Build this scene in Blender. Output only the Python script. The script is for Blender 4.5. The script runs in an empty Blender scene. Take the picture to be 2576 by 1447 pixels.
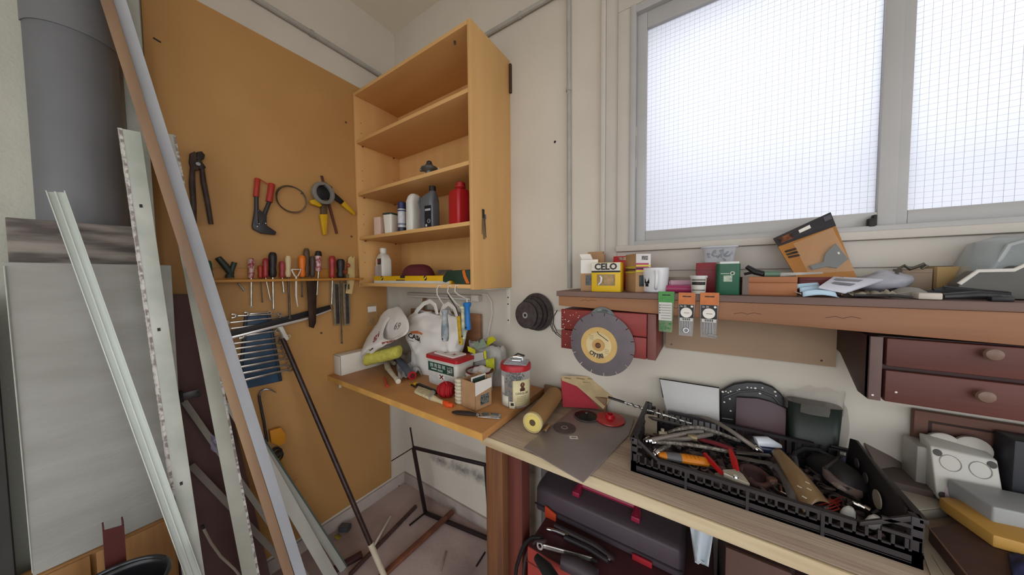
import bpy, bmesh, math, random
from mathutils import Vector as V, Matrix, noise
random.seed(7)
S = bpy.context.scene
COL = S.collection
# ------------------------------------------------------------------ camera
F_PX, YAW, PITCH, ROLL = 735.1, math.radians(33.29), math.radians(-2.433), math.radians(-0.4612)
CAM = V((1.7579, -1.2657, 1.3866))
FW = V((-math.sin(YAW)*math.cos(PITCH), math.cos(YAW)*math.cos(PITCH), math.sin(PITCH)))
_r = V((math.cos(YAW), math.sin(YAW), 0)); _u = _r.cross(FW)
RT = _r*math.cos(ROLL) + _u*math.sin(ROLL)
UP = -_r*math.sin(ROLL) + _u*math.cos(ROLL)
cd = bpy.data.cameras.new('camera'); co = bpy.data.objects.new('camera', cd); COL.objects.link(co)
cd.sensor_width = 36; cd.sensor_fit = 'HORIZONTAL'; cd.lens = F_PX/2576*36; cd.clip_start = .02
co.matrix_world = Matrix(((RT.x, UP.x, -FW.x, CAM.x), (RT.y, UP.y, -FW.y, CAM.y), (RT.z, UP.z, -FW.z, CAM.z), (0, 0, 0, 1)))
S.camera = co
# ------------------------------------------------------------------ daylight and exposure
W = bpy.data.worlds.new('sky'); S.world = W; W.use_nodes = True
W.node_tree.nodes['Background'].inputs[0].default_value = (.93, .96, 1, 1)
W.node_tree.nodes['Background'].inputs[1].default_value = 2.1
S.view_settings.view_transform = 'Standard'; S.view_settings.look = 'None'
S.view_settings.gamma = 1; S.view_settings.use_curve_mapping = False
S.view_settings.exposure = 0.36
S.cycles.max_bounces = 10; S.cycles.diffuse_bounces = 6; S.cycles.transparent_max_bounces = 16
S.cycles.sample_clamp_indirect = 6

# ------------------------------------------------------------------ pixel -> point on a known plane
def ray(px, py): return FW + RT*((px-1288)/F_PX) - UP*((py-723.5)/F_PX)
def X(px, py, x): d = ray(px, py); return CAM + d*((x-CAM.x)/d.x)
def Y(px, py, y): d = ray(px, py); return CAM + d*((y-CAM.y)/d.y)
def Z(px, py, z): d = ray(px, py); return CAM + d*((z-CAM.z)/d.z)

# ------------------------------------------------------------------ materials
MATS = {}
def lin(h):
    h = h.lstrip('#'); c = [int(h[i:i+2], 16)/255 for i in (0, 2, 4)]
    return [x/12.92 if x <= .04045 else ((x+.055)/1.055)**2.4 for x in c]
def mat(hexc, rough=.5, metal=0, var=.13, scale=9, bump=0, bscale=60, hex2=None, stretch=(1, 1, 1), lo=.35, hi=.7, trans=0, spec=.4, detail=4):
    key = (hexc, rough, metal, var, scale, bump, bscale, hex2, stretch, lo, hi, trans, spec)
    if key in MATS: return MATS[key]
    m = bpy.data.materials.new('mat_%d' % len(MATS)); m.use_nodes = True; MATS[key] = m
    nt = m.node_tree; N = nt.nodes; L = nt.links; P = N['Principled BSDF']
    c1 = lin(hexc); c2 = lin(hex2) if hex2 else [x*(1-var*1.6) for x in c1]
    P.inputs['Roughness'].default_value = rough; P.inputs['Metallic'].default_value = metal
    P.inputs['Specular IOR Level'].default_value = spec
    tc = N.new('ShaderNodeTexCoord'); mp = N.new('ShaderNodeMapping'); mp.inputs['Scale'].default_value = stretch
    L.new(tc.outputs['Object'], mp.inputs[0])
    nz = N.new('ShaderNodeTexNoise'); nz.inputs['Scale'].default_value = scale; nz.inputs['Detail'].default_value = detail
    L.new(mp.outputs[0], nz.inputs['Vector'])
    rp = N.new('ShaderNodeValToRGB'); e = rp.color_ramp.elements
    e[0].position = lo; e[0].color = (*c2, 1); e[1].position = hi; e[1].color = (*c1, 1)
    L.new(nz.outputs['Fac'], rp.inputs[0]); L.new(rp.outputs[0], P.inputs['Base Color'])
    if bump:
        n2 = N.new('ShaderNodeTexNoise'); n2.inputs['Scale'].default_value = bscale; n2.inputs['Detail'].default_value = 3
        L.new(mp.outputs[0], n2.inputs['Vector'])
        b = N.new('ShaderNodeBump'); b.inputs['Strength'].default_value = bump; b.inputs['Distance'].default_value = .004
        L.new(n2.outputs['Fac'], b.inputs['Height']); L.new(b.outputs[0], P.inputs['Normal'])
    if trans:      # thin translucent sheet (plastic bag, paper)
        tr = N.new('ShaderNodeBsdfTranslucent'); L.new(rp.outputs[0], tr.inputs[0])
        mx = N.new('ShaderNodeMixShader'); mx.inputs[0].default_value = trans
        L.new(P.outputs[0], mx.inputs[1]); L.new(tr.outputs[0], mx.inputs[2])
        L.new(mx.outputs[0], N['Material Output'].inputs[0])
    return m
def clear(hexc='#f4f6f8', a=.2, rough=.12):
    """clear film or moulded plastic: mostly see-through with a gloss"""
    key = ('clear', hexc, a, rough)
    if key in MATS: return MATS[key]
    m = bpy.data.materials.new('clear_%d' % len(MATS)); m.use_nodes = True; MATS[key] = m
    nt = m.node_tree; N = nt.nodes; L = nt.links; P = N['Principled BSDF']
    P.inputs['Base Color'].default_value = (*lin(hexc), 1); P.inputs['Roughness'].default_value = rough
    t = N.new('ShaderNodeBsdfTransparent'); mx = N.new('ShaderNodeMixShader'); lw = N.new('ShaderNodeLayerWeight')
    lw.inputs[0].default_value = .25
    ma = N.new('ShaderNodeMath'); ma.operation = 'MULTIPLY_ADD'; ma.inputs[1].default_value = .55; ma.inputs[2].default_value = a; ma.use_clamp = True
    L.new(lw.outputs['Facing'], ma.inputs[0]); L.new(ma.outputs[0], mx.inputs[0])
    L.new(t.outputs[0], mx.inputs[1]); L.new(P.outputs[0], mx.inputs[2]); L.new(mx.outputs[0], N['Material Output'].inputs[0])
    return m
def wood(h1, h2, ax='x', rough=.55, scale=14, k=12, bump=.15):
    st = {'x': (1, k, k), 'y': (k, 1, k), 'z': (k, k, 1)}[ax]
    return mat(h1, rough, 0, 0, scale/6, bump, 10, h2, st, .3, .72)
def metal(h='#9a9a9c', rough=.35, var=.25): return mat(h, rough, .9, var, 25, spec=.5)

# ------------------------------------------------------------------ mesh builder (everything is authored in metres, world axes)
class B:
    def __init__(s, X=None): s.v = []; s.f = []; s.X = X
    def add(s, vs, fs):
        o = len(s.v)
        s.v += [(s.X @ V(p)) if s.X else V(p) for p in vs]
        s.f += [tuple(i+o for i in f) for f in fs]; return s
    def box(s, a, b):
        x0, y0, z0 = a; x1, y1, z1 = b
        return s.add([(x0,y0,z0),(x1,y0,z0),(x1,y1,z0),(x0,y1,z0),(x0,y0,z1),(x1,y0,z1),(x1,y1,z1),(x0,y1,z1)],
                     [(0,3,2,1),(4,5,6,7),(0,1,5,4),(1,2,6,5),(2,3,7,6),(3,0,4,7)])
    def ob(s, o, ex, ey, ez):      # oblique box from a corner and three edges
        o, ex, ey, ez = V(o), V(ex), V(ey), V(ez)
        return s.add([o, o+ex, o+ex+ey, o+ey, o+ez, o+ex+ez, o+ex+ey+ez, o+ey+ez],
                     [(0,3,2,1),(4,5,6,7),(0,1,5,4),(1,2,6,5),(2,3,7,6),(3,0,4,7)])
    def cb(s, c, sx, sy, sz, rz=0, z0=True):   # box centred in plan, base at c.z, turned rz degrees
        c = V(c); a = math.radians(rz); ex = V((math.cos(a), math.sin(a), 0)); ey = V((-math.sin(a), math.cos(a), 0))
        o = c - ex*sx/2 - ey*sy/2 - (V((0,0,0)) if z0 else V((0,0,sz/2)))
        return s.ob(o, ex*sx, ey*sy, V((0,0,sz)))
    def prism(s, poly, vec):
        n = len(poly); p = [V(q) for q in poly]; vec = V(vec)
        return s.add(p + [q+vec for q in p], [tuple(range(n))[::-1], tuple(range(n, 2*n))] + [(i, (i+1) % n, n+(i+1) % n, n+i) for i in range(n)])
    def loft(s, rings, cap0=True, cap1=True, closed=True):
        n = len(rings[0]); vs = [p for r in rings for p in r]; fs = []
        for k in range(len(rings)-1):
            for i in range(n if closed else n-1):
                j = (i+1) % n; fs.append((k*n+i, k*n+j, (k+1)*n+j, (k+1)*n+i))
        if cap0: fs.append(tuple(range(n))[::-1])
        if cap1: fs.append(tuple(range((len(rings)-1)*n, len(rings)*n)))
        return s.add(vs, fs)
    def tube(s, pts, r, n=8, cap=True, flat=1, up=(0, 0, 1)):
        pts = [V(p) for p in pts]; rs = r if isinstance(r, (list, tuple)) else [r]*len(pts); rings = []
        t0 = (pts[1]-pts[0]).normalized(); a = V(up)
        if abs(t0.dot(a)) > .95: a = V((1, .1, 0))
        a = (a - t0*t0.dot(a)).normalized()
        for i, p in enumerate(pts):
            t = (pts[min(i+1, len(pts)-1)] - pts[max(i-1, 0)]).normalized()
            a = (a - t*t.dot(a)).normalized(); b = t.cross(a)
            rings.append([p + a*math.cos(2*math.pi*k/n)*rs[i]*flat + b*math.sin(2*math.pi*k/n)*rs[i] for k in range(n)])
        return s.loft(rings, cap, cap)
    def bar(s, p0, p1, w, t, up=(0, 0, 1)):     # rectangular bar; w along the cross axis, t along the axis nearest up
        p0, p1 = V(p0), V(p1); d = (p1-p0).normalized(); a = V(up); a = (a - d*d.dot(a)).normalized(); b = d.cross(a)
        return s.ob(p0 - a*t/2 - b*w/2, p1-p0, a*t, b*w)
    def lathe(s, p0, ax, prof, n=20, cap0=True, cap1=True, sq=1):
        p0 = V(p0); ax = V(ax).normalized(); a = V((0, 0, 1)) if abs(ax.z) < .9 else V((1, 0, 0))
        a = (a - ax*ax.dot(a)).normalized(); b = ax.cross(a)
        rings = [[p0 + ax*h + a*math.cos(2*math.pi*k/n)*max(r, 1e-5) + b*math.sin(2*math.pi*k/n)*max(r, 1e-5)*sq for k in range(n)] for h, r in prof]
        return s.loft(rings, cap0, cap1)
    def ring(s, c, ax, r1, r2, t, n=28):        # flat annulus with thickness t along ax
        c = V(c); ax = V(ax).normalized()
        return s.lathe(c, ax, [(0, r1), (0, r2), (t, r2), (t, r1), (0, r1)], n, False, False)
    def torus(s, c, ax, R, r, n=28, m=8, a0=0, a1=2*math.pi):
        c = V(c); ax = V(ax).normalized(); a = V((0, 0, 1)) if abs(ax.z) < .9 else V((1, 0, 0))
        a = (a - ax*ax.dot(a)).normalized(); b = ax.cross(a); full = a1-a0 > 6.28
        k = n if full else n+1
        pts = [c + (a*math.cos(a0+(a1-a0)*i/n) + b*math.sin(a0+(a1-a0)*i/n))*R for i in range(k)]
        if full: pts += pts[:1]
        return s.tube(pts, r, m, not full)
    def grid(s, fn, nu, nv, th=0):
        vs = [fn(i/nu, j/nv) for j in range(nv+1) for i in range(nu+1)]
        fs = [(j*(nu+1)+i, j*(nu+1)+i+1, (j+1)*(nu+1)+i+1, (j+1)*(nu+1)+i) for j in range(nv) for i in range(nu)]
        return s.add(vs, fs)
MW = {}
def smooth(me, ang=35):
    me.polygons.foreach_set('use_smooth', [True]*len(me.polygons)); me.set_sharp_from_angle(angle=math.radians(ang))
def tag(o, label=None, cat=None, group=None, kind=None):
    for k, v in (('label', label), ('category', cat), ('group', group), ('kind', kind)):
        if v: o[k] = v
    return o
def build(name, b, m, parent=None, label=None, cat=None, group=None, kind=None, bevel=0, seg=2, ang=35, solid=0, weld=False):
    vs = b.v
    if parent is not None: M = MW[parent]
    else:
        lo = [min(p[i] for p in vs) for i in range(3)]; hi = [max(p[i] for p in vs) for i in range(3)]
        M = Matrix.Translation(((lo[0]+hi[0])/2, (lo[1]+hi[1])/2, lo[2]))
    Mi = M.inverted()
    me = bpy.data.meshes.new(name); me.from_pydata([Mi @ p for p in vs], [], b.f)
    bm = bmesh.new(); bm.from_mesh(me)
    if weld: bmesh.ops.remove_doubles(bm, verts=bm.verts, dist=1e-5)
    bmesh.ops.recalc_face_normals(bm, faces=bm.faces)
    if bevel:
        es = [e for e in bm.edges if len(e.link_faces) == 2 and e.calc_face_angle(0) > .5]
        bmesh.ops.bevel(bm, geom=es, offset=bevel, segments=seg, affect='EDGES', clamp_overlap=True, profile=.5)
    bm.to_mesh(me); bm.free(); smooth(me, ang); me.materials.append(m)
    o = bpy.data.objects.new(name, me); COL.objects.link(o)
    if parent is not None: o.parent = parent
    else: o.matrix_world = M
    MW[o] = M
    if solid:
        md = o.modifiers.new('thickness', 'SOLIDIFY'); md.thickness = solid; md.offset = 0
    return tag(o, label, cat, group, kind)
def thing(name, label, cat, loc, group=None):
    o = bpy.data.objects.new(name, None); COL.objects.link(o); o.empty_display_size = .02
    M = Matrix.Translation(V(loc)); o.matrix_world = M; MW[o] = M
    return tag(o, label, cat, group)
def frame(o, x, y):     # placement matrix: local x, y on a surface, z out of it
    x = V(x).normalized(); y = V(y); y = (y - x*x.dot(y)).normalized(); z = x.cross(y); o = V(o)
    return Matrix(((x.x, y.x, z.x, o.x), (x.y, y.y, z.y, o.y), (x.z, y.z, z.z, o.z), (0, 0, 0, 1)))
def text(s, size, M, m, parent, name='lettering', align='CENTER', sx=1, bold=0):
    c = bpy.data.curves.new('t', 'FONT'); c.body = s; c.size = size; c.align_x = align; c.align_y = 'CENTER'; c.extrude = .0002; c.resolution_u = 2; c.offset = bold
    t = bpy.data.objects.new('t', c); COL.objects.link(t); bpy.context.view_layer.update()
    me = bpy.data.meshes.new_from_object(t.evaluated_get(bpy.context.evaluated_depsgraph_get()))
    COL.objects.unlink(t); bpy.data.objects.remove(t); bpy.data.curves.remove(c)
    Mi = MW[parent].inverted() @ M @ Matrix.Diagonal((sx, 1, 1, 1))
    me.transform(Mi); me.materials.clear(); me.materials.append(m); me.name = name
    o = bpy.data.objects.new(name, me); COL.objects.link(o); o.parent = parent; MW[o] = MW[parent]; return o
def lerp(a, b, t): return V(a)*(1-t) + V(b)*t
def nz(p, k=1): return noise.noise(V(p)*k)
FZ = -.07          # floor
BZ = .803          # bench top
PZ = .836          # top of the corner worktop
SZ = 1.324         # top of the long shelf
LW = .012          # face of the hardboard on the left wall

def dep(p): return (V(p)-CAM).dot(FW)
def mx(p, w):      # metres across for w picture pixels at p (across the line of sight)
    d = dep(p); return w*d/F_PX*d/(V(p)-CAM).length
def my(p, h): return h*dep(p)/F_PX
def rrect(w, d, r, k=3):
    pts = []; r = min(r, w/2*.999, d/2*.999)
    for q, (sx, sy) in enumerate(((1, 1), (-1, 1), (-1, -1), (1, -1))):
        for i in range(k+1):
            a = math.pi/2*(q+i/k); pts.append((sx*(w/2-r)+r*math.cos(a), sy*(d/2-r)+r*math.sin(a)))
    return pts
def rloft(b, c, secs, rz=0, k=3, cap0=True, cap1=True):
    """stack of rounded rectangles: secs = (height, width, depth, radius[, dx, dy])"""
    c = V(c); R = Matrix.Rotation(math.radians(rz), 3, 'Z'); rings = []
    for s in secs:
        h, w, d, r = s[:4]; dx, dy = s[4:6] if len(s) > 4 else (0, 0)
        rings.append([c + R @ V((x+dx, y+dy, 0)) + V((0, 0, h)) for x, y in rrect(w, d, r, k)])
    return b.loft(rings, cap0, cap1)
from mathutils.bvhtree import BVHTree
def bvh(b): return BVHTree.FromPolygons([tuple(p) for p in b.v], b.f)
def print_on(tree, s, size, px, py, right, m, parent, sx=1, bold=0, name='lettering'):
    """lettering wrapped onto a curved surface seen at picture point px, py"""
    d = ray(px, py).normalized(); h, n, _, _ = tree.ray_cast(CAM, d)
    if h is None: return None
    if n.dot(d) > 0: n = -n
    x = V(right); x = (x-n*n.dot(x)).normalized(); o = text(s, size, frame(h, x, n.cross(x)), m, parent, name, sx=sx, bold=bold)
    M = MW[parent]; Mi = M.inverted()
    for v in o.data.vertices:
        p = M @ v.co; q = tree.ray_cast(p+n*.04, -n)[0]
        if q is not None: v.co = Mi @ (q+n*.0026)
    return o
def patch_on(tree, poly, m, parent, name='print', k=6):
    """coloured print patch following a surface; poly in picture points (quad)"""
    cx_ = sum(x for x, _ in poly)/4; cy_ = sum(y for _, y in poly)/4; h0 = tree.ray_cast(CAM, ray(cx_, cy_).normalized())[0]
    if h0 is None: return None
    def f(u, v):
        a = [V((x, y, 0)) for x, y in poly]; p = lerp(lerp(a[0], a[1], u), lerp(a[3], a[2], u), v); d = ray(p.x, p.y).normalized(); h = tree.ray_cast(CAM, d)[0]
        if h is None or (h-h0).length > .08: h = tree.find_nearest(CAM + d*(h0-CAM).length)[0]
        return h - d*.0012
    return build(name, B().grid(f, k, k), m, parent, solid=.0003, ang=80)
# ================================================================== the room
M_wall = mat('#d1cabd', .85, 0, .05, 2.2, .18, 25, '#c6bfb2')
M_wall2 = mat('#d4cec3', .8, 0, .05, 2.5, .12, 30, '#c6c0b6')
M_frame = mat('#b4b3b2', .4, 0, .06, 6)
M_dark = mat('#23201f', .6); M_black = mat('#1c1b1d', .5); M_white = mat('#e2ded6', .5, 0, .05)
M_steel = metal('#a9a9ab', .3); M_dsteel = metal('#5c585a', .45); M_chrome = mat('#d8dadd', .12, 1, .05)

# floor: worn dusty screed with stains
M_floor = mat('#b8a5a0', .8, 0, .1, 3.2, .25, 60, '#8d7a76', lo=.3, hi=.62, detail=9)
build('floor', B().box((-.3, -3.4, FZ-.1), (4.2, .3, FZ)), M_floor, kind='structure')
build('ceiling', B().box((-.3, -3.4, 3.0), (4.2, .3, 3.1)), mat('#e2dccd', .9, 0, .03, 2), kind='structure')
build('wall_left', B().box((-.2, -3.2, FZ), (0, .2, 3.0)), M_wall, kind='structure')
WX0, WX1, WZ0, WZ1 = 1.512, 3.62, 1.505, 2.415
b = B().box((0, 0, FZ), (WX0, .2, 3)).box((WX0, 0, FZ), (WX1, .2, WZ0)).box((WX0, 0, WZ1), (WX1, .2, 3)).box((WX1, 0, FZ), (4.2, .2, 3))
build('wall_back', b, M_wall, kind='structure')
def stain(mt, spots):      # mould marks with their own outline on the wall paint
    m = mt.copy(); nt = m.node_tree; N = nt.nodes; L = nt.links; P = N['Principled BSDF']; src = P.inputs['Base Color'].links[0].from_socket
    tc = N.new('ShaderNodeTexCoord'); nz_ = N.new('ShaderNodeTexNoise'); nz_.inputs['Scale'].default_value = 26; nz_.inputs['Detail'].default_value = 8; nz_.inputs['Roughness'].default_value = .7
    L.new(tc.outputs['Object'], nz_.inputs['Vector']); acc = None
    for (c, sc) in spots:
        mp = N.new('ShaderNodeMapping'); mp.vector_type = 'POINT'; mp.inputs['Location'].default_value = [-a*k for a, k in zip(c, sc)]; mp.inputs['Scale'].default_value = sc
        L.new(tc.outputs['Object'], mp.inputs[0]); ln = N.new('ShaderNodeVectorMath'); ln.operation = 'LENGTH'; L.new(mp.outputs[0], ln.inputs[0])
        s1 = N.new('ShaderNodeMath'); s1.operation = 'SUBTRACT'; s1.inputs[0].default_value = 1; s1.use_clamp = True; L.new(ln.outputs['Value'], s1.inputs[1])
        if acc is None: acc = s1.outputs[0]
        else:
            ad = N.new('ShaderNodeMath'); ad.operation = 'MAXIMUM'; L.new(acc, ad.inputs[0]); L.new(s1.outputs[0], ad.inputs[1]); acc = ad.outputs[0]
    mu = N.new('ShaderNodeMath'); mu.operation = 'MULTIPLY'; L.new(acc, mu.inputs[0]); L.new(nz_.outputs['Fac'], mu.inputs[1])
    rp = N.new('ShaderNodeValToRGB'); rp.color_ramp.elements[0].position = .16; rp.color_ramp.elements[1].position = .5; L.new(mu.outputs[0], rp.inputs[0])
    mixc = N.new('ShaderNodeMix'); mixc.data_type = 'RGBA'; L.new(rp.outputs[0], mixc.inputs[0]); L.new(src, mixc.inputs[6]); mixc.inputs[7].default_value = (.2, .18, .17, 1); L.new(mixc.outputs[2], P.inputs['Base Color']); return m
_w = bpy.data.objects['wall_back']; _o = _w.location
def _sp(px, py, rx, rz, tilt=0): q = Y(px, py, 0)-V(_o); return ((q.x, q.y, q.z), (1/rx, .01, 1/rz))
_w.data.materials[0] = stain(M_wall, [_sp(1110, 1160, .2, .07), _sp(1160, 1180, .22, .075), _sp(1205, 1200, .2, .07), _sp(1060, 1248, .14, .09), _sp(1300, 1290, .22, .09), _sp(1330, 1180, .1, .09)])
build('wall_right', B().box((4.0, -3.2, 2.62), (4.2, 0, 3)).box((4.0, -.55, FZ), (4.2, 0, 2.62)).box((4.0, -3.2, FZ), (4.2, -3.0, 2.62)), M_wall, kind='structure')   # unseen side left open, invented to let in fill light
b = B().box((-.2, -3.4, 2.62), (4.2, -3.2, 3)).box((-.2, -3.4, FZ), (.25, -3.2, 2.62)).box((3.75, -3.4, FZ), (4.2, -3.2, 2.62))
build('wall_front', b, M_wall, kind='structure')        # opening behind the viewer, invented and widened for fill light
build('floor_yard', B().box((-6, -12, FZ-.12), (10, -3.4, FZ-.02)).box((4.2, -3.4, FZ-.12), (12, 6, FZ-.02)), mat('#b5aea2', .9), kind='structure')
build('baseboard_left', B().box((0, -3.2, FZ), (.012, 0, .0)), mat('#bdb0a8', .7, 0, .1, 8), kind='structure')
build('baseboard_back', B().box((.012, -.012, FZ), (3.9, 0, .0)), mat('#b3a59e', .7, 0, .2, 8), kind='structure')
# projecting pier at the far left
build('wall_pier', B().box((0, -1.9, FZ), (.10, -1.297, 3)), mat('#bdbdb0', .9, 0, .08, 4, .4, 90), kind='structure')

# ---- sliding window: frame, two sashes, wired frosted panes
def wire_glass():
    m = bpy.data.materials.new('wired_glass'); m.use_nodes = True; nt = m.node_tree; N = nt.nodes; L = nt.links
    N.remove(N['Principled BSDF'])
    tl = N.new('ShaderNodeBsdfTranslucent'); tl.inputs[0].default_value = (.97, .975, .99, 1)
    rf = N.new('ShaderNodeBsdfRefraction'); rf.inputs['Color'].default_value = (.97, .975, .99, 1); rf.inputs['Roughness'].default_value = .9; rf.inputs['IOR'].default_value = 1.25
    gl = N.new('ShaderNodeBsdfGlossy'); gl.inputs['Roughness'].default_value = .3
    a = N.new('ShaderNodeMixShader'); a.inputs[0].default_value = .28; L.new(tl.outputs[0], a.inputs[1]); L.new(rf.outputs[0], a.inputs[2])
    c = N.new('ShaderNodeMixShader'); c.inputs[0].default_value = .05; L.new(a.outputs[0], c.inputs[1]); L.new(gl.outputs[0], c.inputs[2])
    L.new(c.outputs[0], N['Material Output'].inputs[0]); return m
M_glass = wire_glass(); M_wire = mat('#a3a5ae', .5)
w = build('window_1', B().box((WX0, -.02, WZ0-.01), (WX1, .10, WZ0+.012)).box((WX0, -.02, WZ1-.02), (WX1, .1, WZ1+.01))
          .box((WX0-.008, -.025, WZ0-.01), (WX0+.012, .1, WZ1+.01)).box((WX1-.02, -.02, WZ0), (WX1+.01, .1, WZ1)), M_frame, kind='structure', bevel=.002)
PB = 1.557   # bottom of the panes
def sash(x0, x1, l, r, y0, nm):
    b = B().box((x0, y0, WZ0+.012), (x0+l, y0+.03, WZ1-.02)).box((x1-r, y0, WZ0+.012), (x1, y0+.03, WZ1-.02))
    b.box((x0+l, y0, WZ0+.012), (x1-r, y0+.03, PB)).box((x0+l, y0, WZ1-.08), (x1-r, y0+.03, WZ1-.02))
    o = build('sash', b, M_frame, w, bevel=.002)
    pane = build('pane', B().box((x0+l-.004, y0+.014, PB-.004), (x1-r+.004, y0+.016, WZ1-.076)), M_glass, o)
    bw = B(); p = .0155; y = y0+.0125
    k = x0+l
    while k < x1-r: bw.box((k, y, PB), (k+.0004, y+.0004, WZ1-.08)); k += p
    k = PB
    while k < WZ1-.08: bw.box((x0+l, y, k), (x1-r, y+.0004, k+.0004)); k += p
    build('wire_mesh', bw, M_wire, o, kind='stuff')
    return o
s1 = sash(WX0+.012, 2.20, .036, .035, 0.0, 'sash')
sash(2.172, 2.75, .052, .05, .012, 'sash')
sash(2.76, WX1-.02, .05, .05, .012, 'sash')
# finger latch of the left sash
cx = Y(1598, 375, -.001)
build('latch_plate', B().box((cx.x-.006, -.004, cx.z-.075), (cx.x+.006, 0, cx.z+.085)), mat('#c9c6c0', .4), w, bevel=.001)
build('latch_slot', B().box((cx.x-.004, -.0055, cx.z-.04), (cx.x+.004, -.0035, cx.z+.05)), M_dark, w)
build('latch_screw', B().lathe((cx.x, -.004, cx.z+.07), (0, -1, 0), [(0, .0025), (.001, .002)], 8).lathe((cx.x, -.004, cx.z-.06), (0, -1, 0), [(0, .0025), (.001, .002)], 8), M_dark, w)
a = Y(2197, 555, -.01)
build('sash_clip', B().box((a.x-.012, -.022, a.z-.018), (a.x+.002, -.004, a.z+.006)).box((a.x-.002, -.016, a.z-.024), (a.x+.006, 0, a.z+.016)), M_dark, w, bevel=.003)
# painted mouldings round the opening
M_trim = mat('#c9c3ba', .6, 0, .05, 5)
build('trim_1', B().box((1.385, -.014, 1.30), (1.405, 0, 2.99)).box((1.405, -.008, 1.30), (1.455, 0, 2.99)).box((1.455, -.018, WZ0-.003), (1.505, 0, WZ1+.0115)), M_trim, kind='structure', bevel=.003)
build('trim_2', B().box((1.455, -.03, 1.478), (3.75, -.0, 1.502)).box((1.455, -.012, 1.40), (3.75, 0, 1.478)), M_trim, kind='structure', bevel=.003)
build('trim_3', B().box((1.455, -.018, WZ1+.012), (3.75, 0, WZ1+.07)), M_trim, kind='structure', bevel=.003)
build('trim_5', B().box((1.47, -.022, SZ+.035), (3.9, 0, SZ+.05)).box((1.47, -.016, SZ), (3.9, 0, SZ+.03)), mat('#b8ab9c', .7, 0, .25, 12), kind='structure', bevel=.003)
# what stands outside: wall added for blurred buildings, set close to darken the lower panes
t = thing('pane_shade_wall', 'pale rendered yard wall blurred behind the frosted window panes', 'wall', (2.5, 1.8, -.07))
build('wall_face', B().box((-2, 1.75, -.07), (8, 1.9, 2.25)), mat('#9297b5', .9), t)
build('coping', B().box((-2, 1.70, 2.25), (8, 1.95, 2.31)), mat('#b7a79c', .9), t)
build('chimney_stub', B().box((2.35, 1.76, 2.31), (2.62, 1.9, 2.75)), mat('#b79a92', .9), t)
# ---- surface conduits
M_pipe = mat('#aeaca4', .5, 0, .12, 15)
def conduit(pts, r, label, clips=()):
    t = thing('conduit', label, 'pipe', pts[0])
    build('pipe', B().tube(pts, r, 10), M_pipe, t)
    for c in clips: build('clip', B().tube([c[0], c[1]], r*1.3, 10), M_pipe, t)
conduit([(.014, -.02, 2.665), (.014, -1.26, 2.665)], .0125, 'white conduit running level above the hardboard panel', [((.014, -.5, 2.665), (.014, -.515, 2.665))])
conduit([(.03, -.014, 2.64), (1.19, -.014, 2.64)], .011, 'short level conduit between the wall cabinet top and the junction box', [((.99, -.014, 2.64), (1.002, -.014, 2.64))])
conduit([(1.247, -.011, 1.325), (1.245, -.011, 1.8), (1.243, -.011, 2.61), (1.243, -.011, 2.99)], .0095, 'thin upright conduit on the wall left of the window', [((1.243, -.011, 2.2), (1.243, -.011, 2.212))])
t = thing('junction_box', 'round white junction box where two conduits meet under the ceiling', 'junction box', (1.2, 0, 2.6))
build('box_body', B().lathe((1.213, 0, 2.64), (0, -1, 0), [(0, .024), (.025, .024), (.03, .018)], 18), M_pipe, t, bevel=.001)
build('box_lid', B().lathe((1.213, -.03, 2.64), (0, -1, 0), [(0, .016), (.004, .014)], 16), M_white, t)
# ================================================================== fixed furniture
M_hard = mat('#bd9057', .6, 0, .08, 3, .06, 120, '#b58851')
M_cab = wood('#d8ab70', '#cda063', 'z', .45, 8, 10, .04); M_cabx = wood('#d8ab70', '#cda063', 'x', .45, 8, 10, .04)
M_edge = mat('#d8ab70', .5, 0, .08, 12)
t = thing('hardboard_panel', 'large brown hardboard tool panel fixed to the left wall', 'panel', (.006, -.6, .02))
build('sheet', B().box((0, -1.075, .02), (LW, -.112, 2.516)), M_hard, t, bevel=.0015)
for px, py in ((870, 308), (884, 595), (808, 838)):
    p = X(px, py, LW); build('nail', B().lathe(p, (1, 0, 0), [(0, .006), (.002, .006), (.003, .003)], 10), mat('#6b4a28', .6), t)
p = X(385, 95, LW); q = X(405, 107, LW)
build('gouge', B().bar(p, q, .002, .006), M_dark, t)

# wall cabinet with open shelves
CX0, CX1, CY0, CZ0, CZ1 = .014, .925, -.300, 1.324, 2.461
t = thing('wall_cabinet', 'open beech wall cabinet with three shelves in the corner', 'cabinet', (.47, -.15, CZ0))
TH = .018
build('side_panel', B().box((CX0, CY0, CZ0), (CX0+TH, 0, CZ1)), M_cab, t, bevel=.001)
build('side_panel', B().box((CX1-TH, CY0, CZ0), (CX1, 0, CZ1)), M_cab, t, bevel=.001)
build('top_panel', B().box((CX0+TH, CY0, CZ1-TH), (CX1-TH, 0, CZ1)), M_cabx, t, bevel=.001)
CB = 1.347
build('bottom_panel', B().box((CX0+TH, CY0, CB-TH), (CX1-TH, 0, CB)), M_cabx, t, bevel=.001)
build('back_panel', B().box((CX0+TH, -.006, CB), (CX1-TH, 0, CZ1-TH)), M_cab, t)
SH = [2.185, 1.881, 1.622]
for z in SH:
    s = build('shelf', B().box((CX0+TH, CY0+.003, z-TH), (CX1-TH, -.006, z)), M_cabx, t, bevel=.001)
    for x in (CX0+TH+.004, CX1-TH-.004):
        for y in (-.26, -.05): build('shelf_peg', B().lathe((x-.004, y, z-TH-.004), (1, 0, 0), [(0, .004), (.008, .004)], 8), mat('#6a4524', .5), s)
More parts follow.
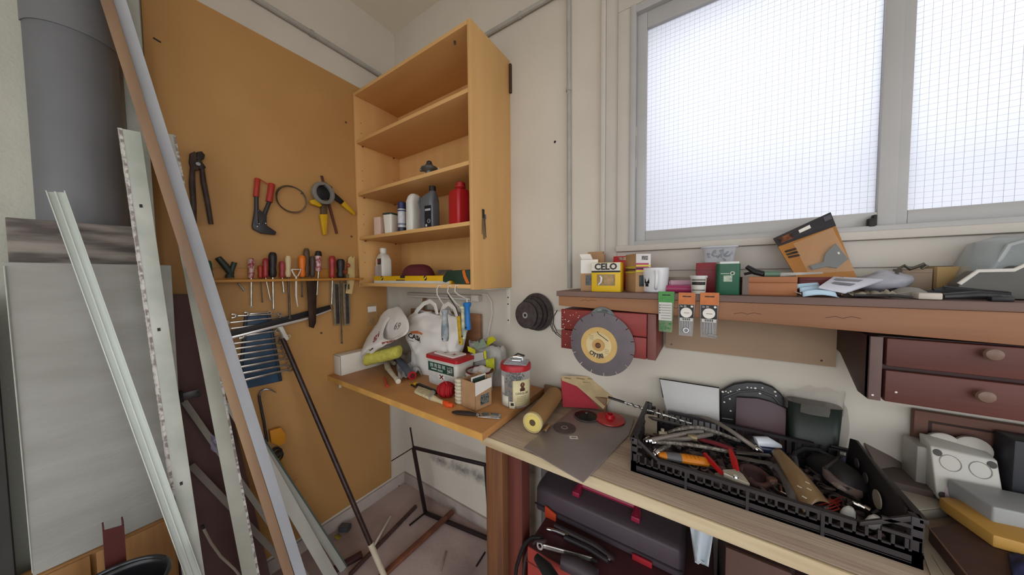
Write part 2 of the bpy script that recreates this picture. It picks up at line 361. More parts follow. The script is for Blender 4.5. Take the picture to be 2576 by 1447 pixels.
for z in (2.3, 2.24, 2.02, 1.96, 1.76, 1.70, 1.53, 1.47):
    for y in (-.265, -.05): build('peg_hole', B().lathe((CX0+TH, y, z), (1, 0, 0), [(0, .0025), (.0004, .0025)], 8), mat('#5a3a1c', .8), t)
p = X(1143, 92, 0); build('top_screw', B().lathe((.80, -.262, CZ1-TH), (0, 0, -1), [(0, .005), (.012, .004), (.015, .002)], 8), M_dsteel, t)
build('hanging_plate', B().box((CX1-.001, -.012, 2.30), (CX1+.012, 0, 2.44)), mat('#4a3526', .6), t)
for px, py in ((1205, 73), (1207, 403), (1272, 437)):
    p = X(px, py, CX1); build('screw_cap', B().lathe(p, (1, 0, 0), [(0, .004), (.001, .003)], 8), mat('#e3c48e', .5), t)
# metal shelf bracket that carries the cabinet
t = thing('shelf_bracket', 'white metal angle bracket under the right side of the wall cabinet', 'bracket', (CX1, -.01, 1.1))
M_brk = mat('#d9d5c8', .45, 0, .05)
build('upright_arm', B().box((CX1-.035, -.003, 1.13), (CX1-.008, 0, CZ0-.004)), M_brk, t, bevel=.001)
build('level_arm', B().box((CX1-.035, -.19, CZ0-.005), (CX1-.008, 0, CZ0-.001)), M_brk, t, bevel=.001)
for z in (1.27, 1.235, 1.15): build('screw', B().lathe((CX1-.0215, -.003, z), (0, -1, 0), [(0, .004), (.002, .003)], 10), M_dark, t)
# strip light below the cabinet with its lead
t = thing('strip_light', 'slim white strip light fixed to the wall under the cabinet', 'lamp', (.5, -.02, 1.29))
a = Y(1026, 742, -.02); c = Y(1208, 750, -.02); zl = Y(1120, 753, -.03).z
build('housing', B().box((a.x, -.028, zl), (c.x, -.0, zl+.03)), mat('#bab6ad', .5, 0, .04), t, bevel=.003)
build('diffuser', B().box((a.x+.01, -.04, zl+.002), (c.x-.06, -.028, zl+.015)), mat('#cfccc5', .35, 0, .04), t, bevel=.003)
build('end_cap', B().box((c.x-.05, -.042, zl-.002), (c.x, -.028, zl+.032)), mat('#d6d3cb', .4, 0, .04), t, bevel=.002)
pts = [Y(px, py, -.015) for px, py in ((1203, 738), (1225, 740), (1236, 760), (1238, 790), (1230, 830), (1227, 848), (1215, 852))]
build('cord', B().tube(pts, .0022, 6), M_white, t)

# corner worktop (brown chipboard) resting on bench end and bracket
M_top = mat('#c08a52', .5, 0, .2, 4, .1, 80, '#a87646')
t = thing('corner_worktop', 'brown chipboard worktop filling the corner below the wall cabinet', 'worktop', (.55, -.25, PZ-.028))
build('board', B().prism([(.014, -.488, PZ-.028), (1.122, -.492, PZ-.028), (1.118, -.014, PZ-.028), (.014, -.014, PZ-.028)], (0, 0, .028)), M_top, t, bevel=.0015)
build('edge_strip', B().prism([(.014, -.488, PZ-.027), (1.122, -.492, PZ-.027), (1.122, -.494, PZ-.027), (.014, -.490, PZ-.027)], (0, 0, .026)), mat('#cf9c52', .5, 0, .12, 15), t)
build('support_bracket', B().box((.05, -.45, PZ-.075), (.06, -.44, PZ-.028)).box((.014, -.46, PZ-.034), (.08, -.43, PZ-.0285)), M_brk, t, bevel=.001)

# long work bench
M_bench = wood('#bfae99', '#9c8878', 'x', .7, 9, 14, .3); M_bedge = wood('#d6c7a6', '#b09a78', 'x', .7, 16, 10, .35)
t = thing('work_bench', 'long worn wooden work bench along the window wall', 'bench', (2.2, -.23, FZ))
build('bench_top', B().box((1.083, -.447, BZ-.034), (3.3, -.014, BZ)), M_bench, t, bevel=.003)
build('front_edge', B().box((1.080, -.456, BZ-.036), (3.3, -.4475, BZ-.001)), M_bedge, t, bevel=.003)
M_leg = wood('#7a4f2c', '#4a2c20', 'z', .6, 12, 14, .3)
p = Z(1215, 1130, BZ-.036)
build('leg', B().box((1.092, -.44, FZ), (1.168, -.385, BZ-.036)), M_leg, t, bevel=.004)
build('leg', B().box((1.165, -.40, FZ), (1.225, -.345, BZ-.036)), wood('#6e3328', '#4e2620', 'z', .6, 10, 14, .2), t, bevel=.003)
build('leg', B().box((3.1, -.44, FZ), (3.18, -.37, BZ-.036)), M_leg, t, bevel=.004)
build('upstand', B().box((1.125, -.032, BZ), (1.42, -.014, BZ+.055)), wood('#8a6a4c', '#6c4c38', 'x', .6, 10), t, bevel=.002)
build('rear_rail', B().box((1.9, -.02, BZ), (3.3, -.005, BZ+.035)), mat('#55526a', .6), t, bevel=.002)

# long shelf over the bench, with fascia, drawer boxes and back panel
M_shelf = wood('#846c62', '#665049', 'x', .6, 9, 12, .15); M_fasc = wood('#9c6f4e', '#80563c', 'x', .55, 9, 9, .15)
SD = -.228; SX0 = 1.288
t = thing('window_shelf', 'long wooden shelf below the window with a brown fascia', 'shelf', (2.2, -.11, 1.2))
build('shelf_board', B().box((SX0-.004, SD-.006, SZ-.019), (3.4, -.016, SZ)), M_shelf, t, bevel=.002)
build('fascia', B().prism([(SX0+.003, SD, SZ-.0195), (SX0+.003, SD, SZ-.056), (2.35, SD, SZ-.088), (3.4, SD, SZ-.098), (3.4, SD, SZ-.0195)], (0, .02, 0)), M_fasc, t, bevel=.002)
for px, py in ((1480, 757), (1700, 775), (1880, 790), (2120, 800)):
    p = Y(px, py, SD); g = build('grain_crack', B().tube([p+V((-.03, 0, -.002)), p+V((-.012, 0, .003)), p+V((0, 0, -.001)), p+V((.014, 0, .004)), p+V((.03, 0, .001))], .0006, 5), mat('#4e2f20', .8), t)
M_red = wood('#8c2f2a', '#6d2a26', 'x', .5, 9, 8, .1)
t = thing('red_drawer_box', 'red stained two-drawer box hanging under the left end of the shelf', 'drawer unit', (1.46, -.12, 1.115))
x0, x1, z0, z1 = 1.302, 1.632, 1.105, SZ-.068
build('body', B().box((x0+.008, SD+.012, z0), (x1, -.016, z1)), wood('#7c2f2b', '#5f2623', 'z', .5, 8), t, bevel=.002)
zm = 1.178
build('drawer_front', B().box((x0, SD-.002, zm+.002), (x1-.028, SD+.012, z1-.001)), M_red, t, bevel=.002)
build('drawer_front', B().box((x0, SD-.002, z0), (x1-.028, SD+.012, zm-.002)), M_red, t, bevel=.002)
build('side_post', B().box((x1-.026, SD-.0, z0), (x1, SD+.012, z1)), wood('#7a4a44', '#6a3a36', 'z', .5, 8), t, bevel=.002)
random.seed(3)
for k in range(26):
    x = x0+.006+random.random()**1.5*.07; z = z0+.01+random.random()*(z1-z0-.02)
    build('paint_fleck', B().lathe((x, SD-.002, z), (0, -1, 0), [(0, .0012+random.random()*.0008), (.0003, .0008)], 6), M_white, t)
p0 = Y(1650, 780, -.02); p1 = Y(2100, 920, -.02)
t = thing('back_board', 'plain tan hardboard strip on the wall under the long shelf', 'panel', (1.8, -.02, 1.1))
build('sheet', B().box((1.64, -.022, 1.105), (2.09, -.016, SZ-.0315)), mat('#a48a70', .7, 0, .06, 3), t)
for x in (1.66, 2.06): build('screw', B().lathe((x, -.022, 1.12), (0, -1, 0), [(0, .003), (.0015, .002)], 8), M_dsteel, t)

t = thing('dark_drawer_unit', 'dark mahogany two-drawer unit with round knobs under the shelf', 'drawer unit', (2.3, -.12, 1.07))
M_mah = wood('#6b3a31', '#502c26', 'x', .5, 7, 8, .12); M_mahs = wood('#4c302c', '#3a2624', 'z', .55, 7, 8, .1)
x0 = 2.09; z1 = SZ-.089; z0 = 1.084
build('side_panel', B().prism([(x0, SD+.005, z1), (x0, SD+.005, z0), (x0, -.17, z0), (x0, -.05, 1.155), (x0, -.016, 1.16), (x0, -.016, z1)], (.016, 0, 0)), M_mahs, t, bevel=.001)
build('body', B().box((x0+.016, SD+.02, z0+.004), (3.0, -.17, z1)), M_mahs, t)
build('stile', B().box((x0+.0, SD+.0, z0), (x0+.02, SD+.02, z1)), mat('#6a5450', .6), t, bevel=.001)
for k, (za, zb) in enumerate(((1.168, z1-.002), (z0, 1.158))):
    d = build('drawer_front', B().box((x0+.026, SD+.002, za), (2.62, SD+.02, zb)), M_mah, t, bevel=.003)
    kn = Y(2500 if k == 0 else 2480, 892 if k == 0 else 998, SD-.015)
    build('knob', B().lathe((kn.x, SD+.002, kn.z), (0, -1, 0), [(0, .008), (.008, .007), (.012, .0115), (.017, .013), (.021, .011), (.023, .005)], 20), mat('#7d6255', .35), d)
    build('drawer_front', B().box((2.63, SD+.002, za), (3.0, SD+.02, zb)), M_mah, t, bevel=.003)
for px, py in ((2195, 994), (2254, 987)):
    p = Y(px, py, SD); build('paint_fleck', B().lathe(p, (0, -1, 0), [(0, .0025), (.001, .002)], 8), M_white, t)

MW[bpy.data.objects['wall_back']] = bpy.data.objects['wall_back'].matrix_world.copy()
p = Y(1396, 357, 0); build('wall_plug', B().lathe(p, (0, -1, 0), [(0, .006), (.002, .005)], 10), M_dark, bpy.data.objects['wall_back'])
# ================================================================== tools on the hardboard panel
def wl(px, py, o=0): return X(px, py, LW+o)
OUT = V((1, 0, 0))
def wpoly(pts, o, th): return [wl(x, y, o) for x, y in pts], OUT*th
M_iron = metal('#4a4340', .55); M_rust = mat('#5a463c', .7, .3, .3, 30)
# end-cutting pincers
t = thing('pincers', 'long dark iron pincers hanging at the left of the tool panel', 'pincers', wl(500, 570))
M_grip = mat('#4a3a34', .6, 0, .3, 30)
for a, bq, w0, w1 in (((484, 425), (488, 566), 18, 17), ((508, 422), (531, 564), 17, 16)):
    pts = [wl(*a, .02), wl(a[0]*.75+bq[0]*.25-2, a[1]*.75+bq[1]*.25, .022), wl(a[0]*.4+bq[0]*.6, a[1]*.4+bq[1]*.6, .02), wl(*bq, .018)]
    build('handle', B().tube(pts, [mx(pts[0], w0)/2*.8, mx(pts[0], w0)/2, mx(pts[0], w1)/2, mx(pts[0], w1)/2*.9], 10), M_grip, t)
build('jaw', B().prism(*wpoly([(476, 388), (488, 383), (494, 392), (499, 402), (506, 424), (494, 430), (480, 430), (474, 410)], .008, .018)), M_rust, t, bevel=.002)
build('jaw', B().prism(*wpoly([(492, 385), (505, 383), (513, 392), (511, 402), (503, 406), (516, 424), (500, 428), (494, 408)], .012, .018)), M_iron, t, bevel=.002)
build('pivot_bolt', B().lathe(wl(498, 413, .03), OUT, [(0, .008), (.004, .007)], 12), M_steel, t)
build('nail', B().tube([wl(497, 398, -.01), wl(497, 398, .045)], .002, 6), M_dsteel, t)
# hand riveter
t = thing('hand_riveter', 'grey hand riveter with two red grips on the tool panel', 'riveter', wl(655, 592))
M_rg = mat('#b5392c', .45, 0, .1)
for a, bq, w in (((648, 449), (644, 495), 17), ((684, 462), (677, 508), 19)):
    p, q = wl(*a, .018), wl(*bq, .018); r = mx(p, w)/2
    build('grip', B().lathe(p, q-p, [(0, r*.8), (.004, r), ((q-p).length*.5, r*.92), ((q-p).length, r)], 12), M_rg, t)
M_rv = mat('#454345', .45, .4)
build('arm', B().tube([wl(645, 494, .018), wl(645, 530, .018), wl(646, 565, .018)], [.008, .009, .012], 8), M_rv, t)
build('arm', B().tube([wl(678, 507, .016), wl(667, 535, .016), wl(655, 565, .016)], [.008, .009, .012], 8), M_rv, t)
build('body', B().prism(*wpoly([(638, 530), (650, 528), (668, 545), (668, 568), (692, 584), (690, 592), (655, 588), (634, 577), (632, 568)], .008, .018)), M_rv, t, bevel=.003)
build('nose_piece', B().tube([wl(676, 583, .017), wl(690, 588, .017)], [.006, .004], 8), M_chrome, t)
for px, py in ((651, 563), (647, 570), (668, 562)): build('rivet', B().lathe(wl(px, py, .026), OUT, [(0, .0035), (.002, .002)], 8), M_chrome, t)
build('grip_spring', B().tube([wl(655, 452, .02), wl(668, 460, .022), wl(680, 466, .02)], .0025, 6), M_rg, t)
build('nail', B().tube([wl(650, 530, -.01), wl(650, 530, .03)], .002, 6), M_dsteel, t)
# coil of thin wire
c = wl(732, 501, .008); R = (wl(769, 500).y-wl(694, 500).y)/2; b = B()
random.seed(5)
for k in range(4):
    b.torus(c+V((.004*k, random.uniform(-.004, .004), random.uniform(-.004, .004))), (1, random.uniform(-.1, .1), random.uniform(-.05, .05)), R*random.uniform(.95, 1.03), .0013, 36, 5)
t = thing('wire_coil', 'thin grey wire wound in a ring beside the hand riveter', 'wire', c-V((0, 0, R)))
build('loops', b, metal('#7d7263', .5), t)
build('twist_tie', B().torus(c+V((.005, R*.75, R*.62)), (0, .7, -.7), .006, .0016, 10, 5), metal('#6d6253', .5), t)
build('nail', B().tube([c+V((-.015, 0, R*.96)), c+V((.02, 0, R*.96))], .0015, 6), M_dsteel, t)
# roll of grey tape over black clamp, stick
t = thing('tape_roll', 'grey tape ring hanging over the black and yellow clamp', 'tape', wl(808, 515))
c = wl(811, 487, .035); R = my(c, 27)
build('tape_ring', B().ring(c, (1, .15, 0), R*.72, R, .018, 28), mat('#85847e', .5, 0, .1), t, bevel=.001)
build('nail', B().tube([c+V((-.045, 0, R*.7)), c+V((.03, 0, R*.7))], .002, 6), M_dsteel, t)
t = thing('bar_clamp', 'black clamp with yellow jaw tips hanging near the cabinet', 'clamp', wl(812, 592))
M_yel = mat('#d6a813', .45, 0, .1)
build('head', B().prism(*wpoly([(783, 470), (793, 460), (815, 460), (832, 472), (834, 488), (822, 502), (800, 505), (784, 492)], .008, .022)), M_black, t, bevel=.004)
build('arm', B().prism(*wpoly([(828, 478), (840, 488), (862, 508), (856, 514), (836, 500), (824, 490)], .008, .02)), M_black, t, bevel=.002)
build('jaw_tip', B().prism(*wpoly([(862, 505), (890, 536), (888, 542), (856, 516)], .01, .016)), M_yel, t, bevel=.002)
build('lower_arm', B().prism(*wpoly([(803, 500), (820, 500), (820, 545), (806, 545)], .008, .018)), mat('#5b4a30', .5), t, bevel=.002)
build('jaw_tip', B().prism(*wpoly([(802, 540), (820, 540), (818, 590), (811, 592)], .01, .018)), M_yel, t, bevel=.002)
build('pad', B().prism(*wpoly([(776, 506), (790, 502), (806, 518), (802, 522), (780, 514)], .02, .02)), M_yel, t, bevel=.002)
t = thing('wooden_stick', 'thin brown stick hanging behind the clamp and tape', 'stick', wl(848, 588))
build('shaft', B().bar(wl(809, 442, .006), wl(847, 588, .006), .012, .008, OUT), mat('#6b3e2c', .6, 0, .2), t, bevel=.001)
build('hang_loop', B().torus(wl(809, 446, .006), (0, 1, .2), .006, .0012, 12, 5), M_dark, t)

# ---- tool rack
RD = .062; zr = X(700, 702, LW+RD).z
M_rack = wood('#c08a3c', '#a87030', 'y', .5, 9, 10, .1)
t = thing('tool_rack', 'narrow wooden tool rack shelf full of screwdrivers on the panel', 'rack', (LW, -.62, zr-.012))
build('shelf', B().box((LW, -.985, zr-.012), (LW+RD, -.305, zr)), M_rack, t, bevel=.002)
build('back_rail', B().box((LW, -.96, zr), (LW+.012, -.33, zr+.05)), M_rack, t, bevel=.002)
build('end_screw', B().tube([(LW+.03, -.306, zr-.005), (LW+.03, -.285, zr-.005)], .003, 8), M_dsteel, t)
M_shaft = metal('#b9b4a8', .3); M_shaftd = metal('#6b625a', .5)
def driver(name, label, cat, px, y0, y1, w, m, spx=None, sy=None, sw=3, sm=None, o=.036, prof=None, cap=None, tilt=0):
    """handle from picture row y0 to y1 with its shank down to row sy"""
    top, bot = X(px+tilt, y0, LW+o), X(px, y1, LW+o); r = mx(top, w)/2
    t = thing(name, label, cat, bot, 'hand tools standing in the wall rack')
    d = bot-top; L = d.length
    prof = prof or [(0, .55), (.05, .85), (.18, 1), (.45, .9), (.62, .78), (.8, .95), (.93, .9), (1, .6)]
    build('handle', B().lathe(top, d, [(h*L, q*r) for h, q in prof], 12), m, t)
    if cap: build('end_cap', B().lathe(top-d.normalized()*.001, d, [(0, r*.6), (L*.06, r*.9), (L*.24, r*1.06), (L*.26, r*.9)], 12), cap, t)
    if sy:
        e = X(spx or px, sy, LW+o); build('shank', B().tube([bot-d.normalized()*.003, e], mx(top, sw)/2, 8), sm or M_shaft, t)
        build('blade_tip', B().ob(e+V((-.0012, -mx(top, sw)*.7, -.006)), (.0024, 0, 0), (0, mx(top, sw)*1.4, 0), (0, 0, .008)), sm or M_shaft, t)
    return t
M_redp = mat('#b03a36', .35, 0, .35, 60, hex2='#8c2a2a'); M_redw = mat('#c9a9a4', .3, 0, 0, 70, hex2='#8f2f35', lo=.42, hi=.55)
M_blk = mat('#2a2524', .45, 0, .2); M_cream = mat('#d8c598', .45, 0, .06); M_or = mat('#e8791a', .4, 0, .06); M_brn = mat('#5f4a35', .5, 0, .15)
driver('chisel', 'short black-handled tool at the far left of the rack', 'chisel', 511, 672, 702, 16, M_blk, 511, 745)
driver('screwdriver', 'green-handled screwdriver at the left end of the rack', 'screwdriver', 531, 656, 702, 17, mat('#2f5a45', .45, 0, .2), 531, 760, tilt=-7)
t = driver('screwdriver', 'red and clear screwdriver left of the red row in the rack', 'screwdriver', 632, 650, 700, 19, M_redw, 632, 770, 6)
driver('screwdriver', 'small orange-red screwdriver standing low in the rack', 'screwdriver', 655, 668, 700, 15, mat('#b8412a', .4), 660, 758, 3, M_shaftd, o=.022)
driver('screwdriver', 'red screwdriver touching the big black handle', 'screwdriver', 668, 650, 699, 17, M_redp, 680, 754, 4)
driver('screwdriver', 'large black-handled screwdriver in the rack', 'screwdriver', 686, 635, 698, 23, M_blk, 688, 777, 6)
driver('screwdriver', 'slim pink-red screwdriver right of the large black one', 'screwdriver', 710, 658, 699, 18, mat('#a3403f', .4), 714, 735, 5, o=.03)
driver('file', 'cream-handled tool with a dark narrow blade in the rack', 'file', 725, 644, 697, 17, M_cream, 729, 800, 6, M_shaftd)
driver('screwdriver', 'bright orange-handled screwdriver in the rack', 'screwdriver', 760, 643, 697, 19, M_or, 760, 745, 4, M_shaftd)
t = driver('flat_file', 'tall brown-handled flat file with a wide dark blade', 'file', 771, 625, 697, 17, M_brn, o=.024)
a, c = X(772, 705, LW+.05), X(797, 825, LW+.05)
build('blade', B().prism([X(771, 706, LW+.046), X(796, 706, LW+.046), X(794, 812, LW+.046), X(788, 826, LW+.046), X(777, 822, LW+.046)], OUT*.006), metal('#4d3b33', .6), t, bevel=.001)
driver('screwdriver', 'dark brown round-handled screwdriver beside the flat file', 'screwdriver', 786, 645, 697, 15, mat('#4f4038', .5), o=.03, sy=760, sm=M_shaftd)
driver('screwdriver', 'red screwdriver with a black cap and a thin bright shank', 'screwdriver', 801, 632, 683, 18, M_redw, 797, 742, 4, cap=M_blk)
driver('screwdriver', 'red-handled screwdriver with a white shank near the rack end', 'screwdriver', 836, 644, 699, 18, M_redp, 834, 765, 5)
driver('awl', 'black-handled awl with a very long thin rod', 'awl', 857, 652, 699, 22, M_blk, 860, 862, 4, M_shaftd)
# hook on handle 15, white plug on 16
# Y-shaped dark green hose nozzle
t = thing('forked_tool', 'dark green forked plastic handle standing in the rack', 'handle', X(580, 700, LW+.036))
M_dg = mat('#2f3a30', .5, 0, .2)
build('long_arm', B().tube([X(548, 648, LW+.04), X(566, 668, LW+.038), X(583, 692, LW+.036)], [.012, .013, .011], 12), M_dg, t, bevel=.002)
build('short_arm', B().tube([X(590, 660, LW+.04), X(584, 676, LW+.038), X(578, 698, LW+.036)], [.010, .009, .011], 12), M_dg, t, bevel=.001)
build('foot', B().lathe(X(578, 699, LW+.036), (0, 0, 1), [(0, .016), (.012, .014), (.02, .008)], 12), M_dg, t)
build('shank', B().tube([X(599, 712, LW+.036), X(614, 732, LW+.04)], .004, 8), M_shaft, t)
# white triangular key
t = thing('radiator_key', 'white triangular-headed bottle opener key in the rack', 'key', X(745, 697, LW+.06))
p3 = [X(733, 678, LW+.055), X(757, 678, LW+.055), X(749, 695, LW+.055), X(742, 695, LW+.055)]
build('loop', B().tube(p3+p3[:1], .0032, 8), M_white, t)
build('shank', B().tube([X(745, 695, LW+.055), X(745, 745, LW+.055), X(749, 772, LW+.055)], [.004, .004, .002], 8), M_white, t)
# pale gloved comb, red scissors
t = thing('wood_rasp', 'pale yellow worn wooden shim at the right end of the rack', 'shim', X(884, 740, LW+.03))
build('blade', B().prism([X(x, y, LW+.03) for x, y in ((875, 650), (882, 644), (886, 650), (890, 645), (891, 700), (884, 740), (869, 738), (873, 700))], OUT*.008), mat('#d5bb7e', .6, 0, .15), t, bevel=.001)
build('slit', B().prism([X(x, y, LW+.0385) for x, y in ((876, 715), (879, 715), (879, 728), (876, 728))], OUT*.0006), M_dark, t)
t = thing('scissors', 'small red-handled scissors hanging before the pale wooden shim', 'scissors', X(872, 700, LW+.05))
build('grip', B().torus(X(876, 668, LW+.05), OUT, .009, .003, 16, 6), M_redp, t)
build('grip', B().torus(X(868, 684, LW+.05), OUT, .009, .003, 16, 6), M_redp, t)
build('blade', B().prism([X(x, y, LW+.049) for x, y in ((870, 690), (878, 690), (874, 735))], OUT*.002), M_shaft, t)
# two hacksaw-like frosted strips
for k, (x, lab) in enumerate(((846, 'left of the two grey frosted plastic strips hanging from the rack'), (871, 'right of the two grey frosted plastic strips hanging from the rack'))):
    t = thing('plastic_sleeve', lab, 'sleeve', X(x, 820, LW+.02), 'grey strips under the rack')
    build('sleeve', B().prism([X(x+a, y, LW+.018) for a, y in ((-10, 712), (8, 712), (10, 780), (8, 818), (-6, 820), (-8, 780))], OUT*.004), mat('#8a7f66', .3, 0, .2, 40), t, bevel=.001)
    build('blade', B().box(X(x, 815, LW+.0225), X(x+5, 715, LW+.0235)), M_dsteel, t)

# ---- combination spanner set in its holder
wk = lambda x, y: (540+x*.16586, 760+y*.16586)
t = thing('spanner_rack', 'dark blue spanner holder plate on the tool panel', 'rack', wl(655, 980))
plate = [wk(480, 185), wk(830, 160), wk(1010, 1195), wk(375, 1330)]
build('plate', B().prism([wl(*q, .002) for q in plate], OUT*.008), mat('#33506b', .5, 0, .2, 14), t, bevel=.001)
for xa, xb in (((480, 185), (375, 1330)), ((815, 165), (1000, 1195))):
    p, q = wl(*wk(*xa), .01), wl(*wk(*xb), .01); build('slot_rail', B().bar(p, q, .012, .012, OUT), mat('#24303c', .5), t, bevel=.001)
M_sp = metal('#cfcac2', .28, .3)
SP = [((490, 182), (835, 160)), ((300, 212), (985, 180)), ((180, 320), (1020, 228)), ((190, 412), (900, 318)), ((420, 515), (960, 435)), ((230, 640), (970, 542)),
      ((230, 722), (1010, 612)), ((240, 815), (1050, 692)), ((240, 915), (1080, 772)), ((250, 1015), (1105, 852)), ((300, 1105), (1140, 945)), ((320, 1218), (1165, 1012))]
ords = ['topmost and smallest', 'second from the top', 'third from the top', 'fourth from the top', 'fifth from the top', 'sixth from the top', 'seventh from the top', 'eighth from the top', 'fourth from the bottom', 'third from the bottom', 'second from the bottom', 'bottom and largest']
for k, (a, c) in enumerate(SP):
    p, q = wl(*wk(*a), .022), wl(*wk(*c), .022); d = (q-p).normalized(); nrm = OUT; sd = nrm.cross(d)
    w = .0045+.0003*k; hr = .008+.0006*k
    t = thing('combination_spanner', '%s of the chrome spanners in the blue holder' % ords[k], 'spanner', (p+q)/2-V((0, 0, .01)), 'spanners in the blue holder')
    build('shank', B().bar(p+d*hr, q-d*hr, w*1.3, .0045, OUT), M_sp, t, bevel=.001)
    build('ring_end', B().ring(q-d*hr*.2-OUT*.004, OUT, hr*.55, hr, .008, 14), M_sp, t)
    A = [(-1.0, .95), (-.2, 1.05), (.7, .7), (1.1, 0), (.7, -.7), (-.2, -1.05), (-1.0, -.95), (-.9, -.4), (.1, -.4), (.1, .4), (-.9, .4)]
    build('open_end', B().prism([p + d*(x*hr*1.25) + sd*(y*hr*1.25) - OUT*.003 for x, y in A], OUT*.006), M_sp, t, bevel=.0005)

# ---- squeegee leaning on the panel
t = thing('squeegee', 'long-handled black and silver squeegee leaning against the tool panel', 'squeegee', Z(968, 1455, FZ))
ox = .032
a0, a1 = wl(556, 856, ox), wl(832, 778, ox)
build('rubber_blade', B().bar(a0+V((0, 0, .012)), a1+V((0, 0, .01)), .006, .028, (0, 0, 1)), mat('#191518', .5), t, bevel=.001)
build('channel', B().bar(a0, wl(778, 800, ox+.004), .014, .013, (0, 0, 1)), mat('#dcdad8', .25, .6, .05), t, bevel=.003)
build('channel_end', B().bar(wl(786, 797, ox), a1-V((0, 0, .003)), .012, .009, (0, 0, 1)), mat('#c9c5c2', .3, .6), t, bevel=.002)
build('clamp', B().prism([wl(x, y, ox) for x, y in ((693, 822), (706, 820), (714, 836), (722, 852), (711, 857), (704, 838))], OUT*.03), mat('#d8d4ca', .4), t, bevel=.003)
build('wing_screw', B().torus(wl(727, 846, ox+.02), OUT, .006, .0025, 12, 6), mat('#c9c6a8', .4), t)
p, q = wl(711, 852, ox+.02), Z(968, 1452, FZ+.012); e = lerp(p, q, .86)
build('pole', B().tube([p, lerp(p, q, .4), e], [.0105, .0115, .0115], 12), mat('#3d2a26', .3, .2, .3, 30), t)
build('ferrule', B().tube([e, q], [.0135, .0125], 12), mat('#c4b7a0', .5), t)
# clear hang packet
t = thing('blister_packet', 'tiny clear packet with white label pinned beside the corner', 'packet', wl(936, 822))
a, c = wl(924, 820, .001), wl(948, 762, .001)
build('film', B().box(a, c+V((.006, 0, 0))), clear('#c9a878', .25), t)
a, c = wl(925, 786, .0075), wl(946, 770, .0075); build('card', B().box(a, c+V((.001, 0, 0))), M_white, t)
for k in range(3): build('screw', B().tube([wl(930+4*k, 812, .004), wl(934+4*k, 800, .004)], .0015, 6), M_chrome, t)
# hooked rod and strap below the spanners
t = thing('hooked_rod', 'grey steel rod with a curled hook below the spanner holder', 'hook', wl(668, 1100))
build('rod', B().tube([wl(672, 1112, .012), wl(664, 1060, .012), wl(653, 1005, .012), wl(652, 993, .014)], .0055, 8), M_dsteel, t)
build('hook', B().tube([wl(652, 995, .014), wl(657, 984, .02), wl(668, 979, .026), (wl(682, 981, .03)), wl(695, 988, .03)], [.0055, .005, .004, .0035, .002], 8), M_steel, t)
t = thing('strap_bundle', 'orange tab with black strap and yellow tail hanging low on the panel', 'strap', wl(700, 1215))
build('tab', B().prism([wl(x, y, .012) for x, y in ((676, 1082), (704, 1074), (716, 1090), (715, 1112), (700, 1120), (680, 1112))], OUT*.014), mat('#d9901c', .5, 0, .1), t, bevel=.002)
b = B()
for k in range(4): b.torus(wl(694+3*k, 1135+4*k, .02), (1, .3*k-.4, .2), .016+.003*(k % 2), .0035, 16, 6)
build('strap', b, M_black, t)
build('tail', B().tube([wl(704, 1148, .01), wl(716, 1180, .012), wl(734, 1212, .01)], [.004, .003, .002], 6), mat('#b58a2a', .5), t)
build('fray', B().tube([wl(734, 1212, .01), wl(748, 1204, .016), wl(740, 1216, .014)], .0012, 5), mat('#b5713a', .6), t)
# ================================================================== contents of the wall cabinet
zt, z4, zb = SH[1], SH[2], CB
def base(px, py, z, y=-.272): p = Y(px, py, y); p.z = z; return p
SC = []   # things built at nominal size, then set to the size seen
def fit(t, k): t.scale = (k, k, k)
def bottle(name, label, cat, p, secs, m, rz=0, grp=None):
    t = thing(name, label, cat, p, grp); build('body', rloft(B(), p, secs, rz, 4), m, t, ang=50); return t
p = base(1080, 420, zt, -.278)
t = thing('gas_regulator', 'grey cast gas regulator with black knob on the second shelf down', 'regulator', p)
s = my(p, 1)
build('body', B().lathe(p, (0, 0, 1), [(0, 9*s), (4*s, 10*s), (6*s, 12*s), (9*s, 19*s), (12*s, 21*s), (15*s, 20*s), (19*s, 12*s), (24*s, 8*s)], 24), metal('#7d8484', .5), t)
build('knob', B().lathe(p+V((0, 0, 23*s)), (0, 0, 1), [(0, 6*s), (5*s, 7*s), (8*s, 5*s)], 12), M_black, t)
build('inlet', B().tube([p+V((-8*s, -4*s, 11*s)), p+V((-22*s, -10*s, 11*s))], [5*s, 4*s], 10), metal('#8d9090', .4), t)
p = base(1103, 400, zt, -.2)
build('candle', B().lathe(p, (0, 0, 1), [(0, .007), (.004, .0075), (.055, .006), (.058, .002)], 12), mat('#e1d9c4', .5), label='short white candle stub standing behind the gas regulator', cat='candle')
# shelf with bottles
p = base(946, 583, z4); t = bottle('carton', 'small pale pink carton at the left end of the bottle shelf', 'carton', p+V((.0, .025, 0)), [(0, .062, .045, .002), (.125, .062, .045, .002)], mat('#dcbfae', .7, 0, .1), 8); fit(t, 0.85)
build('print', B().ob(p+V((-.024, .0012, .03)), (.046, .006, 0), (0, -.0006, 0), (0, 0, .05)), mat('#c58a80', .7, 0, .5, 90), t)
build('flap', B().ob(p+V((-.03, .003, .125)), (.05, .008, .0), (0, .02, .006), (0, 0, .001)), mat('#d8b5a4', .7), t)
p = base(970, 578, z4)+V((0, .035, 0)); t = bottle('plastic_tub', 'white square tub with a dark green lid on the bottle shelf', 'tub', p, [(0, .068, .065, .012), (.135, .082, .078, .014), (.14, .086, .082, .014)], mat('#e0ddd0', .45, 0, .04), 10); fit(t, 0.78)
build('lid', rloft(B(), p, [(.1405, .09, .086, .014), (.15, .09, .086, .014), (.153, .084, .08, .012)], 10), mat('#2c4038', .5), t)
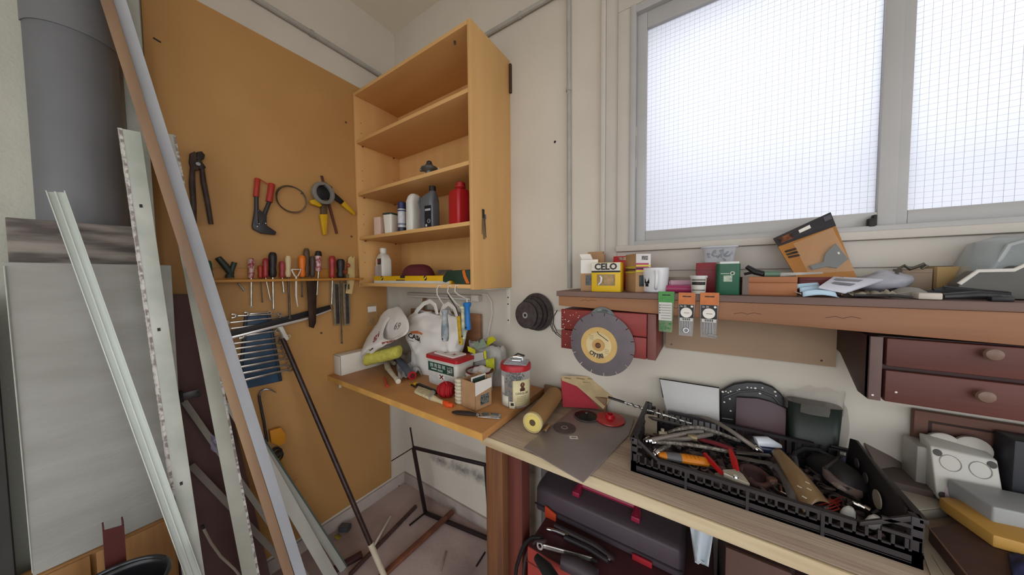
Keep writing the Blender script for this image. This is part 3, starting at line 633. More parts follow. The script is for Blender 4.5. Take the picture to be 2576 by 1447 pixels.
p = base(1001, 572, z4)+V((0, .028, 0)); t = bottle('spray_can', 'white aerosol can with a dark blue cap on the bottle shelf', 'spray can', p, [(0, .056, .056, .028), (.15, .056, .056, .028), (.158, .048, .048, .024)], mat('#cfd2d6', .3, .1, .1, 60)); fit(t, 0.82)
build('cap', B().lathe(p+V((0, 0, .158)), (0, 0, 1), [(0, .0265), (.042, .026), (.046, .022)], 20), mat('#2b3560', .4), t)
for z, h, c in ((.006, .03, '#2a2f44'), (.05, .012, '#7d8699'), (.14, .008, '#2b3560')):
    build('label_band', B().lathe(p+V((0, 0, z)), (0, 0, 1), [(0, .0286), (h, .0286)], 20, False, False), mat(c, .4, 0, .2), t)
p = base(1025, 570, z4)+V((0, .05, 0)); t = bottle('flat_bottle', 'tall white rounded flat bottle beside the grey oil bottle', 'bottle', p, [(0, .05, .095, .012), (.006, .054, .1, .014), (.17, .054, .1, .02), (.2, .05, .08, .022), (.215, .036, .05, .018), (.218, .02, .03, .01)], mat('#d9d8d0', .4, 0, .03), 4); fit(t, 0.93)
build('seam', B().box(p+V((-.001, -.0512, .01)), p+V((.001, -.049, .17))), mat('#bdbcb4', .5), t)
p = base(1064, 567, z4)+V((0, .045, 0)); t = bottle('oil_bottle', 'dark grey motor oil bottle with a black label and cap', 'bottle', p, [(0, .098, .075, .016), (.006, .104, .08, .018), (.165, .104, .08, .022), (.195, .09, .07, .026, .006, 0), (.212, .055, .05, .02, .02, 0), (.226, .038, .036, .018, .026, 0)], mat('#70747a', .35, .3, .1), 6); fit(t, 0.86)
build('cap', B().lathe(p+V((.026, .002, .227)), (0, 0, 1), [(0, .02), (.026, .02), (.028, .017)], 18), M_black, t)
build('handle_recess', B().tube([p+V((-.035, -.041, .195)), p+V((-.042, -.042, .16)), p+V((-.036, -.0415, .12))], [.003, .007, .003], 8), mat('#4d5157', .4), t)
R = Matrix.Rotation(math.radians(6), 3, 'Z')
def on(p, x, y, z, R=R): return p + R @ V((x, y, 0)) + V((0, 0, z))
build('label', B().ob(on(p, -.002, -.0405, .01), R @ V((.05, 0, 0)), R @ V((0, -.0006, 0)), (0, 0, .125)), mat('#1d1f24', .4), t)
build('label_mark', B().ob(on(p, .002, -.0412, .105), R @ V((.042, 0, 0)), R @ V((0, -.0005, 0)), (0, 0, .012)), mat('#b9bcc2', .4), t)
build('label_mark', B().ob(on(p, .004, -.0412, .014), R @ V((.012, 0, 0)), R @ V((0, -.0005, 0)), (0, 0, .014)), mat('#c9ccd0', .4), t)
build('label_mark', B().torus(on(p, .03, -.0412, .045), (0, 1, 0), .01, .003, 16, 5), mat('#8d9096', .4), t)
p = base(1139, 551, z4)+V((0, .045, 0)); t = bottle('jerry_can', 'bright red plastic jerry bottle at the right of the bottle shelf', 'bottle', p, [(0, .1, .08, .014), (.006, .106, .086, .016), (.165, .106, .086, .018), (.19, .1, .08, .02, .002, 0), (.2, .05, .05, .02, .012, 0), (.21, .044, .044, .02, .014, 0)], mat('#b51f25', .35, 0, .08), -14); fit(t, 0.86)
build('cap', B().lathe(p+V((.013, -.002, .211)), (0, 0, 1), [(0, .026), (.02, .026), (.024, .02)], 18), mat('#a81c22', .35), t)
build('neck_ring', B().lathe(p+V((.013, -.002, .207)), (0, 0, 1), [(0, .03), (.004, .03)], 18), mat('#c23a3a', .35), t)
p = base(1176, 548, z4)+V((-.012, .07, 0)); t = bottle('squeeze_bottle', 'dark blue-grey round bottle half hidden by the cabinet side', 'bottle', p, [(0, .06, .06, .028), (.08, .06, .06, .028), (.1, .04, .04, .02), (.12, .045, .045, .022), (.15, .055, .055, .027), (.165, .05, .05, .024)], mat('#4f5c66', .4, 0, .15)); fit(t, 0.85)
build('cap', B().lathe(p+V((0, 0, .165)), (0, 0, 1), [(0, .018), (.02, .017)], 16), mat('#39454f', .4), t)
# bottom shelf
p = base(955, 713, zb, -.235)+V((0, .03, 0)); t = bottle('chemical_bottle', 'white chemical bottle with a black and grey label on the bottom shelf', 'bottle', p, [(0, .095, .06, .012), (.005, .1, .064, .014), (.135, .1, .064, .016), (.165, .07, .05, .02), (.172, .036, .036, .017), (.185, .034, .034, .016)], mat('#d6d3c8', .4, 0, .04), -12); fit(t, 1.02)
build('cap', B().lathe(p+V((0, 0, .18)), (0, 0, 1), [(0, .019), (.022, .019), (.025, .015)], 18), M_white, t)
R = Matrix.Rotation(math.radians(-12), 3, 'Z')
build('label', B().ob(on(p, -.005, -.033, .02, R), R @ V((.05, 0, 0)), R @ V((0, -.0006, 0)), (0, 0, .085)), mat('#b3aea8', .5, 0, .2, 120), t)
build('label', B().ob(on(p, -.005, -.033, .107, R), R @ V((.05, 0, 0)), R @ V((0, -.0008, 0)), (0, 0, .034)), mat('#2a2323', .5), t)
build('emblem', B().torus(on(p, .018, -.034, .128, R), (0, 1, 0), .007, .002, 14, 5), mat('#b03030', .4), t)
build('label', B().ob(on(p, -.047, -.033, .02, R), R @ V((.035, 0, 0)), R @ V((0, -.0006, 0)), (0, 0, .08)), mat('#b9b5c0', .5, 0, .2, 120), t)
# maroon cap
p = base(1052, 697, zb, -.19)
t = thing('cap', 'dark maroon cloth cap lying behind the spirit level', 'cap', p)
M_cap = mat('#5d1f24', .8, 0, .15, 40)
b = B(); rings = []
for j in range(9):
    v = j/8; rr_ = math.cos(v*math.pi/2)**.6; rings.append([p + V((math.cos(a)*.115*rr_*(1+.05*nz((a, v, 2), 2)), math.sin(a)*.075*rr_, .1*math.sin(v*math.pi/2)**.9+.004)) for a in [2*math.pi*i/28 for i in range(28)]])
build('crown', b.loft(rings), M_cap, t, ang=60)
build('peak', B().grid(lambda u, v: p + V((-.09-.06*v, -.06+.1*u, .016-.012*v*v+.012*math.sin(u*3.14))), 8, 5), M_cap, t, solid=.003)
# yellow spirit level
a = base(946, 716, zb); c = Y(1138, 716, -.272); c.z = zb
t = thing('spirit_level', 'yellow spirit level lying along the front of the bottom shelf', 'level', (a+c)/2)
H = .040
build('beam', B().box((a.x, -.285, zb), (c.x, -.262, zb+H)), mat('#d8a812', .4, 0, .1, 12), t, bevel=.002)
build('lower_flange', B().box((a.x+.004, -.2865, zb), (c.x-.004, -.285, zb+.014)), mat('#c9c6ba', .4, 0, .1), t)
for f in (.13, .72): build('vial_window', B().lathe((a.x+(c.x-a.x)*f, -.285, zb+.028), (0, -1, 0), [(0, .012), (.0008, .012)], 18), M_black, t); build('vial', B().tube([(a.x+(c.x-a.x)*f-.008, -.2865, zb+.022), (a.x+(c.x-a.x)*f+.008, -.2865, zb+.034)], .004, 8), mat('#c7b93a', .2), t)
build('top_vial', B().box((a.x+(c.x-a.x)*.43-.02, -.2855, zb+H-.012), (a.x+(c.x-a.x)*.43+.02, -.265, zb+H+.0008)), M_dark, t)
build('stamp', B().box((a.x+(c.x-a.x)*.34, -.2853, zb+.014), (a.x+(c.x-a.x)*.46, -.2848, zb+.02)), mat('#6b4a1a', .5), t)
# hand saw with green and orange handle
x0 = c.x+.002; t = thing('hand_saw', 'green and black saw handle with an orange stripe at the shelf end', 'saw', (.85, -.27, zb))
build('handle', B().prism([(x0-.05, -.288, zb+.034), (x0-.02, -.288, zb+.062), (.90, -.288, zb+.066), (.903, -.288, zb), (x0+.03, -.288, zb), (x0+.01, -.288, zb+.02), (x0-.03, -.288, zb+.006), (x0-.05, -.288, zb+.01)], (0, .022, 0)), mat('#26402f', .5, 0, .2), t, bevel=.004)
build('stripe', B().prism([(.85, -.29, zb+.06), (.865, -.29, zb+.066), (.872, -.29, zb+.04), (.893, -.29, zb+.004), (.874, -.29, zb+.004), (.856, -.29, zb+.035)], (0, .001, 0)), mat('#e0702a', .4), t)
build('blade', B().box((x0-.12, -.255, zb+.0465), (x0-.02, -.253, zb+.068)), M_steel, t)
p = V((.878, -.10, zb)); t = thing('packet', 'small clear packet standing at the right end of the bottom shelf', 'packet', p)
build('film', B().box(p+V((-.03, -.003, 0)), p+V((.025, .003, .09))), clear('#d0c4b0', .4), t); build('card', B().box(p+V((-.028, -.0042, .045)), p+V((.023, -.0032, .062))), mat('#c9c3b8', .6), t)
p = V((.77, -.14, zb)); t = thing('wooden_peg', 'small red-brown peg behind the spirit level', 'peg', p)
build('peg', B().lathe(p, (0, 0, 1), [(0, .007), (.05, .006), (.058, .008), (.066, .003)], 10), mat('#9a4a2c', .5), t)
# keys / hex wires on a nail on the cabinet side
t = thing('hex_key_bunch', 'bunch of thin black hex keys hung on the cabinet side', 'keys', X(1218, 600, CX1))
build('nail', B().tube([X(1215, 528, CX1-.01), X(1215, 528, CX1+.012)], .0025, 6), M_dark, t)
build('clip', B().box(X(1213, 548, CX1+.001), X(1219, 527, CX1+.006)), M_black, t, bevel=.001)
build('tag', B().box(X(1218, 552, CX1+.003), X(1223, 540, CX1+.008)), mat('#5d5560', .5), t, bevel=.001)
for a, c in (((1214, 548), (1213, 590)), ((1216, 548), (1217, 602)), ((1220, 550), (1223, 598)), ((1219, 550), (1220, 602))):
    build('key', B().tube([X(*a, CX1+.004), X(*c, CX1+.003)], .0014, 6), M_dsteel, t)
# paint-roller handles hooked over the bottom panel
def roller(label, hook, grip, m, r0, prof=None, m2=None):
    y = -.308
    t = thing('paint_roller', label, 'roller', Y(*grip[1], y), 'paint roller handles hooked under the cabinet')
    build('wire_frame', B().tube([Y(px, py, yy) for px, py, yy in hook], .0032, 8), mat('#cfcbc0', .4) if m2 is None else m2, t)
    p, q = Y(*grip[0], y), Y(*grip[1], y); L = (q-p).length; r = mx(p, r0)/2
    prof = prof or [(0, .7), (.03, 1.05), (.09, 1.0), (.16, .78), (.3, .85), (.55, 1.05), (.8, 1.1), (.95, 1.0), (1, .8)]
    build('grip', B().lathe(p, q-p, [(h*L, k*r) for h, k in prof], 14), m, t)
    d = (q-p).normalized(); build('hang_hole', B().lathe(q-d*.012+V((0, -r*.95, 0)), (0, -1, 0), [(0, .004), (.002, .004)], 10), M_black, t)
    return t
M_paint = mat('#a9adb0', .6, 0, 0, 22, .2, 40, '#6f7b80', lo=.4, hi=.6); M_paint2 = mat('#c5c4a4', .6, 0, 0, 35, .2, 40, '#7d8c8c', lo=.4, hi=.6)
roller('grey paint-splashed roller handle at the left of the hanging row', [(1125, 719, -.1), (1122, 718, -.28), (1103, 719, -.308), (1099, 728, -.308), (1100, 742, -.308), (1109, 757, -.308), (1117, 768, -.308), (1118, 782, -.308)], ((1119, 778), (1120, 858)), M_paint, 18)
roller('pale speckled roller handle beside the blue one', [(1150, 719, -.1), (1148, 718, -.28), (1128, 720, -.308), (1126, 735, -.308), (1135, 748, -.308), (1148, 764, -.308), (1160, 772, -.308), (1162, 778, -.308)], ((1164, 768), (1168, 852)), M_paint2, 15, [(0, .5), (.04, 1.15), (.08, 1.2), (.13, .7), (.5, .75), (.9, .8), (1, .6)])
roller('bright blue roller handle at the right of the hanging row', [(1170, 718, -.1), (1166, 718, -.28), (1146, 719, -.308), (1144, 733, -.308), (1152, 741, -.308), (1165, 747, -.3), (1175, 752, -.308), (1175, 764, -.308)], ((1175, 761), (1178, 830)), mat('#1f6fb5', .45, 0, .06), 19, [(0, .9), (.04, 1.15), (.12, 1.05), (.2, .68), (.4, .66), (.75, .72), (.95, .8), (1, .6)])
t = thing('paint_roller', 'narrow yellow roller handle hanging behind the pale one', 'roller', Y(1160, 868, -.29), 'paint roller handles hooked under the cabinet')
p, q = Y(1154, 795, -.29), Y(1160, 868, -.29)
build('grip', B().bar(p, q, mx(p, 12), .012, (0, 1, 0)), mat('#d0aa2c', .5, 0, .25, 40), t, bevel=.004)
build('hang_hole', B().lathe(lerp(p, q, .9)+V((0, -.0065, 0)), (0, -1, 0), [(0, .003), (.001, .003)], 8), M_black, t)
build('wire_frame', B().tube([Y(1140, 719, -.1), Y(1138, 718, -.27), Y(1126, 722, -.295), Y(1128, 745, -.29), Y(1148, 775, -.29), p], .0028, 8), M_dsteel, t)
# ================================================================== things on the corner worktop
M_card = mat('#b08a64', .75, 0, .1, 20); M_cardw = mat('#dcd6ca', .7, 0, .04); M_bag = mat('#eeebe5', .4, 0, .04, 12, .9, 16, trans=.2)
M_bagi = mat('#c7c2ba', .5, 0, .06, 12, .5, 14, trans=.3); M_rd = mat('#b01f28', .4, 0, .06); M_print = mat('#332a28', .6)
# long white carton
t = thing('long_carton', 'long plain white carton lying against the panel on the worktop', 'carton', (.05, -.32, PZ))
build('box', B().box((.016, -.455, PZ+.0005), (.09, -.15, PZ+.112)), M_cardw, t, bevel=.001)
build('flap_gap', B().box((.018, -.4555, PZ+.108), (.088, -.4549, PZ+.1105)), M_print, t)
build('corner_seam', B().box((.0885, -.4554, PZ+.001), (.0905, -.4534, PZ+.111)), mat('#8f887c', .7), t)
# crumpled carrier bag lying open
t = thing('carrier_bag', 'crumpled white carrier bag with red print lying open to the right', 'bag', (.22, -.25, PZ))
mouth = [Y(*q) for q in ((1003, 770, -.20), (1019, 788, -.24), (1031, 812, -.27), (1029, 836, -.30), (1010, 850, -.33), (988, 856, -.34), (968, 850, -.335), (970, 826, -.29), (985, 797, -.235))]
mc = sum(mouth, V((0, 0, 0)))/len(mouth); tail = Y(902, 903, -.31); mfull = []
for i in range(len(mouth)):
    p0, p1, p2, p3 = (mouth[(i+k) % len(mouth)] for k in (-1, 0, 1, 2))
    for k in range(4): s_ = k/4; mfull.append(.5*((2*p1)+(p2-p0)*s_+(2*p0-5*p1+4*p2-p3)*s_*s_+(3*p1-p0-3*p2+p3)*s_**3))
rings = []
_sc = ((0, .12), (.06, .28), (.12, .42), (.2, .58), (.28, .72), (.37, .82), (.46, .9), (.55, .95), (.64, .98), (.73, .99), (.82, 1.0), (.91, 1), (1, 1))
for k, (f_, sc) in enumerate(_sc):
    c = lerp(tail, mc, f_); bend = .035*math.sin(f_*3.14)
    rings.append([c + V((-.01, 0, bend)) + (p-mc)*sc*(1+(.2*nz((math.cos(i*.1745)*2, math.sin(i*.1745)*2, k*.3))+.12*abs(nz((math.cos(i*.1745)*6, math.sin(i*.1745)*6, k*.5))) if 0 < k < 12 else 0)) for i, p in enumerate(mfull)])
rings = [[V((max(p.x, .094), p.y, max(p.z, PZ+.002))) for p in r] for r in rings]
b = B().loft(rings, True, False); bt = bvh(b)
build('bag_body', b, M_bag, t, ang=80, solid=.0008)
print_on(bt, 'gi', .075, 948, 846, (.5, .1, .6), M_rd, t)
print_on(bt, '69', .06, 1000, 822, (1, .3, -.1), mat('#9a938d', .6), t)
patch_on(bt, [(960, 862), (1000, 852), (1000, 857), (962, 868)], mat('#b0574a', .5, 0, .5, 60), t)
patch_on(bt, [(928, 880), (938, 874), (939, 878), (930, 884)], M_print, t); patch_on(bt, [(903, 890), (910, 885), (911, 889), (904, 893)], M_rd, t)
# yellow roller sleeve
p0, p1 = X(921, 905, .15), X(1006, 884, .36); p0.z = max(p0.z, PZ+.0375); p1.z = max(p1.z, PZ+.0375); d = p1-p0; L = d.length
t = thing('roller_sleeve', 'yellow fluffy paint roller sleeve lying before the carrier bag', 'roller', (p0+p1)/2-V((0, 0, .037)))
random.seed(2); b = B(); rings = []
for k in range(27):
    h = k/26; ringr = .036 if 0 < k < 26 else .026
    a_ = V((0, 0, 1)); e2 = d.normalized().cross(a_)
    rings.append([p0+d*h + (a_*math.cos(q)+e2*math.sin(q))*(ringr+.003*nz((h*20, math.cos(q)*3, math.sin(q)*3))) for q in [2*math.pi*i/24 for i in range(24)]])
build('nap', b.loft(rings), mat('#c5bd55', .9, 0, .15, 40, .8, 160), t, ang=70)
build('core', B().ring(p0-d.normalized()*.001, d, .014, .019, .004, 18), mat('#8f7a50', .7), t)
# loose fittings between sleeve and tub
t = thing('tap_fitting', 'beige corroded pipe fitting lying beside the yellow sleeve', 'fitting', Z(985, 945, PZ))
q = [Z(972, 912, PZ+.03), Z(975, 925, PZ+.024), Z(984, 938, PZ+.018), Z(998, 955, PZ+.012)]
build('spout', B().tube(q, [.014, .016, .012, .010], 10), mat('#c9bfa6', .6, 0, .2, 30), t)
build('elbow', B().tube([Z(968, 905, PZ+.032), Z(980, 908, PZ+.03), Z(992, 915, PZ+.024)], [.012, .015, .011], 10), mat('#b3a78e', .6, 0, .2, 30), t)
build('collar', B().tube([Z(997, 953, PZ+.012), Z(1002, 960, PZ+.012)], .013, 10), mat('#d0c9b6', .5), t)
t = thing('sealant_tube', 'slate blue sealant tube with a red end lying on the worktop', 'tube', Z(1020, 945, PZ))
a, c = Z(1002, 905, PZ+.03), Z(1036, 944, PZ+.022)
build('tube_body', B().tube([a, c], .02, 16), mat('#5f6879', .4, 0, .15, 30), t)
build('red_end', B().tube([c, c+(c-a).normalized()*.012], .0215, 16), M_rd, t)
build('end_hollow', B().lathe(c+(c-a).normalized()*.0122, c-a, [(0, .014), (.0006, .014)], 14), mat('#5e1016', .5), t)
build('nozzle', B().tube([a, a-(c-a).normalized()*.05], [.012, .004], 10), M_black, t)
t = thing('small_screwdriver', 'tiny red-tipped clear screwdriver near the worktop edge', 'screwdriver', Z(970, 955, PZ))
build('handle', B().tube([Z(967, 950, PZ+.007), Z(974, 972, PZ+.007)], [.006, .007], 8), mat('#b5342c', .3), t)
build('shank', B().tube([Z(967, 950, PZ+.007), Z(962, 932, PZ+.007)], .003, 6), M_shaft, t)
def film(name, label, poly, z, m, wob=.02, n=10, seed=1, base_z=None):
    """crumpled sheet spanning four picture corners on the level z"""
    q = [Z(x, y, z) for x, y in poly]; random.seed(seed)
    f = lambda u, v: lerp(lerp(q[0], q[1], u), lerp(q[3], q[2], u), v) + V((0, 0, .003+wob*abs(nz((u*3+seed, v*3, seed)))*1.6))
    return build(name, B().grid(f, n, n), m, label=label, cat='plastic', solid=.0006, ang=80)
film('plastic_film', 'clear crumpled plastic wrap around the sealant tube', [(992, 900), (1068, 905), (1060, 948), (1003, 962)], PZ, clear('#d8dade', .35, .25), .045, 14, 4)
film('paper_scrap', 'white crumpled paper between the bags and the red-lidded tub', [(1002, 885), (1066, 885), (1070, 932), (1010, 925)], PZ, mat('#d5d3d0', .5, 0, .05, 20, trans=.2), .05, 12, 9)
p = Z(1058, 918, PZ); t = thing('sponge', 'small pink sponge scrap behind the sealant tube', 'sponge', p)
build('foam', B().lathe(p+V((0, 0, .05)), (.2, -1, .2), [(0, .018), (.004, .021), (.02, .021), (.024, .018)], 16), mat('#d9a8a4', .9, 0, .1), t)
# standing carrier bag with handles
t = thing('carrier_bag', 'white carrier bag with black and orange logo standing at the wall', 'bag', (.42, -.13, PZ))
prof = [(900, 1040, 1148, .05), (880, 1036, 1152, .06), (850, 1029, 1158, .062), (825, 1027, 1164, .058), (800, 1034, 1160, .045), (788, 1048, 1150, .03)]
rings = []
for k in range(21):
    f_ = k/20*(len(prof)-1); i0 = min(int(f_), len(prof)-2); g = f_-i0
    py, xl, xr, dy = (prof[i0][j]*(1-g)+prof[i0+1][j]*g for j in range(4))
    a, c = Y(xl, py, -.15), Y(xr, py, -.15); ce = (a+c)/2; w = (c-a).length/2; z = PZ+.002 if k == 0 else ce.z; ring_ = []
    for i in range(64):
        q = 2*math.pi*i/64; cr = .012*nz((math.cos(q)*5, math.sin(q)*4, k*.35))+.006*abs(nz((math.cos(q)*11, math.sin(q)*9+3, k*.7)))
        ring_.append(V((ce.x + w*math.copysign(abs(math.cos(q))**.7, math.cos(q))*(1+.06*nz((q*2, k*.25, 1))), -.14 + (dy+cr)*math.copysign(abs(math.sin(q))**.6, math.sin(q))*(1+.3*nz((math.cos(q)*3, math.sin(q)*2, k*.2))), z + (.03*nz((math.cos(q)*2.5, math.sin(q), 4)) if k == 20 else 0))))
    rings.append(ring_)
rings[0] = [V((p.x, p.y, PZ+.001)) for p in rings[0]]
b = B().loft(rings, True, False); bt2 = bvh(b)
build('bag_body', b, M_bag, t, ang=80, solid=.0008)
for pts in ([(1040, 800), (1050, 780), (1066, 764), (1082, 758), (1094, 768), (1100, 792)], [(1108, 792), (1116, 772), (1128, 764), (1142, 776), (1152, 800)]):
    build('handle', B().tube([Y(x, y, -.16) for x, y in pts], [.011, .013, .012, .012, .013, .012][:len(pts)], 8, True, .25, (0, 1, 0)), M_bag, t, ang=80)
print_on(bt2, 'CASA', .040, 1046, 849, (1, 0, -.22), M_print, t, bold=.0012)
patch_on(bt2, [(1052, 833), (1062, 838), (1070, 847), (1056, 841)], mat('#cf7a4a', .5), t, 'logo_arc'); patch_on(bt2, [(1030, 834), (1052, 832), (1056, 840), (1032, 839)], mat('#cf7a4a', .5), t, 'logo_arc')
patch_on(bt2, [(1030, 856), (1041, 859), (1041, 860), (1030, 857)], M_print, t, 'logo_line')
# board and batten behind the bag
t = thing('wall_board', 'brown board and batten standing behind the white bag', 'board', (.6, -.02, PZ))
a = Y(1034, 776, -.025); c = Y(1208, 790, -.025)
build('board', B().box((a.x, -.028, PZ+.001), (c.x, -.0125, a.z)), wood('#9b6f4c', '#84583c', 'x'), t, bevel=.001)
p = Y(1064, 780, -.03); q = Y(1068, 744, -.02); build('batten', B().bar(p, q, .02, .01, (0, 1, 0)), wood('#8f6244', '#7a5038', 'z'), t, bevel=.001)
# plastic tub with a red lid
a, c = Z(1074, 962, PZ), Z(1150, 986, PZ); rz = math.degrees(math.atan2(c.y-a.y, c.x-a.x)); w = (c-a).length
R = Matrix.Rotation(math.radians(rz), 3, 'Z'); dd = .125; ce = (a+c)/2 + R @ V((0, dd/2, 0)); ce.z = PZ
t = thing('tile_tub', 'white plastic tub with a red lid and green label', 'tub', ce)
Ht = .135
build('tub', rloft(B(), ce, [(0, w*.92, dd*.92, .012), (.003, w*.94, dd*.94, .014), (Ht, w, dd, .016)], rz, 4), mat('#dad7cc', .4, 0, .04), t, ang=50)
build('rim', rloft(B(), ce, [(Ht-.016, w*1.02, dd*1.03, .016), (Ht-.004, w*1.025, dd*1.035, .016)], rz, 4), mat('#d4d0c6', .4), t)
build('lid', rloft(B(), ce, [(Ht-.004, w*1.06, dd*1.08, .016), (Ht+.012, w*1.06, dd*1.08, .016), (Ht+.014, w*1.03, dd*1.03, .014)], rz, 4), M_rd, t)
def onf(x, z, o=.0006): return ce + R @ V((x*w/2, -dd/2*(.94+.06*z/Ht)-o, 0)) + V((0, 0, z))
def face(x0, x1, z0, z1, o=.0006, th=.0005): return B().prism([onf(x0, z0, o), onf(x1, z0, o), onf(x1, z1, o), onf(x0, z1, o)], R @ V((0, -th, 0)))
build('label', face(-.88, .8, .068, .115), mat('#1f4a3c', .4), t)
build('label', face(-.86, .6, .012, .06), mat('#c9c8c4', .5, 0, .08, 80), t)
for k in range(4): build('pictogram', face(-.74+k*.27, -.54+k*.27, .09, .109, .0012), mat('#b9c7c0', .5, 0, .5, 150), t)
build('print_line', face(-.66, -.3, .078, .084, .0012), mat('#cfd6d0', .5), t); build('print_line', face(-.24, .1, .074, .084, .0012), mat('#9fb0a8', .5), t)
build('figure', face(.4, .72, .074, .108, .0012), mat('#d3d6d0', .5, 0, .8, 130), t)
build('hazard_mark', face(-.18, .2, .034, .064, .0014), M_white, t)
for s_ in (-1, 1):
    a1, a2 = onf(-.1, .049-.010*s_, .0022), onf(.13, .049+.010*s_, .0022); build('hazard_cross', B().bar(a1, a2, .001, .006), mat('#6b1218', .5), t)
# double socket plate on the lid
p = ce + R @ V((-.002, .0, 0)) + V((0, 0, Ht+.0142)); t = thing('socket_plate', 'white double frame plate resting on the red lid', 'plate', p)
M4 = Matrix.Translation(p) @ Matrix.Rotation(math.radians(rz-4), 4, 'Z')
b = B(M4); w2, d2, hz = .075, .042, .007
xs = [-w2, -.052, -.014, .014, .052, w2]
for i in range(5):
    if i in (1, 3): b.box((xs[i], -d2, 0), (xs[i+1], -.018, hz)).box((xs[i], .018, 0), (xs[i+1], d2, hz))
    else: b.box((xs[i], -d2, 0), (xs[i+1], d2, hz))
build('plate', b, M_white, t)
for x in (-.033, .033): build('clip', B(M4).box((x-.022, -.004, .001), (x-.012, .006, .004)), M_white, t)
# open grout sack, yellow and grey
t = thing('grout_sack', 'open yellow and grey powder sack behind the red-lidded tub', 'sack', (.84, -.09, PZ))
prof = [(950, 1190, 1262, .045), (930, 1188, 1266, .05), (905, 1186, 1268, .045), (880, 1182, 1264, .035), (866, 1180, 1258, .03)]
rings = []
for k, (py, xl, xr, dy) in enumerate(prof):
    a, c = Y(xl, py, -.1), Y(xr, py, -.1); ce_ = (a+c)/2; w_ = (c-a).length/2
    rings.append([V((ce_.x + w_*math.copysign(abs(math.cos(q))**.7, math.cos(q))*(1+.1*nz((q*2, k, 5))), -.09 + dy*math.copysign(abs(math.sin(q))**.7, math.sin(q))*(1+.3*nz((q*3, k, 2))), (PZ+.001 if k == 0 else ce_.z+.02*nz((q*2, k, 9))))) for q in [2*math.pi*i/32 for i in range(32)]])
build('sack_body', B().loft(rings, True, False), mat('#b7b4ac', .6, 0, .2, 14, .5, 25, '#8f8d88'), t, ang=70, solid=.001)
M_ylw = mat('#d3cf24', .5, 0, .12, 20)
def patch(poly, y, m, nm='flap', th=.001): return build(nm, B().prism([Y(x_, y_, yy) for x_, y_, yy in poly] if len(poly[0]) == 3 else [Y(x_, y_, y) for x_, y_ in poly], (0, -th, 0)), m, t)
patch([(1176, 871, -.15), (1196, 880, -.16), (1196, 891, -.16), (1178, 884, -.15)], 0, M_ylw)
patch([(1192, 862, -.13), (1216, 852, -.12), (1226, 872, -.14), (1198, 880, -.16)], 0, mat('#8fa08c', .5))
patch([(1228, 850, -.09), (1240, 846, -.08), (1248, 856, -.09), (1222, 874, -.13)], 0, M_ylw)
patch([(1217, 884, -.158), (1222, 882, -.158), (1224, 902, -.158), (1219, 904, -.158)], 0, M_ylw)
patch([(1222, 905, -.156), (1244, 900, -.15), (1244, 935, -.15), (1224, 935, -.156)], 0, mat('#c5c92a', .5, 0, .2, 90))
patch([(1184, 892, -.157), (1216, 886, -.157), (1217, 905, -.157), (1188, 912, -.157)], 0, mat('#c2c0b8', .5), 'panel')
build('clip', B().torus(Y(1208, 858, -.12), (1, .2, 0), .012, .004, 16, 6, 0, 3.6), mat('#4a3f3c', .5), t)
# white paint tin with maroon rim
p = Z(1207, 982, PZ); t = thing('paint_tin', 'white paint tin with a maroon rim behind the cardboard box', 'tin', p)
build('tin_body', B().lathe(p, (0, 0, 1), [(0, .058), (.002, .06), (.096, .064)], 28, True, False), mat('#d6d3cb', .45, 0, .08), t, solid=.001)
build('rim', B().torus(p+V((0, 0, .098)), (0, 0, 1), .063, .0045, 32, 8), mat('#6b1f24', .4), t)
build('paper_lining', B().grid(lambda u, v: p + V((-.05+.1*u, -.045+.085*v, .082+.02*nz((u*3, v*3, 7))+.02*v)), 10, 10), mat('#d8d4d2', .6, 0, .05), t, solid=.0006, ang=80)
# cardboard box with picture label
N_, Lc, Rc = Z(1196, 1036, PZ+.001), Z(1161, 1021, PZ+.001), Z(1237, 1018, PZ+.001)
t = thing('cardboard_box', 'open brown cardboard box with a white top and dark picture label', 'box', (Lc+Rc)/2)
h = V((0, 0, .118)); u1, u2 = Lc-N_, Rc-N_; th = .002
build('left_wall', B().ob(N_, u1, u2.normalized()*th, h*.98), M_card, t)
build('right_wall', B().ob(N_, u2, u1.normalized()*th, h), M_card, t)
build('rear_wall', B().ob(N_+u1, u2, -u1.normalized()*th, h), M_card, t); build('rear_wall', B().ob(N_+u2, u1, -u2.normalized()*th, h*1.05), M_card, t)
build('floor_panel', B().ob(N_, u1, u2, (0, 0, .002)), M_card, t)
nr = u2.normalized().cross(V((0, 0, 1))).normalized(); nr = nr if nr.dot(CAM-N_) > 0 else -nr
def rf(x0, x1, z0, z1, o=.0006): return B().prism([N_+u2*x0+nr*o+V((0, 0, z0)), N_+u2*x1+nr*o+V((0, 0, z0)), N_+u2*x1+nr*o+V((0, 0, z1)), N_+u2*x0+nr*o+V((0, 0, z1))], nr*.0005)
build('white_band', B().prism([N_+u2*0+nr*.0004+V((0, 0, .062)), N_+u2+nr*.0004+V((0, 0, .078)), N_+u2+nr*.0004+h, N_+nr*.0004+h], nr*.0004), M_white, t)
build('picture_label', rf(.3, .82, .016, .058), mat('#2a2d2c', .4, 0, 0, 160, hex2='#6a706c', lo=.55, hi=.45), t)
build('inner_card', B().ob(N_+u1*.35+u2*.1+V((0, 0, .1)), u2*.85, u1*.05, (0, 0, .03)), M_white, t)
build('inner_print', B().ob(N_+u1*.33+u2*.15+V((0, 0, .1)), u2*.75, u1*.01, (0, 0, .024)), mat('#3a4a40', .5), t)
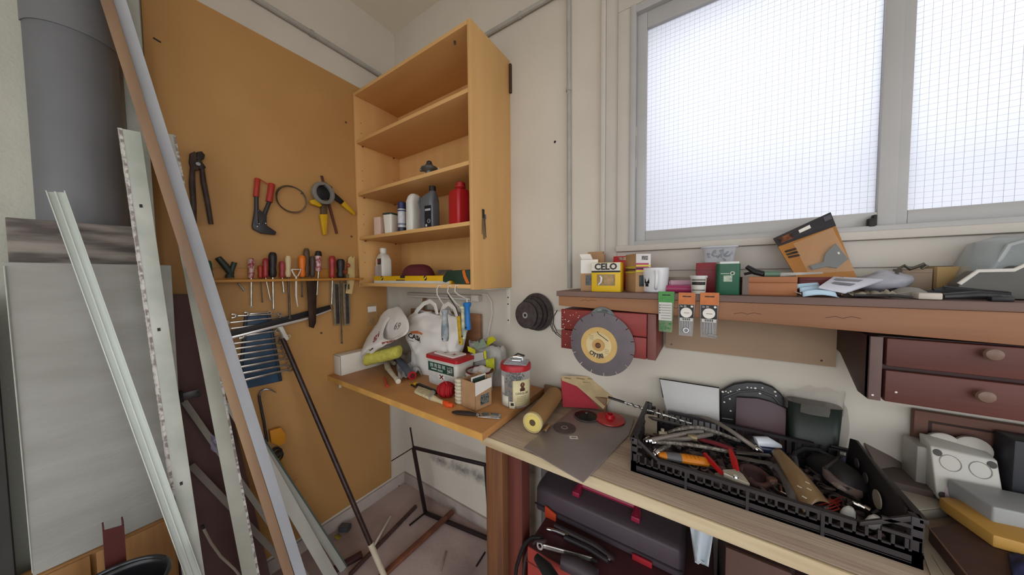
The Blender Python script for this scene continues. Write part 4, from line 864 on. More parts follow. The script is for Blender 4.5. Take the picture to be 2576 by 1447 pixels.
# cream coil roll beside it
p = Z(1154, 1016, PZ)+V((-.0, .012, 0)); t = thing('rope_roll', 'upright roll of thick cream cord left of the cardboard box', 'cord', p)
b = B()
for k in range(7): b.torus(p+V((0, 0, .009+k*.0155)), (0, 0, 1), .017, .0085, 18, 8)
build('windings', b, mat('#cfc6ad', .7, 0, .1, 30), t); build('core', B().lathe(p, (0, 0, 1), [(0, .012), (.112, .012)], 12), mat('#a99f88', .8), t)
# red twine
p = Z(1121, 1000, PZ)+V((0, .006, .034)); t = thing('twine_ball', 'ball of bright red twine on the worktop', 'twine', p-V((0, 0, .034)))
b = B(); axs = V((.93, .35, .05)).normalized()
for k in range(15):
    f = -1+2*k/14; b.torus(p+axs*f*.034, axs+V((random.uniform(-.12, .12), random.uniform(-.12, .12), 0)), .034*math.sqrt(max(.15, 1-f*f*.65)), .0028, 24, 5)
build('windings', b, mat('#b5161f', .7, 0, .15, 60), t); build('inner', B().lathe(p-axs*.032, axs, [(0, .018), (.016, .03), (.032, .033), (.048, .03), (.064, .018)], 18), mat('#9c121a', .8), t)
build('loose_end', B().tube([p+V((.0, 0, .032)), p+V((-.006, -.01, .042)), p+V((.012, -.016, .044)), p+V((.026, -.02, .034))], .0016, 5), mat('#c9494e', .7), t)
# cutters and pens
t = thing('cutter_knife', 'black cutter knife with a yellow end beside the twine', 'knife', Z(1070, 978, PZ))
a, c = Z(1050, 967, PZ+.008), Z(1100, 988, PZ+.008)
build('handle', B().bar(a, c, .02, .012), M_black, t, bevel=.003); build('slider', B().bar(lerp(a, c, .3)+V((0, 0, .006)), lerp(a, c, .45)+V((0, 0, .006)), .01, .004), mat('#3a3a3c', .5), t, bevel=.001)
build('end_piece', B().bar(a, a-(c-a).normalized()*.025, .02, .011), M_yel, t, bevel=.003)
t = thing('pencil', 'short dark pencil with yellow tip lying before the tub', 'pencil', Z(1045, 972, PZ))
build('shaft', B().tube([Z(1034, 968, PZ+.004), Z(1062, 984, PZ+.004)], .0035, 6), M_dark, t); build('tip', B().tube([Z(1034, 968, PZ+.004), Z(1029, 965, PZ+.004)], [.0035, .0008], 6), M_yel, t)
# paint brush
t = thing('paint_brush', 'flat paint brush with cream bristles and orange handle end', 'brush', Z(1085, 1000, PZ))
q = [Z(1042, 990, PZ+.002), Z(1052, 977, PZ+.002), Z(1088, 990, PZ+.002), Z(1078, 1007, PZ+.002)]
build('bristles', B().prism(q, (0, 0, .014)), mat('#d9cda6', .8, 0, .2, 80, .5, 200), t, bevel=.003)
q2 = [Z(1078, 1007, PZ+.001), Z(1088, 990, PZ+.001), Z(1096, 995, PZ+.001), Z(1088, 1010, PZ+.001)]
build('ferrule', B().prism(q2, (0, 0, .017)), mat('#c9c4b4', .35, .5), t, bevel=.001)
build('handle', B().tube([Z(1090, 1002, PZ+.009), Z(1103, 1008, PZ+.009), Z(1122, 1016, PZ+.009)], [.014, .009, .009], 10), mat('#d0bf98', .5), t)
build('handle_end', B().tube([Z(1116, 1013, PZ+.009), Z(1128, 1018, PZ+.010), Z(1140, 1021, PZ+.009)], [.0095, .0125, .008], 10), mat('#d9501c', .4), t)
build('hang_hole', B().lathe(Z(1130, 1014, PZ+.0215), (0, 0, 1), [(0, .003), (.0005, .003)], 8), mat('#6b2810', .5), t)
# scraper
t = thing('scraper_knife', 'black-handled steel filling knife near the worktop corner', 'scraper', Z(1200, 1043, PZ))
build('handle', B().tube([Z(1138, 1037, PZ+.009), Z(1150, 1038, PZ+.01), Z(1178, 1040, PZ+.01), Z(1200, 1043, PZ+.008)], [.005, .0105, .011, .007], 10, True, .8), mat('#2b2220', .4), t)
build('ferrule', B().tube([Z(1199, 1043, PZ+.008), Z(1206, 1044, PZ+.007)], .008, 10), metal('#8d8578', .4), t)
build('blade', B().prism([Z(1204, 1036, PZ+.004), Z(1260, 1042, PZ+.002), Z(1258, 1055, PZ+.002), Z(1202, 1050, PZ+.004)], (0, 0, .002)), mat('#c9c9cb', .18, 1, .05), t, bevel=.0005)
# big clear jar
p = Z(1294, 1016, PZ)+V((.0, .012, 0)); JR = .062; JH = .155
t = thing('sweet_jar', 'large clear plastic jar with a red lid and cream label', 'jar', p)
build('jar_body', B().lathe(p, (0, 0, 1), [(.0005, JR*.9), (.004, JR*.97), (.02, JR), (JH-.012, JR), (JH, JR*.95)], 36, True, False), clear('#e8ecee', .10, .08), t)
build('lid', B().lathe(p+V((0, 0, JH-.002)), (0, 0, 1), [(0, JR*1.06), (.02, JR*1.06), (.024, JR*1.02), (.025, JR*.4)], 36), M_rd, t)
e = (CAM-p); e.z = 0; e.normalize(); ang0 = math.atan2(e.y, e.x)
def arc(a0, a1, z0, z1, r, n=12): return B().grid(lambda u, v: p + V((math.cos(ang0+math.radians(a0+(a1-a0)*u))*r, math.sin(ang0+math.radians(a0+(a1-a0)*u))*r, z0+(z1-z0)*v)), n, 1)
build('label', arc(-12, 72, .012, .118, JR+.0006), mat('#dcd0a4', .6, 0, .06), t, solid=.0006)
build('label', arc(-26, -4, .002, .03, JR+.001), mat('#d8d2b8', .6), t, solid=.0006); build('barcode', arc(-20, -8, .014, .026, JR+.0018), M_dark, t, solid=.0004)
build('label', arc(-62, -30, .008, .05, JR+.0008), mat('#d9d5c4', .6), t, solid=.0006)
build('label', arc(-72, -50, .06, .13, JR+.0008), M_white, t, solid=.0006)
def jf(a, z, r=.0016): return frame(p + V((math.cos(ang0+math.radians(a))*(JR+r), math.sin(ang0+math.radians(a))*(JR+r), z)), (-math.sin(ang0+math.radians(a)), math.cos(ang0+math.radians(a)), 0), (0, 0, 1))
for s_, a in zip('CAROLIN', (2, 9, 17, 25, 33, 40, 46)): text(s_, .013, jf(a, .064), M_print, t)
build('emblem', arc(16, 36, .074, .086, JR+.0016), mat('#4a2a1e', .5), t, solid=.0005); build('emblem', arc(20, 32, .086, .104, JR+.0016), mat('#8a5238', .5), t, solid=.0005)
build('emblem_ring', B().torus(jf(26, .1).translation, (math.cos(ang0+.45), math.sin(ang0+.45), 0), .008, .002, 16, 5), mat('#3a1f18', .5), t)
for z in (.05, .044, .038, .032): build('print_line', arc(4, 42, z, z+.003, JR+.0014), mat('#b3a67e', .6), t, solid=.0003)
random.seed(12); b = B()
for k in range(90):
    a, r, z = random.uniform(0, 6.28), JR*.86*math.sqrt(random.random()), random.uniform(.008, JH-.03)
    c = p+V((math.cos(a)*r*.8, math.sin(a)*r*.8, z)); d = V((random.uniform(-1, 1), random.uniform(-1, 1), random.uniform(-1, 1))).normalized()
    if k % 3: b.tube([c-d*.007, c+d*.007], .0035, 6)
    else: b.ob(c-V((.007, .007, .004)), d*.014, d.cross(V((0, 0, 1)))*.012, (0, 0, .006))
build('hardware_contents', b, mat('#8e8c8a', .4, .3, 0, 60, hex2='#2e2c2e', lo=.4, hi=.6), t, kind='stuff', label='mixed screws, plugs and brackets')
# blister tray with chrome pull on the jar lid
p2 = p+V((.006, .0, JH+.0235)); t = thing('blister_pack', 'clear blister tray holding a chrome handle on the jar lid', 'packet', p2)
M4 = Matrix.Translation(p2) @ Matrix.Rotation(math.radians(20), 4, 'Z')
build('tray', rloft(B(M4), (0, 0, 0), [(0, .1, .085, .006), (.003, .1, .085, .006)]), clear('#b8bcc2', .55, .15), t); build('dome', rloft(B(M4), (0, 0, 0), [(.003, .08, .06, .01), (.022, .064, .046, .012)]), clear('#d8dce0', .15, .08), t)
build('chrome_pull', B(M4).tube([(-.026, 0, .008), (-.024, 0, .02), (0, -.004, .024), (.024, 0, .02), (.026, 0, .008)], .006, 10), M_chrome, t)
build('pull_base', B(M4).box((-.02, -.012, .004), (.02, .012, .012)), M_chrome, t, bevel=.002)
build('bracket', B(M4).tube([(-.03, .018, .01), (0, .024, .03), (.03, .018, .024)], .004, 8), M_black, t)
# ================================================================== left part of the bench
t = thing('steel_sheet', 'dark grey sheet of steel overhanging the bench edge', 'sheet', (1.42, -.3, BZ))
q = [Z(1318, 1127, BZ+.002), Z(1467, 1216, BZ+.002), Z(1581, 1097, BZ+.002), V((1.535, -.04, BZ+.002)), V((1.30, -.05, BZ+.002))]
build('plate', B().prism(q, (0, 0, .003)), mat('#958b88', .36, .25, .1, 6), t, bevel=.0006)
a = Z(1443, 1101, BZ+.0055); M4 = frame(a, (1, .55, 0), (-.5, 1, 0))
build('price_sticker', B(M4).box((-.014, -.009, 0), (.014, .009, .0004)), M_white, t); build('sticker_print', B(M4).box((-.008, -.004, .0004), (.01, .003, .0008)), mat('#8d8a86', .6), t)
zs = BZ+.0055
# kraft paper roll
p0, p1 = Z(1340, 1063, zs+.036), Z(1398, 990, zs+.036); p1 = p0 + (p1-p0).normalized()*.27; d = (p1-p0).normalized()
t = thing('kraft_paper_roll', 'brown kraft paper roll with a pale yellow end on the bench', 'paper roll', (p0+p1)/2-V((0, 0, .036)))
build('paper', B().tube([p0, p1], .0365, 28), mat('#9a7448', .7, 0, .1, 6), t)
build('end_layers', B().ring(p0-d*.0012, d, .012, .034, .002, 28), mat('#d9c67c', .7, 0, .08, 40), t); build('end_layers', B().ring(p0-d*.003, d, .012, .024, .004, 28), mat('#e0cd72', .7), t)
build('wrapper_edge', B().ring(p0-d*.004, d, .0345, .0372, .012, 28), mat('#cdbd8a', .7), t)
build('core_hole', B().lathe(p0-d*.0035, d, [(0, .012), (.001, .012)], 18), mat('#5d4c36', .9), t)
e = p0+d*.02+V((.03, 0, -.034)); build('loose_edge', B().grid(lambda u, v: e + d*(.05*u) + V((.02*v, -.006*v, .010*math.sin(v*2.4)-.001)), 6, 6), mat('#a98252', .7), t, solid=.0008)
# red abrasive sheet, printed back folded over
t = thing('sandpaper_sheet', 'red sandpaper sheet with its printed beige back folded over', 'sandpaper', Z(1465, 1026, zs))
bl, br = Z(1416, 1024, zs+.001), Z(1514, 1029, zs+.001)
def tp(px, py):      # points of the sheet plane: bottom on the bench, top leaning back on the upstand
    n = (br-bl).cross(V((0, .55, 1))).normalized(); d = ray(px, py); return CAM + d*((bl-CAM).dot(n)/d.dot(n))
nn = (br-bl).cross(V((0, .55, 1))).normalized(); nn = nn if nn.dot(CAM-bl) > 0 else -nn
def sheet(poly, o, m, nm): return build(nm, B().prism([tp(*q)+nn*(o + (q2 if q2 else 0)) for q, q2 in [((x, y), z) for x, y, z in poly]], nn*.0008), m, t)
sheet([(1416, 1024, 0), (1514, 1029, 0), (1480, 985, 0), (1411, 950, 0)], 0, mat('#a8323c', .85, 0, .08, 30, .3, 300), 'abrasive_face')
M_sp_ = mat('#c2aa80', .75, 0, .14, 18)
sheet([(1410, 946, .001), (1500, 948, .004), (1551, 952, .008), (1561, 978, .012), (1535, 1004, .014), (1516, 1030, .014), (1486, 1003, .010), (1450, 972, .005), (1414, 958, .001)], .002, M_sp_, 'printed_back')
for x0, y0, x1, y1 in ((1420, 951, 1436, 954), (1450, 952, 1470, 955), (1478, 953, 1496, 956), (1466, 962, 1484, 965)):
    a, c = tp(x0, y0)+nn*.0075, tp(x1, y1)+nn*.0075; build('print', B().bar(a, c, .0006, .004), mat('#8d7452', .8), t)
# discs lying on the sheet
def dish(name, label, cat, px, py, r, prof, m):
    p = Z(px, py, zs); t = thing(name, label, cat, p); build('dish', B().lathe(p, (0, 0, 1), [(h, q*r) for h, q in prof], 32), m, t); return t, p
t, p = dish('grinding_cup', 'shallow black cup disc overlapping the red disc', 'disc', 1475, 1048, .048, [(.0005, .98), (.002, 1), (.004, .98), (.009, .6), (.014, .3), (.016, .1)], metal('#3a3838', .4))
build('edge_ring', B().torus(p+V((0, 0, .003)), (0, 0, 1), .048, .0016, 32, 6), metal('#a09a98', .35), t); build('hub', B().lathe(p+V((0, 0, .0155)), (0, 0, 1), [(0, .008), (.003, .007)], 14), M_dsteel, t)
t, p = dish('backing_pad', 'red plastic backing pad with a raised cup on the steel sheet', 'disc', 1535, 1056, .057, [(.0005, .97), (.002, 1), (.005, .98), (.007, .5), (.009, .34), (.022, .3), (.024, .2), (.014, .17)], mat('#b51c22', .3, 0, .06))
build('threaded_hole', B().lathe(p+V((0, 0, .0145)), (0, 0, 1), [(0, .007), (.0006, .007)], 14), M_dark, t)
t, p = dish('cutting_disc', 'thin dusty brown cutting disc by the paper roll', 'disc', 1420, 1077, .042, [(.0002, 1), (.002, 1)], mat('#5c4d49', .8, 0, .2, 20))
build('centre_ring', B().ring(p+V((0, 0, .002)), (0, 0, 1), .008, .013, .0008, 18), mat('#8a7d76', .5), t)
# stack of discs on the wall
def wallr(px, py, y): return Y(px, py, y)
specs = [(1350, 785, -.010, 44, '#4b413f', 'rear and largest of the worn grinding discs hung on the wall nail'), (1340, 788, -.022, 39, '#3f3735', 'second worn grinding disc of the wall stack'), (1333, 790, -.034, 35, '#4a4140', 'third worn grinding disc of the wall stack'), (1323, 793, -.046, 31, '#514846', 'front and smallest grinding disc with a bright metal eye')]
for k, (px, py, y, r, c, lab) in enumerate(specs):
    p = Y(px, py, y); R_ = my(p, r*1.08)
    t = thing('grinding_disc', lab, 'disc', p-V((0, 0, R_)), 'grinding discs on the wall nail')
    n = 40; prof = []
    b = B().lathe(p+V((0, .004, 0)), (-.12, -1, 0), [(0, R_*.98), (.001, R_), (.005, R_), (.006, R_*.96), (.0045, R_*.5), (.007, R_*.3)], n); build('disc', b, mat(c, .8, 0, .3, 40, .5, 90), t)
    if k in (1, 2):
        random.seed(k); b = B()
        for j in range(18):
            a = j/18*6.28; b.cb(p+V((math.cos(a)*R_*.93, -.004, math.sin(a)*R_*.93)), .006, .003, .005, random.random()*90, False)
        build('worn_flaps', b, mat('#6b5e58', .8, 0, .3), t)
    if k == 3: build('metal_eye', B().ring(p+V((-.001, -.004, 0)), (-.12, -1, 0), .008, .015, .003, 20), mat('#b8b3ae', .35, .2), t); build('bolt', B().lathe(p+V((0, .05, 0)), (0, -1, 0), [(0, .004), (.062, .004)], 10), M_dark, t)
# wires and white socket beside the red drawer box
t = thing('wall_socket', 'white socket box with black leads half behind the red drawers', 'socket', Y(1400, 830, -.02))
a, c = Y(1396, 828, -.02), Y(1422, 784, -.02); build('box_body', B().box((a.x, -.03, a.z), (c.x, 0, c.z)), M_white, t, bevel=.003)
for q in ([(1388, 812), (1390, 825), (1398, 840), (1412, 850)], [(1402, 780), (1393, 796), (1392, 815), (1402, 838), (1412, 846)], [(1384, 815), (1390, 832), (1400, 838)]): build('lead', B().tube([Y(x, y, -.036) for x, y in q], .0018, 6), M_black, t)
# big diamond cutting blade on the red drawers
y = SD-.016; p = Y(1512, 866, y); R_ = .112; R_ = (Y(1592, 866, y)-Y(1433, 866, y)).length/2
t = thing('diamond_blade', 'large segmented diamond saw blade hung over the red drawers', 'saw blade', p-V((0, 0, R_)))
n = 15; prof = []; slots = []
for k in range(n):
    a0 = 2*math.pi*k/n+.2; w = 2*math.pi/n; g = .012
    for j in range(9): prof.append((a0+g+(w-2*g)*j/8, R_))
    prof += [(a0+w-g, R_*.925), (a0+w-g*.9, R_*.905), (a0+w, R_*.893), (a0+w+g*.9, R_*.905), (a0+w+g, R_*.925)]
yb = y; outer = [V((p.x+math.cos(a)*r, yb, p.z+math.sin(a)*r)) for a, r in prof]; inner = [V((p.x+math.cos(a)*.014, yb, p.z+math.sin(a)*.014)) for a, r in prof]
m_ = len(prof); up_ = V((0, -.002, 0)); b = B()
b.add(outer+inner+[q+up_ for q in outer]+[q+up_ for q in inner], [(i, (i+1) % m_, m_+(i+1) % m_, m_+i) for i in range(m_)]+[(2*m_+i, 2*m_+(i+1) % m_, 3*m_+(i+1) % m_, 3*m_+i) for i in range(m_)]+[(i, (i+1) % m_, 2*m_+(i+1) % m_, 2*m_+i) for i in range(m_)])
build('blade', b, metal('#6b6468', .45, .08), t)
pc = V((p.x-.008, y, p.z-.004))
build('label_disc', B().ring(pc+V((0, -.0022, 0)), (0, -1, 0), .016, R_*.57, .001, 40), mat('#c9a765', .5, 0, .1, 15), t); build('label_inner', B().ring(pc+V((0, -.0032, 0)), (0, -1, 0), .022, R_*.40, .0006, 40), mat('#d8c493', .5), t)
build('flange', B().ring(pc+V((0, -.0032, 0)), (0, -1, 0), .008, .02, .004, 24), mat('#c49a5a', .4), t); build('bolt_head', B().lathe(pc+V((0, -.001, 0)), (0, -1, 0), [(0, .0095), (.009, .0095), (.012, .006)], 18), mat('#6b4630', .4, .4), t)
for k, s_ in enumerate('BELLO'):
    a = math.radians(-72-k*14); c = pc+V((math.cos(a)*R_*.335, -.0043, math.sin(a)*R_*.335))
    text(s_, .021, frame(c, (math.cos(a-math.pi/2), 0, math.sin(a-math.pi/2)), (math.cos(a+math.pi)*-1, 0, math.sin(a+math.pi)*-1)), M_print, t, bold=.0006)
build('swoosh', B().tube([pc+V((-.004, -.004, .048)), pc+V((.0, -.004, .04)), pc+V((.016, -.004, .03)), pc+V((.034, -.004, .018))], .0012, 6), M_print, t)
for k in range(3): build('print_line', B().bar(pc+V((-.034, -.004, .022+.006*k)), pc+V((-.018, -.004, .018+.006*k)), .0004, .0012), mat('#8d7a52', .6), t); build('print_line', B().bar(pc+V((.022, -.004, -.012-.006*k)), pc+V((.036, -.004, -.014-.006*k)), .0004, .0012), mat('#8d7a52', .6), t)
p = Y(1515, 806, SD-.006); r2 = .047
t = thing('grey_disc', 'plain grey grinding disc peeking out above the diamond blade', 'disc', p-V((0, 0, r2))); build('disc', B().lathe(p+V((0, .003, 0)), (0, -1, 0), [(0, r2), (.004, r2), (.005, r2*.97)], 36), mat('#6f7572', .7, 0, .12, 20), t)
build('stencil', B().ring(p+V((0, -.0022, 0)), (0, -1, 0), r2*.72, r2*.86, .0005, 36), mat('#8b918e', .7, 0, .5, 90), t)
# hanging hardware packets along the shelf edge
def packet(label, x0, x1, y0, y1, head, card, body, nail=True, kind=0):
    y = SD-.010; a, c = Y(x0, y1, y), Y(x1, y0, y); w, h = c.x-a.x, c.z-a.z
    t = thing('hardware_packet', label, 'packet', (a+c)/2-V((0, 0, h/2)), 'hardware packets hung on the shelf edge')
    build('film', B().prism([(a.x+.003, y, a.z), (c.x-.006, y, a.z-.001), (c.x, y, c.z), (a.x, y, c.z)], (0, .0065, 0)), clear(body, .3, .1), t)
    build('header_card', B().box((a.x+.0005, y-.0008, c.z-h*.27), (c.x-.0005, y-.0002, c.z)), mat(head, .4, 0, .15, 40), t)
    build('hang_slot', B().box((a.x+w*.25, y-.0014, c.z-h*.1), (c.x-w*.25, y-.0009, c.z-h*.075)), M_dark, t)
    if kind == 0:
        build('insert_card', B().box((a.x+w*.04, y-.0012, a.z+h*.28), (c.x-w*.14, y-.0003, a.z+h*.73)), mat('#cfcfc8', .5), t)
        for k in range(6): build('print_line', B().box((a.x+w*.18, y-.0017, a.z+h*(.33+.065*k)), (c.x-w*.2, y-.0012, a.z+h*(.345+.065*k))), mat('#8c8c88', .6), t)
        for k in range(4): build('print_mark', B().box((a.x+w*.08, y-.0017, a.z+h*(.45+.065*k)), (a.x+w*.14, y-.0012, a.z+h*(.48+.065*k))), M_dark, t)
        random.seed(4); b = B()
        for k in range(14): q = V((a.x+w*random.uniform(.12, .8), y+.001, a.z+h*random.uniform(.06, .24))); b.tube([q, q+V((random.uniform(-.008, .008), .002, random.uniform(-.008, .008)))], .0022, 6)
        build('contents', b, mat('#3f8a48', .4, 0, .2), t, kind='stuff')
    else:
        build('insert_card', B().box((a.x+w*.08, y-.0012, a.z+h*.42), (c.x-w*.1, y-.0003, a.z+h*.72)), M_black, t)
        build('brand_dot', B().lathe((a.x+w*.48, y-.0013, a.z+h*.54), (0, -1, 0), [(0, h*.115), (.0006, h*.115)], 28), M_white, t)
        build('print_line', B().box((a.x+w*.34, y-.0024, a.z+h*.528), (a.x+w*.66, y-.0018, a.z+h*.54)), mat('#77736f', .5), t)
        build('corner_dot', B().lathe((a.x+w*.8, y-.0013, a.z+h*.685), (0, -1, 0), [(0, h*.025), (.0006, h*.025)], 14), M_white, t)
        text('2x 20', h*.055, frame((a.x+w*.3, y-.0014, a.z+h*.685), (1, 0, 0), (0, 0, 1)), M_white, t)
        build('barcode', B().box((a.x+w*.12, y-.0012, a.z+h*.345), (c.x-w*.14, y-.0003, a.z+h*.415)), mat('#d0cfca', .5), t)
        for k in range(9): build('barcode_line', B().box((a.x+w*(.25+.055*k), y-.0017, a.z+h*.36), (a.x+w*(.25+.055*k+.02*(1+k % 2)), y-.0012, a.z+h*.41)), M_dark, t)
        for k in range(4): build('bolt', B().tube([V((a.x+w*(.22+.16*k), y+.003, a.z+h*.06)), V((a.x+w*(.25+.14*k), y+.003, a.z+h*.33))], .0022, 8), metal('#b7b9bc', .3), t)
        if kind == 1: build('eye_ring', B().torus((a.x+w*.48, y-.001, a.z+h*.13), (0, 1, 0), h*.05, .0022, 20, 6), metal('#dadbdd', .25), t)
        else: build('nut', B().lathe((a.x+w*.45, y+.001, a.z+h*.06), (1, 0, 0), [(0, .004), (.012, .004)], 8), metal('#dadbdd', .25), t); build('nut', B().lathe((a.x+w*.7, y+.001, a.z+h*.05), (1, 0, 0), [(0, .004), (.012, .004)], 8), metal('#dadbdd', .25), t)
    build('hang_pin', B().tube([(a.x+w/2, y-.004, c.z-h*.085), (a.x+w/2, SD+.004, c.z-h*.085)], .0015, 6), M_dsteel, t)
packet('green hardware packet with a white list card', 1655, 1697, 734, 833, '#3f8f3c', '', '#7fae80', kind=0)
packet('orange and black packet with an eye bolt, middle of three', 1705, 1750, 737, 843, '#c9702a', '', '#aeb2b6', kind=1)
packet('orange and black packet of bolts, right of three', 1759, 1810, 737, 848, '#c9702a', '', '#9fa3a8', kind=2)
# ================================================================== black crate of tools on the bench
KX0, KX1, KY0, KY1, KT, KL = 1.586, 2.126, -.370, -.078, BZ+.102, BZ+.058
M_crate = mat('#353032', .45, 0, .15, 12)
t = thing('tool_crate', 'low black plastic crate full of hoses and hand tools on the bench', 'crate', ((KX0+KX1)/2, (KY0+KY1)/2, BZ))
build('base', B().box((KX0, KY0, BZ+.0005), (KX1, KY1, BZ+.006)), M_crate, t)
def wall_x(y, s, z_mid, nm):       # long wall: foot rail, lattice, top rail, dipping in the middle
    b = B().box((KX0, min(y, y+s*.016), BZ+.0005), (KX1, max(y, y+s*.016), BZ+.010)).box((KX0, min(y, y+s*.006), BZ+.022), (KX1, max(y, y+s*.006), BZ+.030))
    b.box((KX0+.07, min(y-s*.002, y+s*.01), z_mid-.009), (KX1-.09, max(y-s*.002, y+s*.01), z_mid))
    b.box((KX0, min(y, y+s*.004), BZ+.008), (KX1, max(y, y+s*.004), BZ+.034))
    n = 30
    for k in range(n+1):
        x = KX0+.004+(KX1-KX0-.008)*k/n; b.box((x-.0025, min(y, y+s*.004), BZ+.03), (x+.0025, max(y, y+s*.004), z_mid-.004))
    for xa, xb in ((KX0, KX0+.03), (KX1-.055, KX1)):
        for z in (z_mid, KT-.022): b.box((xa, min(y, y+s*.005), z-.003), (xb, max(y, y+s*.005), z+.004))
    for x in (KX0+.14, KX0+.27, KX0+.40): b.box((x-.003, min(y-s*.003, y), BZ+.002), (x+.003, max(y-s*.003, y), z_mid-.002))
    build(nm, b, M_crate, t)
wall_x(KY0, 1, KL, 'front_wall'); wall_x(KY1, -1, BZ+.085, 'rear_wall')
for x, s, nm in ((KX0, 1, 'end_wall'), (KX1, -1, 'end_wall')):
    lo_, hi_ = sorted((x, x+s*.005)); b = B().box((lo_, KY0, BZ+.0005), (hi_, KY1, BZ+.03)).box((min(x-s*.004, x+s*.008), KY0, KT-.010), (max(x-s*.004, x+s*.008), KY1, KT))
    for k in range(9):
        y = KY0+.02+(KY1-KY0-.04)*k/8; b.box((lo_, y-.003, BZ+.03), (hi_, y+.003, KT-.01))
    b.box((lo_, KY0+.02, BZ+.05), (hi_, KY1-.02, BZ+.056))
    build(nm, b, M_crate, t, bevel=.0008)
for x in (KX0, KX1-.018):
    for y in (KY0, KY1-.018): build('corner_post', B().box((x, y, BZ+.001), (x+.018, y+.018, KT)), M_crate, t, bevel=.003)
for xa, xb in ((KX0+.018, KX0+.075), (KX1-.018, KX1-.085)): build('slope_brace', B().prism([(xa, KY0, KT), (xb, KY0, KL), (xb, KY0, KL-.009), (xa, KY0, KT-.012)], (0, .006, 0)), M_crate, t, bevel=.001)
# perforated black side piece standing at the right end
t = thing('perforated_panel', 'black perforated plastic panel standing inside the right crate end', 'panel', (2.10, -.22, BZ+.006))
pan = [(2.098, -.085, BZ+.012), (2.098, -.345, BZ+.008), (2.108, -.355, BZ+.07), (2.112, -.335, BZ+.098), (2.112, -.10, BZ+.125), (2.106, -.082, BZ+.12)]
build('panel', B().prism(pan, (.006, 0, 0)), mat('#211d1e', .5), t, bevel=.001)
for y, z, r in ((-.26, .06, .02), (-.20, .075, .012), (-.15, .085, .012)): build('round_cutout', B().lathe((2.1015+.0, y, BZ+z), (-1, 0, 0), [(0, r), (.002, r)], 20), mat('#a39c8e', .6) if r > .015 else mat('#4a4244', .5), t)
# dark scrap on the crate floor
random.seed(21); b = B()
for k in range(260):
    c = V((random.uniform(KX0+.03, KX1-.05), random.uniform(KY0+.025, KY1-.03), BZ+.008+random.random()*.028)); d = V((random.uniform(-1, 1), random.uniform(-1, 1), random.uniform(-.25, .25))).normalized()
    if k % 3 == 0: b.tube([c-d*.02, c+d*.02], random.uniform(.002, .006), 6)
    elif k % 3 == 1: b.bar(c-d*.018, c+d*.018, random.uniform(.006, .02), random.uniform(.003, .01))
    else: b.torus(c, V((d.y*.4, d.x*.4, 1)), random.uniform(.006, .014), .0025, 12, 5)
build('loose_scrap', b, mat('#6a5c5a', .5, .4, 0, 40, hex2='#3a3031', lo=.4, hi=.6), kind='stuff', label='dark loose nuts, bolts and metal scrap covering the crate floor', cat='scrap')
def K(x, y, z=.05): return Z(1580+x*.15206, 1040+y*.15206, BZ+z)
def Q(px, py, z=.05): return Z(px, py, BZ+z)
p = Q(1634, 1098, .012); t = thing('small_carton', 'small cream carton standing in the left end of the crate', 'carton', p)
M4 = frame(p, (1, .15, 0), (-.1, .5, 1)); build('box', B(M4).box((-.022, 0, -.024), (.024, .072, .0)), mat('#b5a68f', .7), t, bevel=.001)
build('bottom_print', B(M4).box((-.02, .002, -.0003), (.022, .008, .0006)), mat('#8d8070', .7), t)
M_braid = mat('#8f887e', .4, .5, 0, 120, hex2='#66605a', lo=.45, hi=.55); M_hose = mat('#857d74', .5, .2, .1, 40)
def hose(label, pts, r, ends=(1, 1), m=M_braid):
    t = thing('flexible_hose', label, 'hose', pts[len(pts)//2]-V((0, 0, r)), 'plumbing hoses in the crate')
    # smooth the path
    P_ = []
    for i in range(len(pts)-1):
        p0, p1, p2, p3 = pts[max(i-1, 0)], pts[i], pts[i+1], pts[min(i+2, len(pts)-1)]
        for k in range(5):
            s = k/5; P_.append(.5*((2*p1)+(p2-p0)*s+(2*p0-5*p1+4*p2-p3)*s*s+(3*p1-p0-3*p2+p3)*s**3))
    P_.append(pts[-1]); build('braided_tube', B().tube(P_, r, 10), m, t)
    for k, (a, c) in enumerate(((P_[0], P_[1]), (P_[-1], P_[-2]))):
        if ends[k]: d = (a-c).normalized(); build('end_nut', B().lathe(a-d*.004, d, [(0, r*1.2), (.004, r*1.7), (.014, r*1.7), (.016, r*1.1), (.022, r*1.1), (.022, r*.6), (.012, r*.5)], 12), M_chrome, t)
hose('long braided hose with a chrome end lying across the front', [K(440, 480, .066), K(700, 490, .072), K(1100, 530, .072), K(1640, 630, .062)], .0055, (1, 0))
hose('braided hose arching over the middle of the crate', [K(660, 330, .07), K(880, 255, .088), K(1120, 230, .095), K(1400, 290, .085), K(1850, 460, .06)], .006, (0, 0))
hose('short grey hose pointing right with a tapered end', [K(360, 445, .075), K(700, 380, .078), K(1040, 315, .08), K(1230, 300, .078)], .0065, (1, 0), M_hose)
hose('thick hose making the big rear arc in the crate', [K(1000, 40, .07), K(1330, 95, .09), K(1620, 240, .095), K(1900, 430, .085), K(2110, 575, .065)], .0065, (0, 1), M_hose)
hose('stubby hose with a brass collar', [K(560, 440, .066), K(800, 430, .07), K(1000, 415, .074), K(1380, 345, .07)], .0065, (0, 0), M_hose)
hose('short braided hose whose open chrome socket faces the viewer', [K(490, 640, .055), K(560, 590, .06), K(680, 530, .058)], .006, (1, 0))
p = K(1060, 405, .074); t = thing('brass_collar', 'dull brass compression collar on the stubby hose', 'collar', p); build('ring', B().tube([p-V((.012, 0, 0)), p+V((.012, .004, 0))], [.010, .011], 10), mat('#a39472', .4, .6), t, bevel=.001)
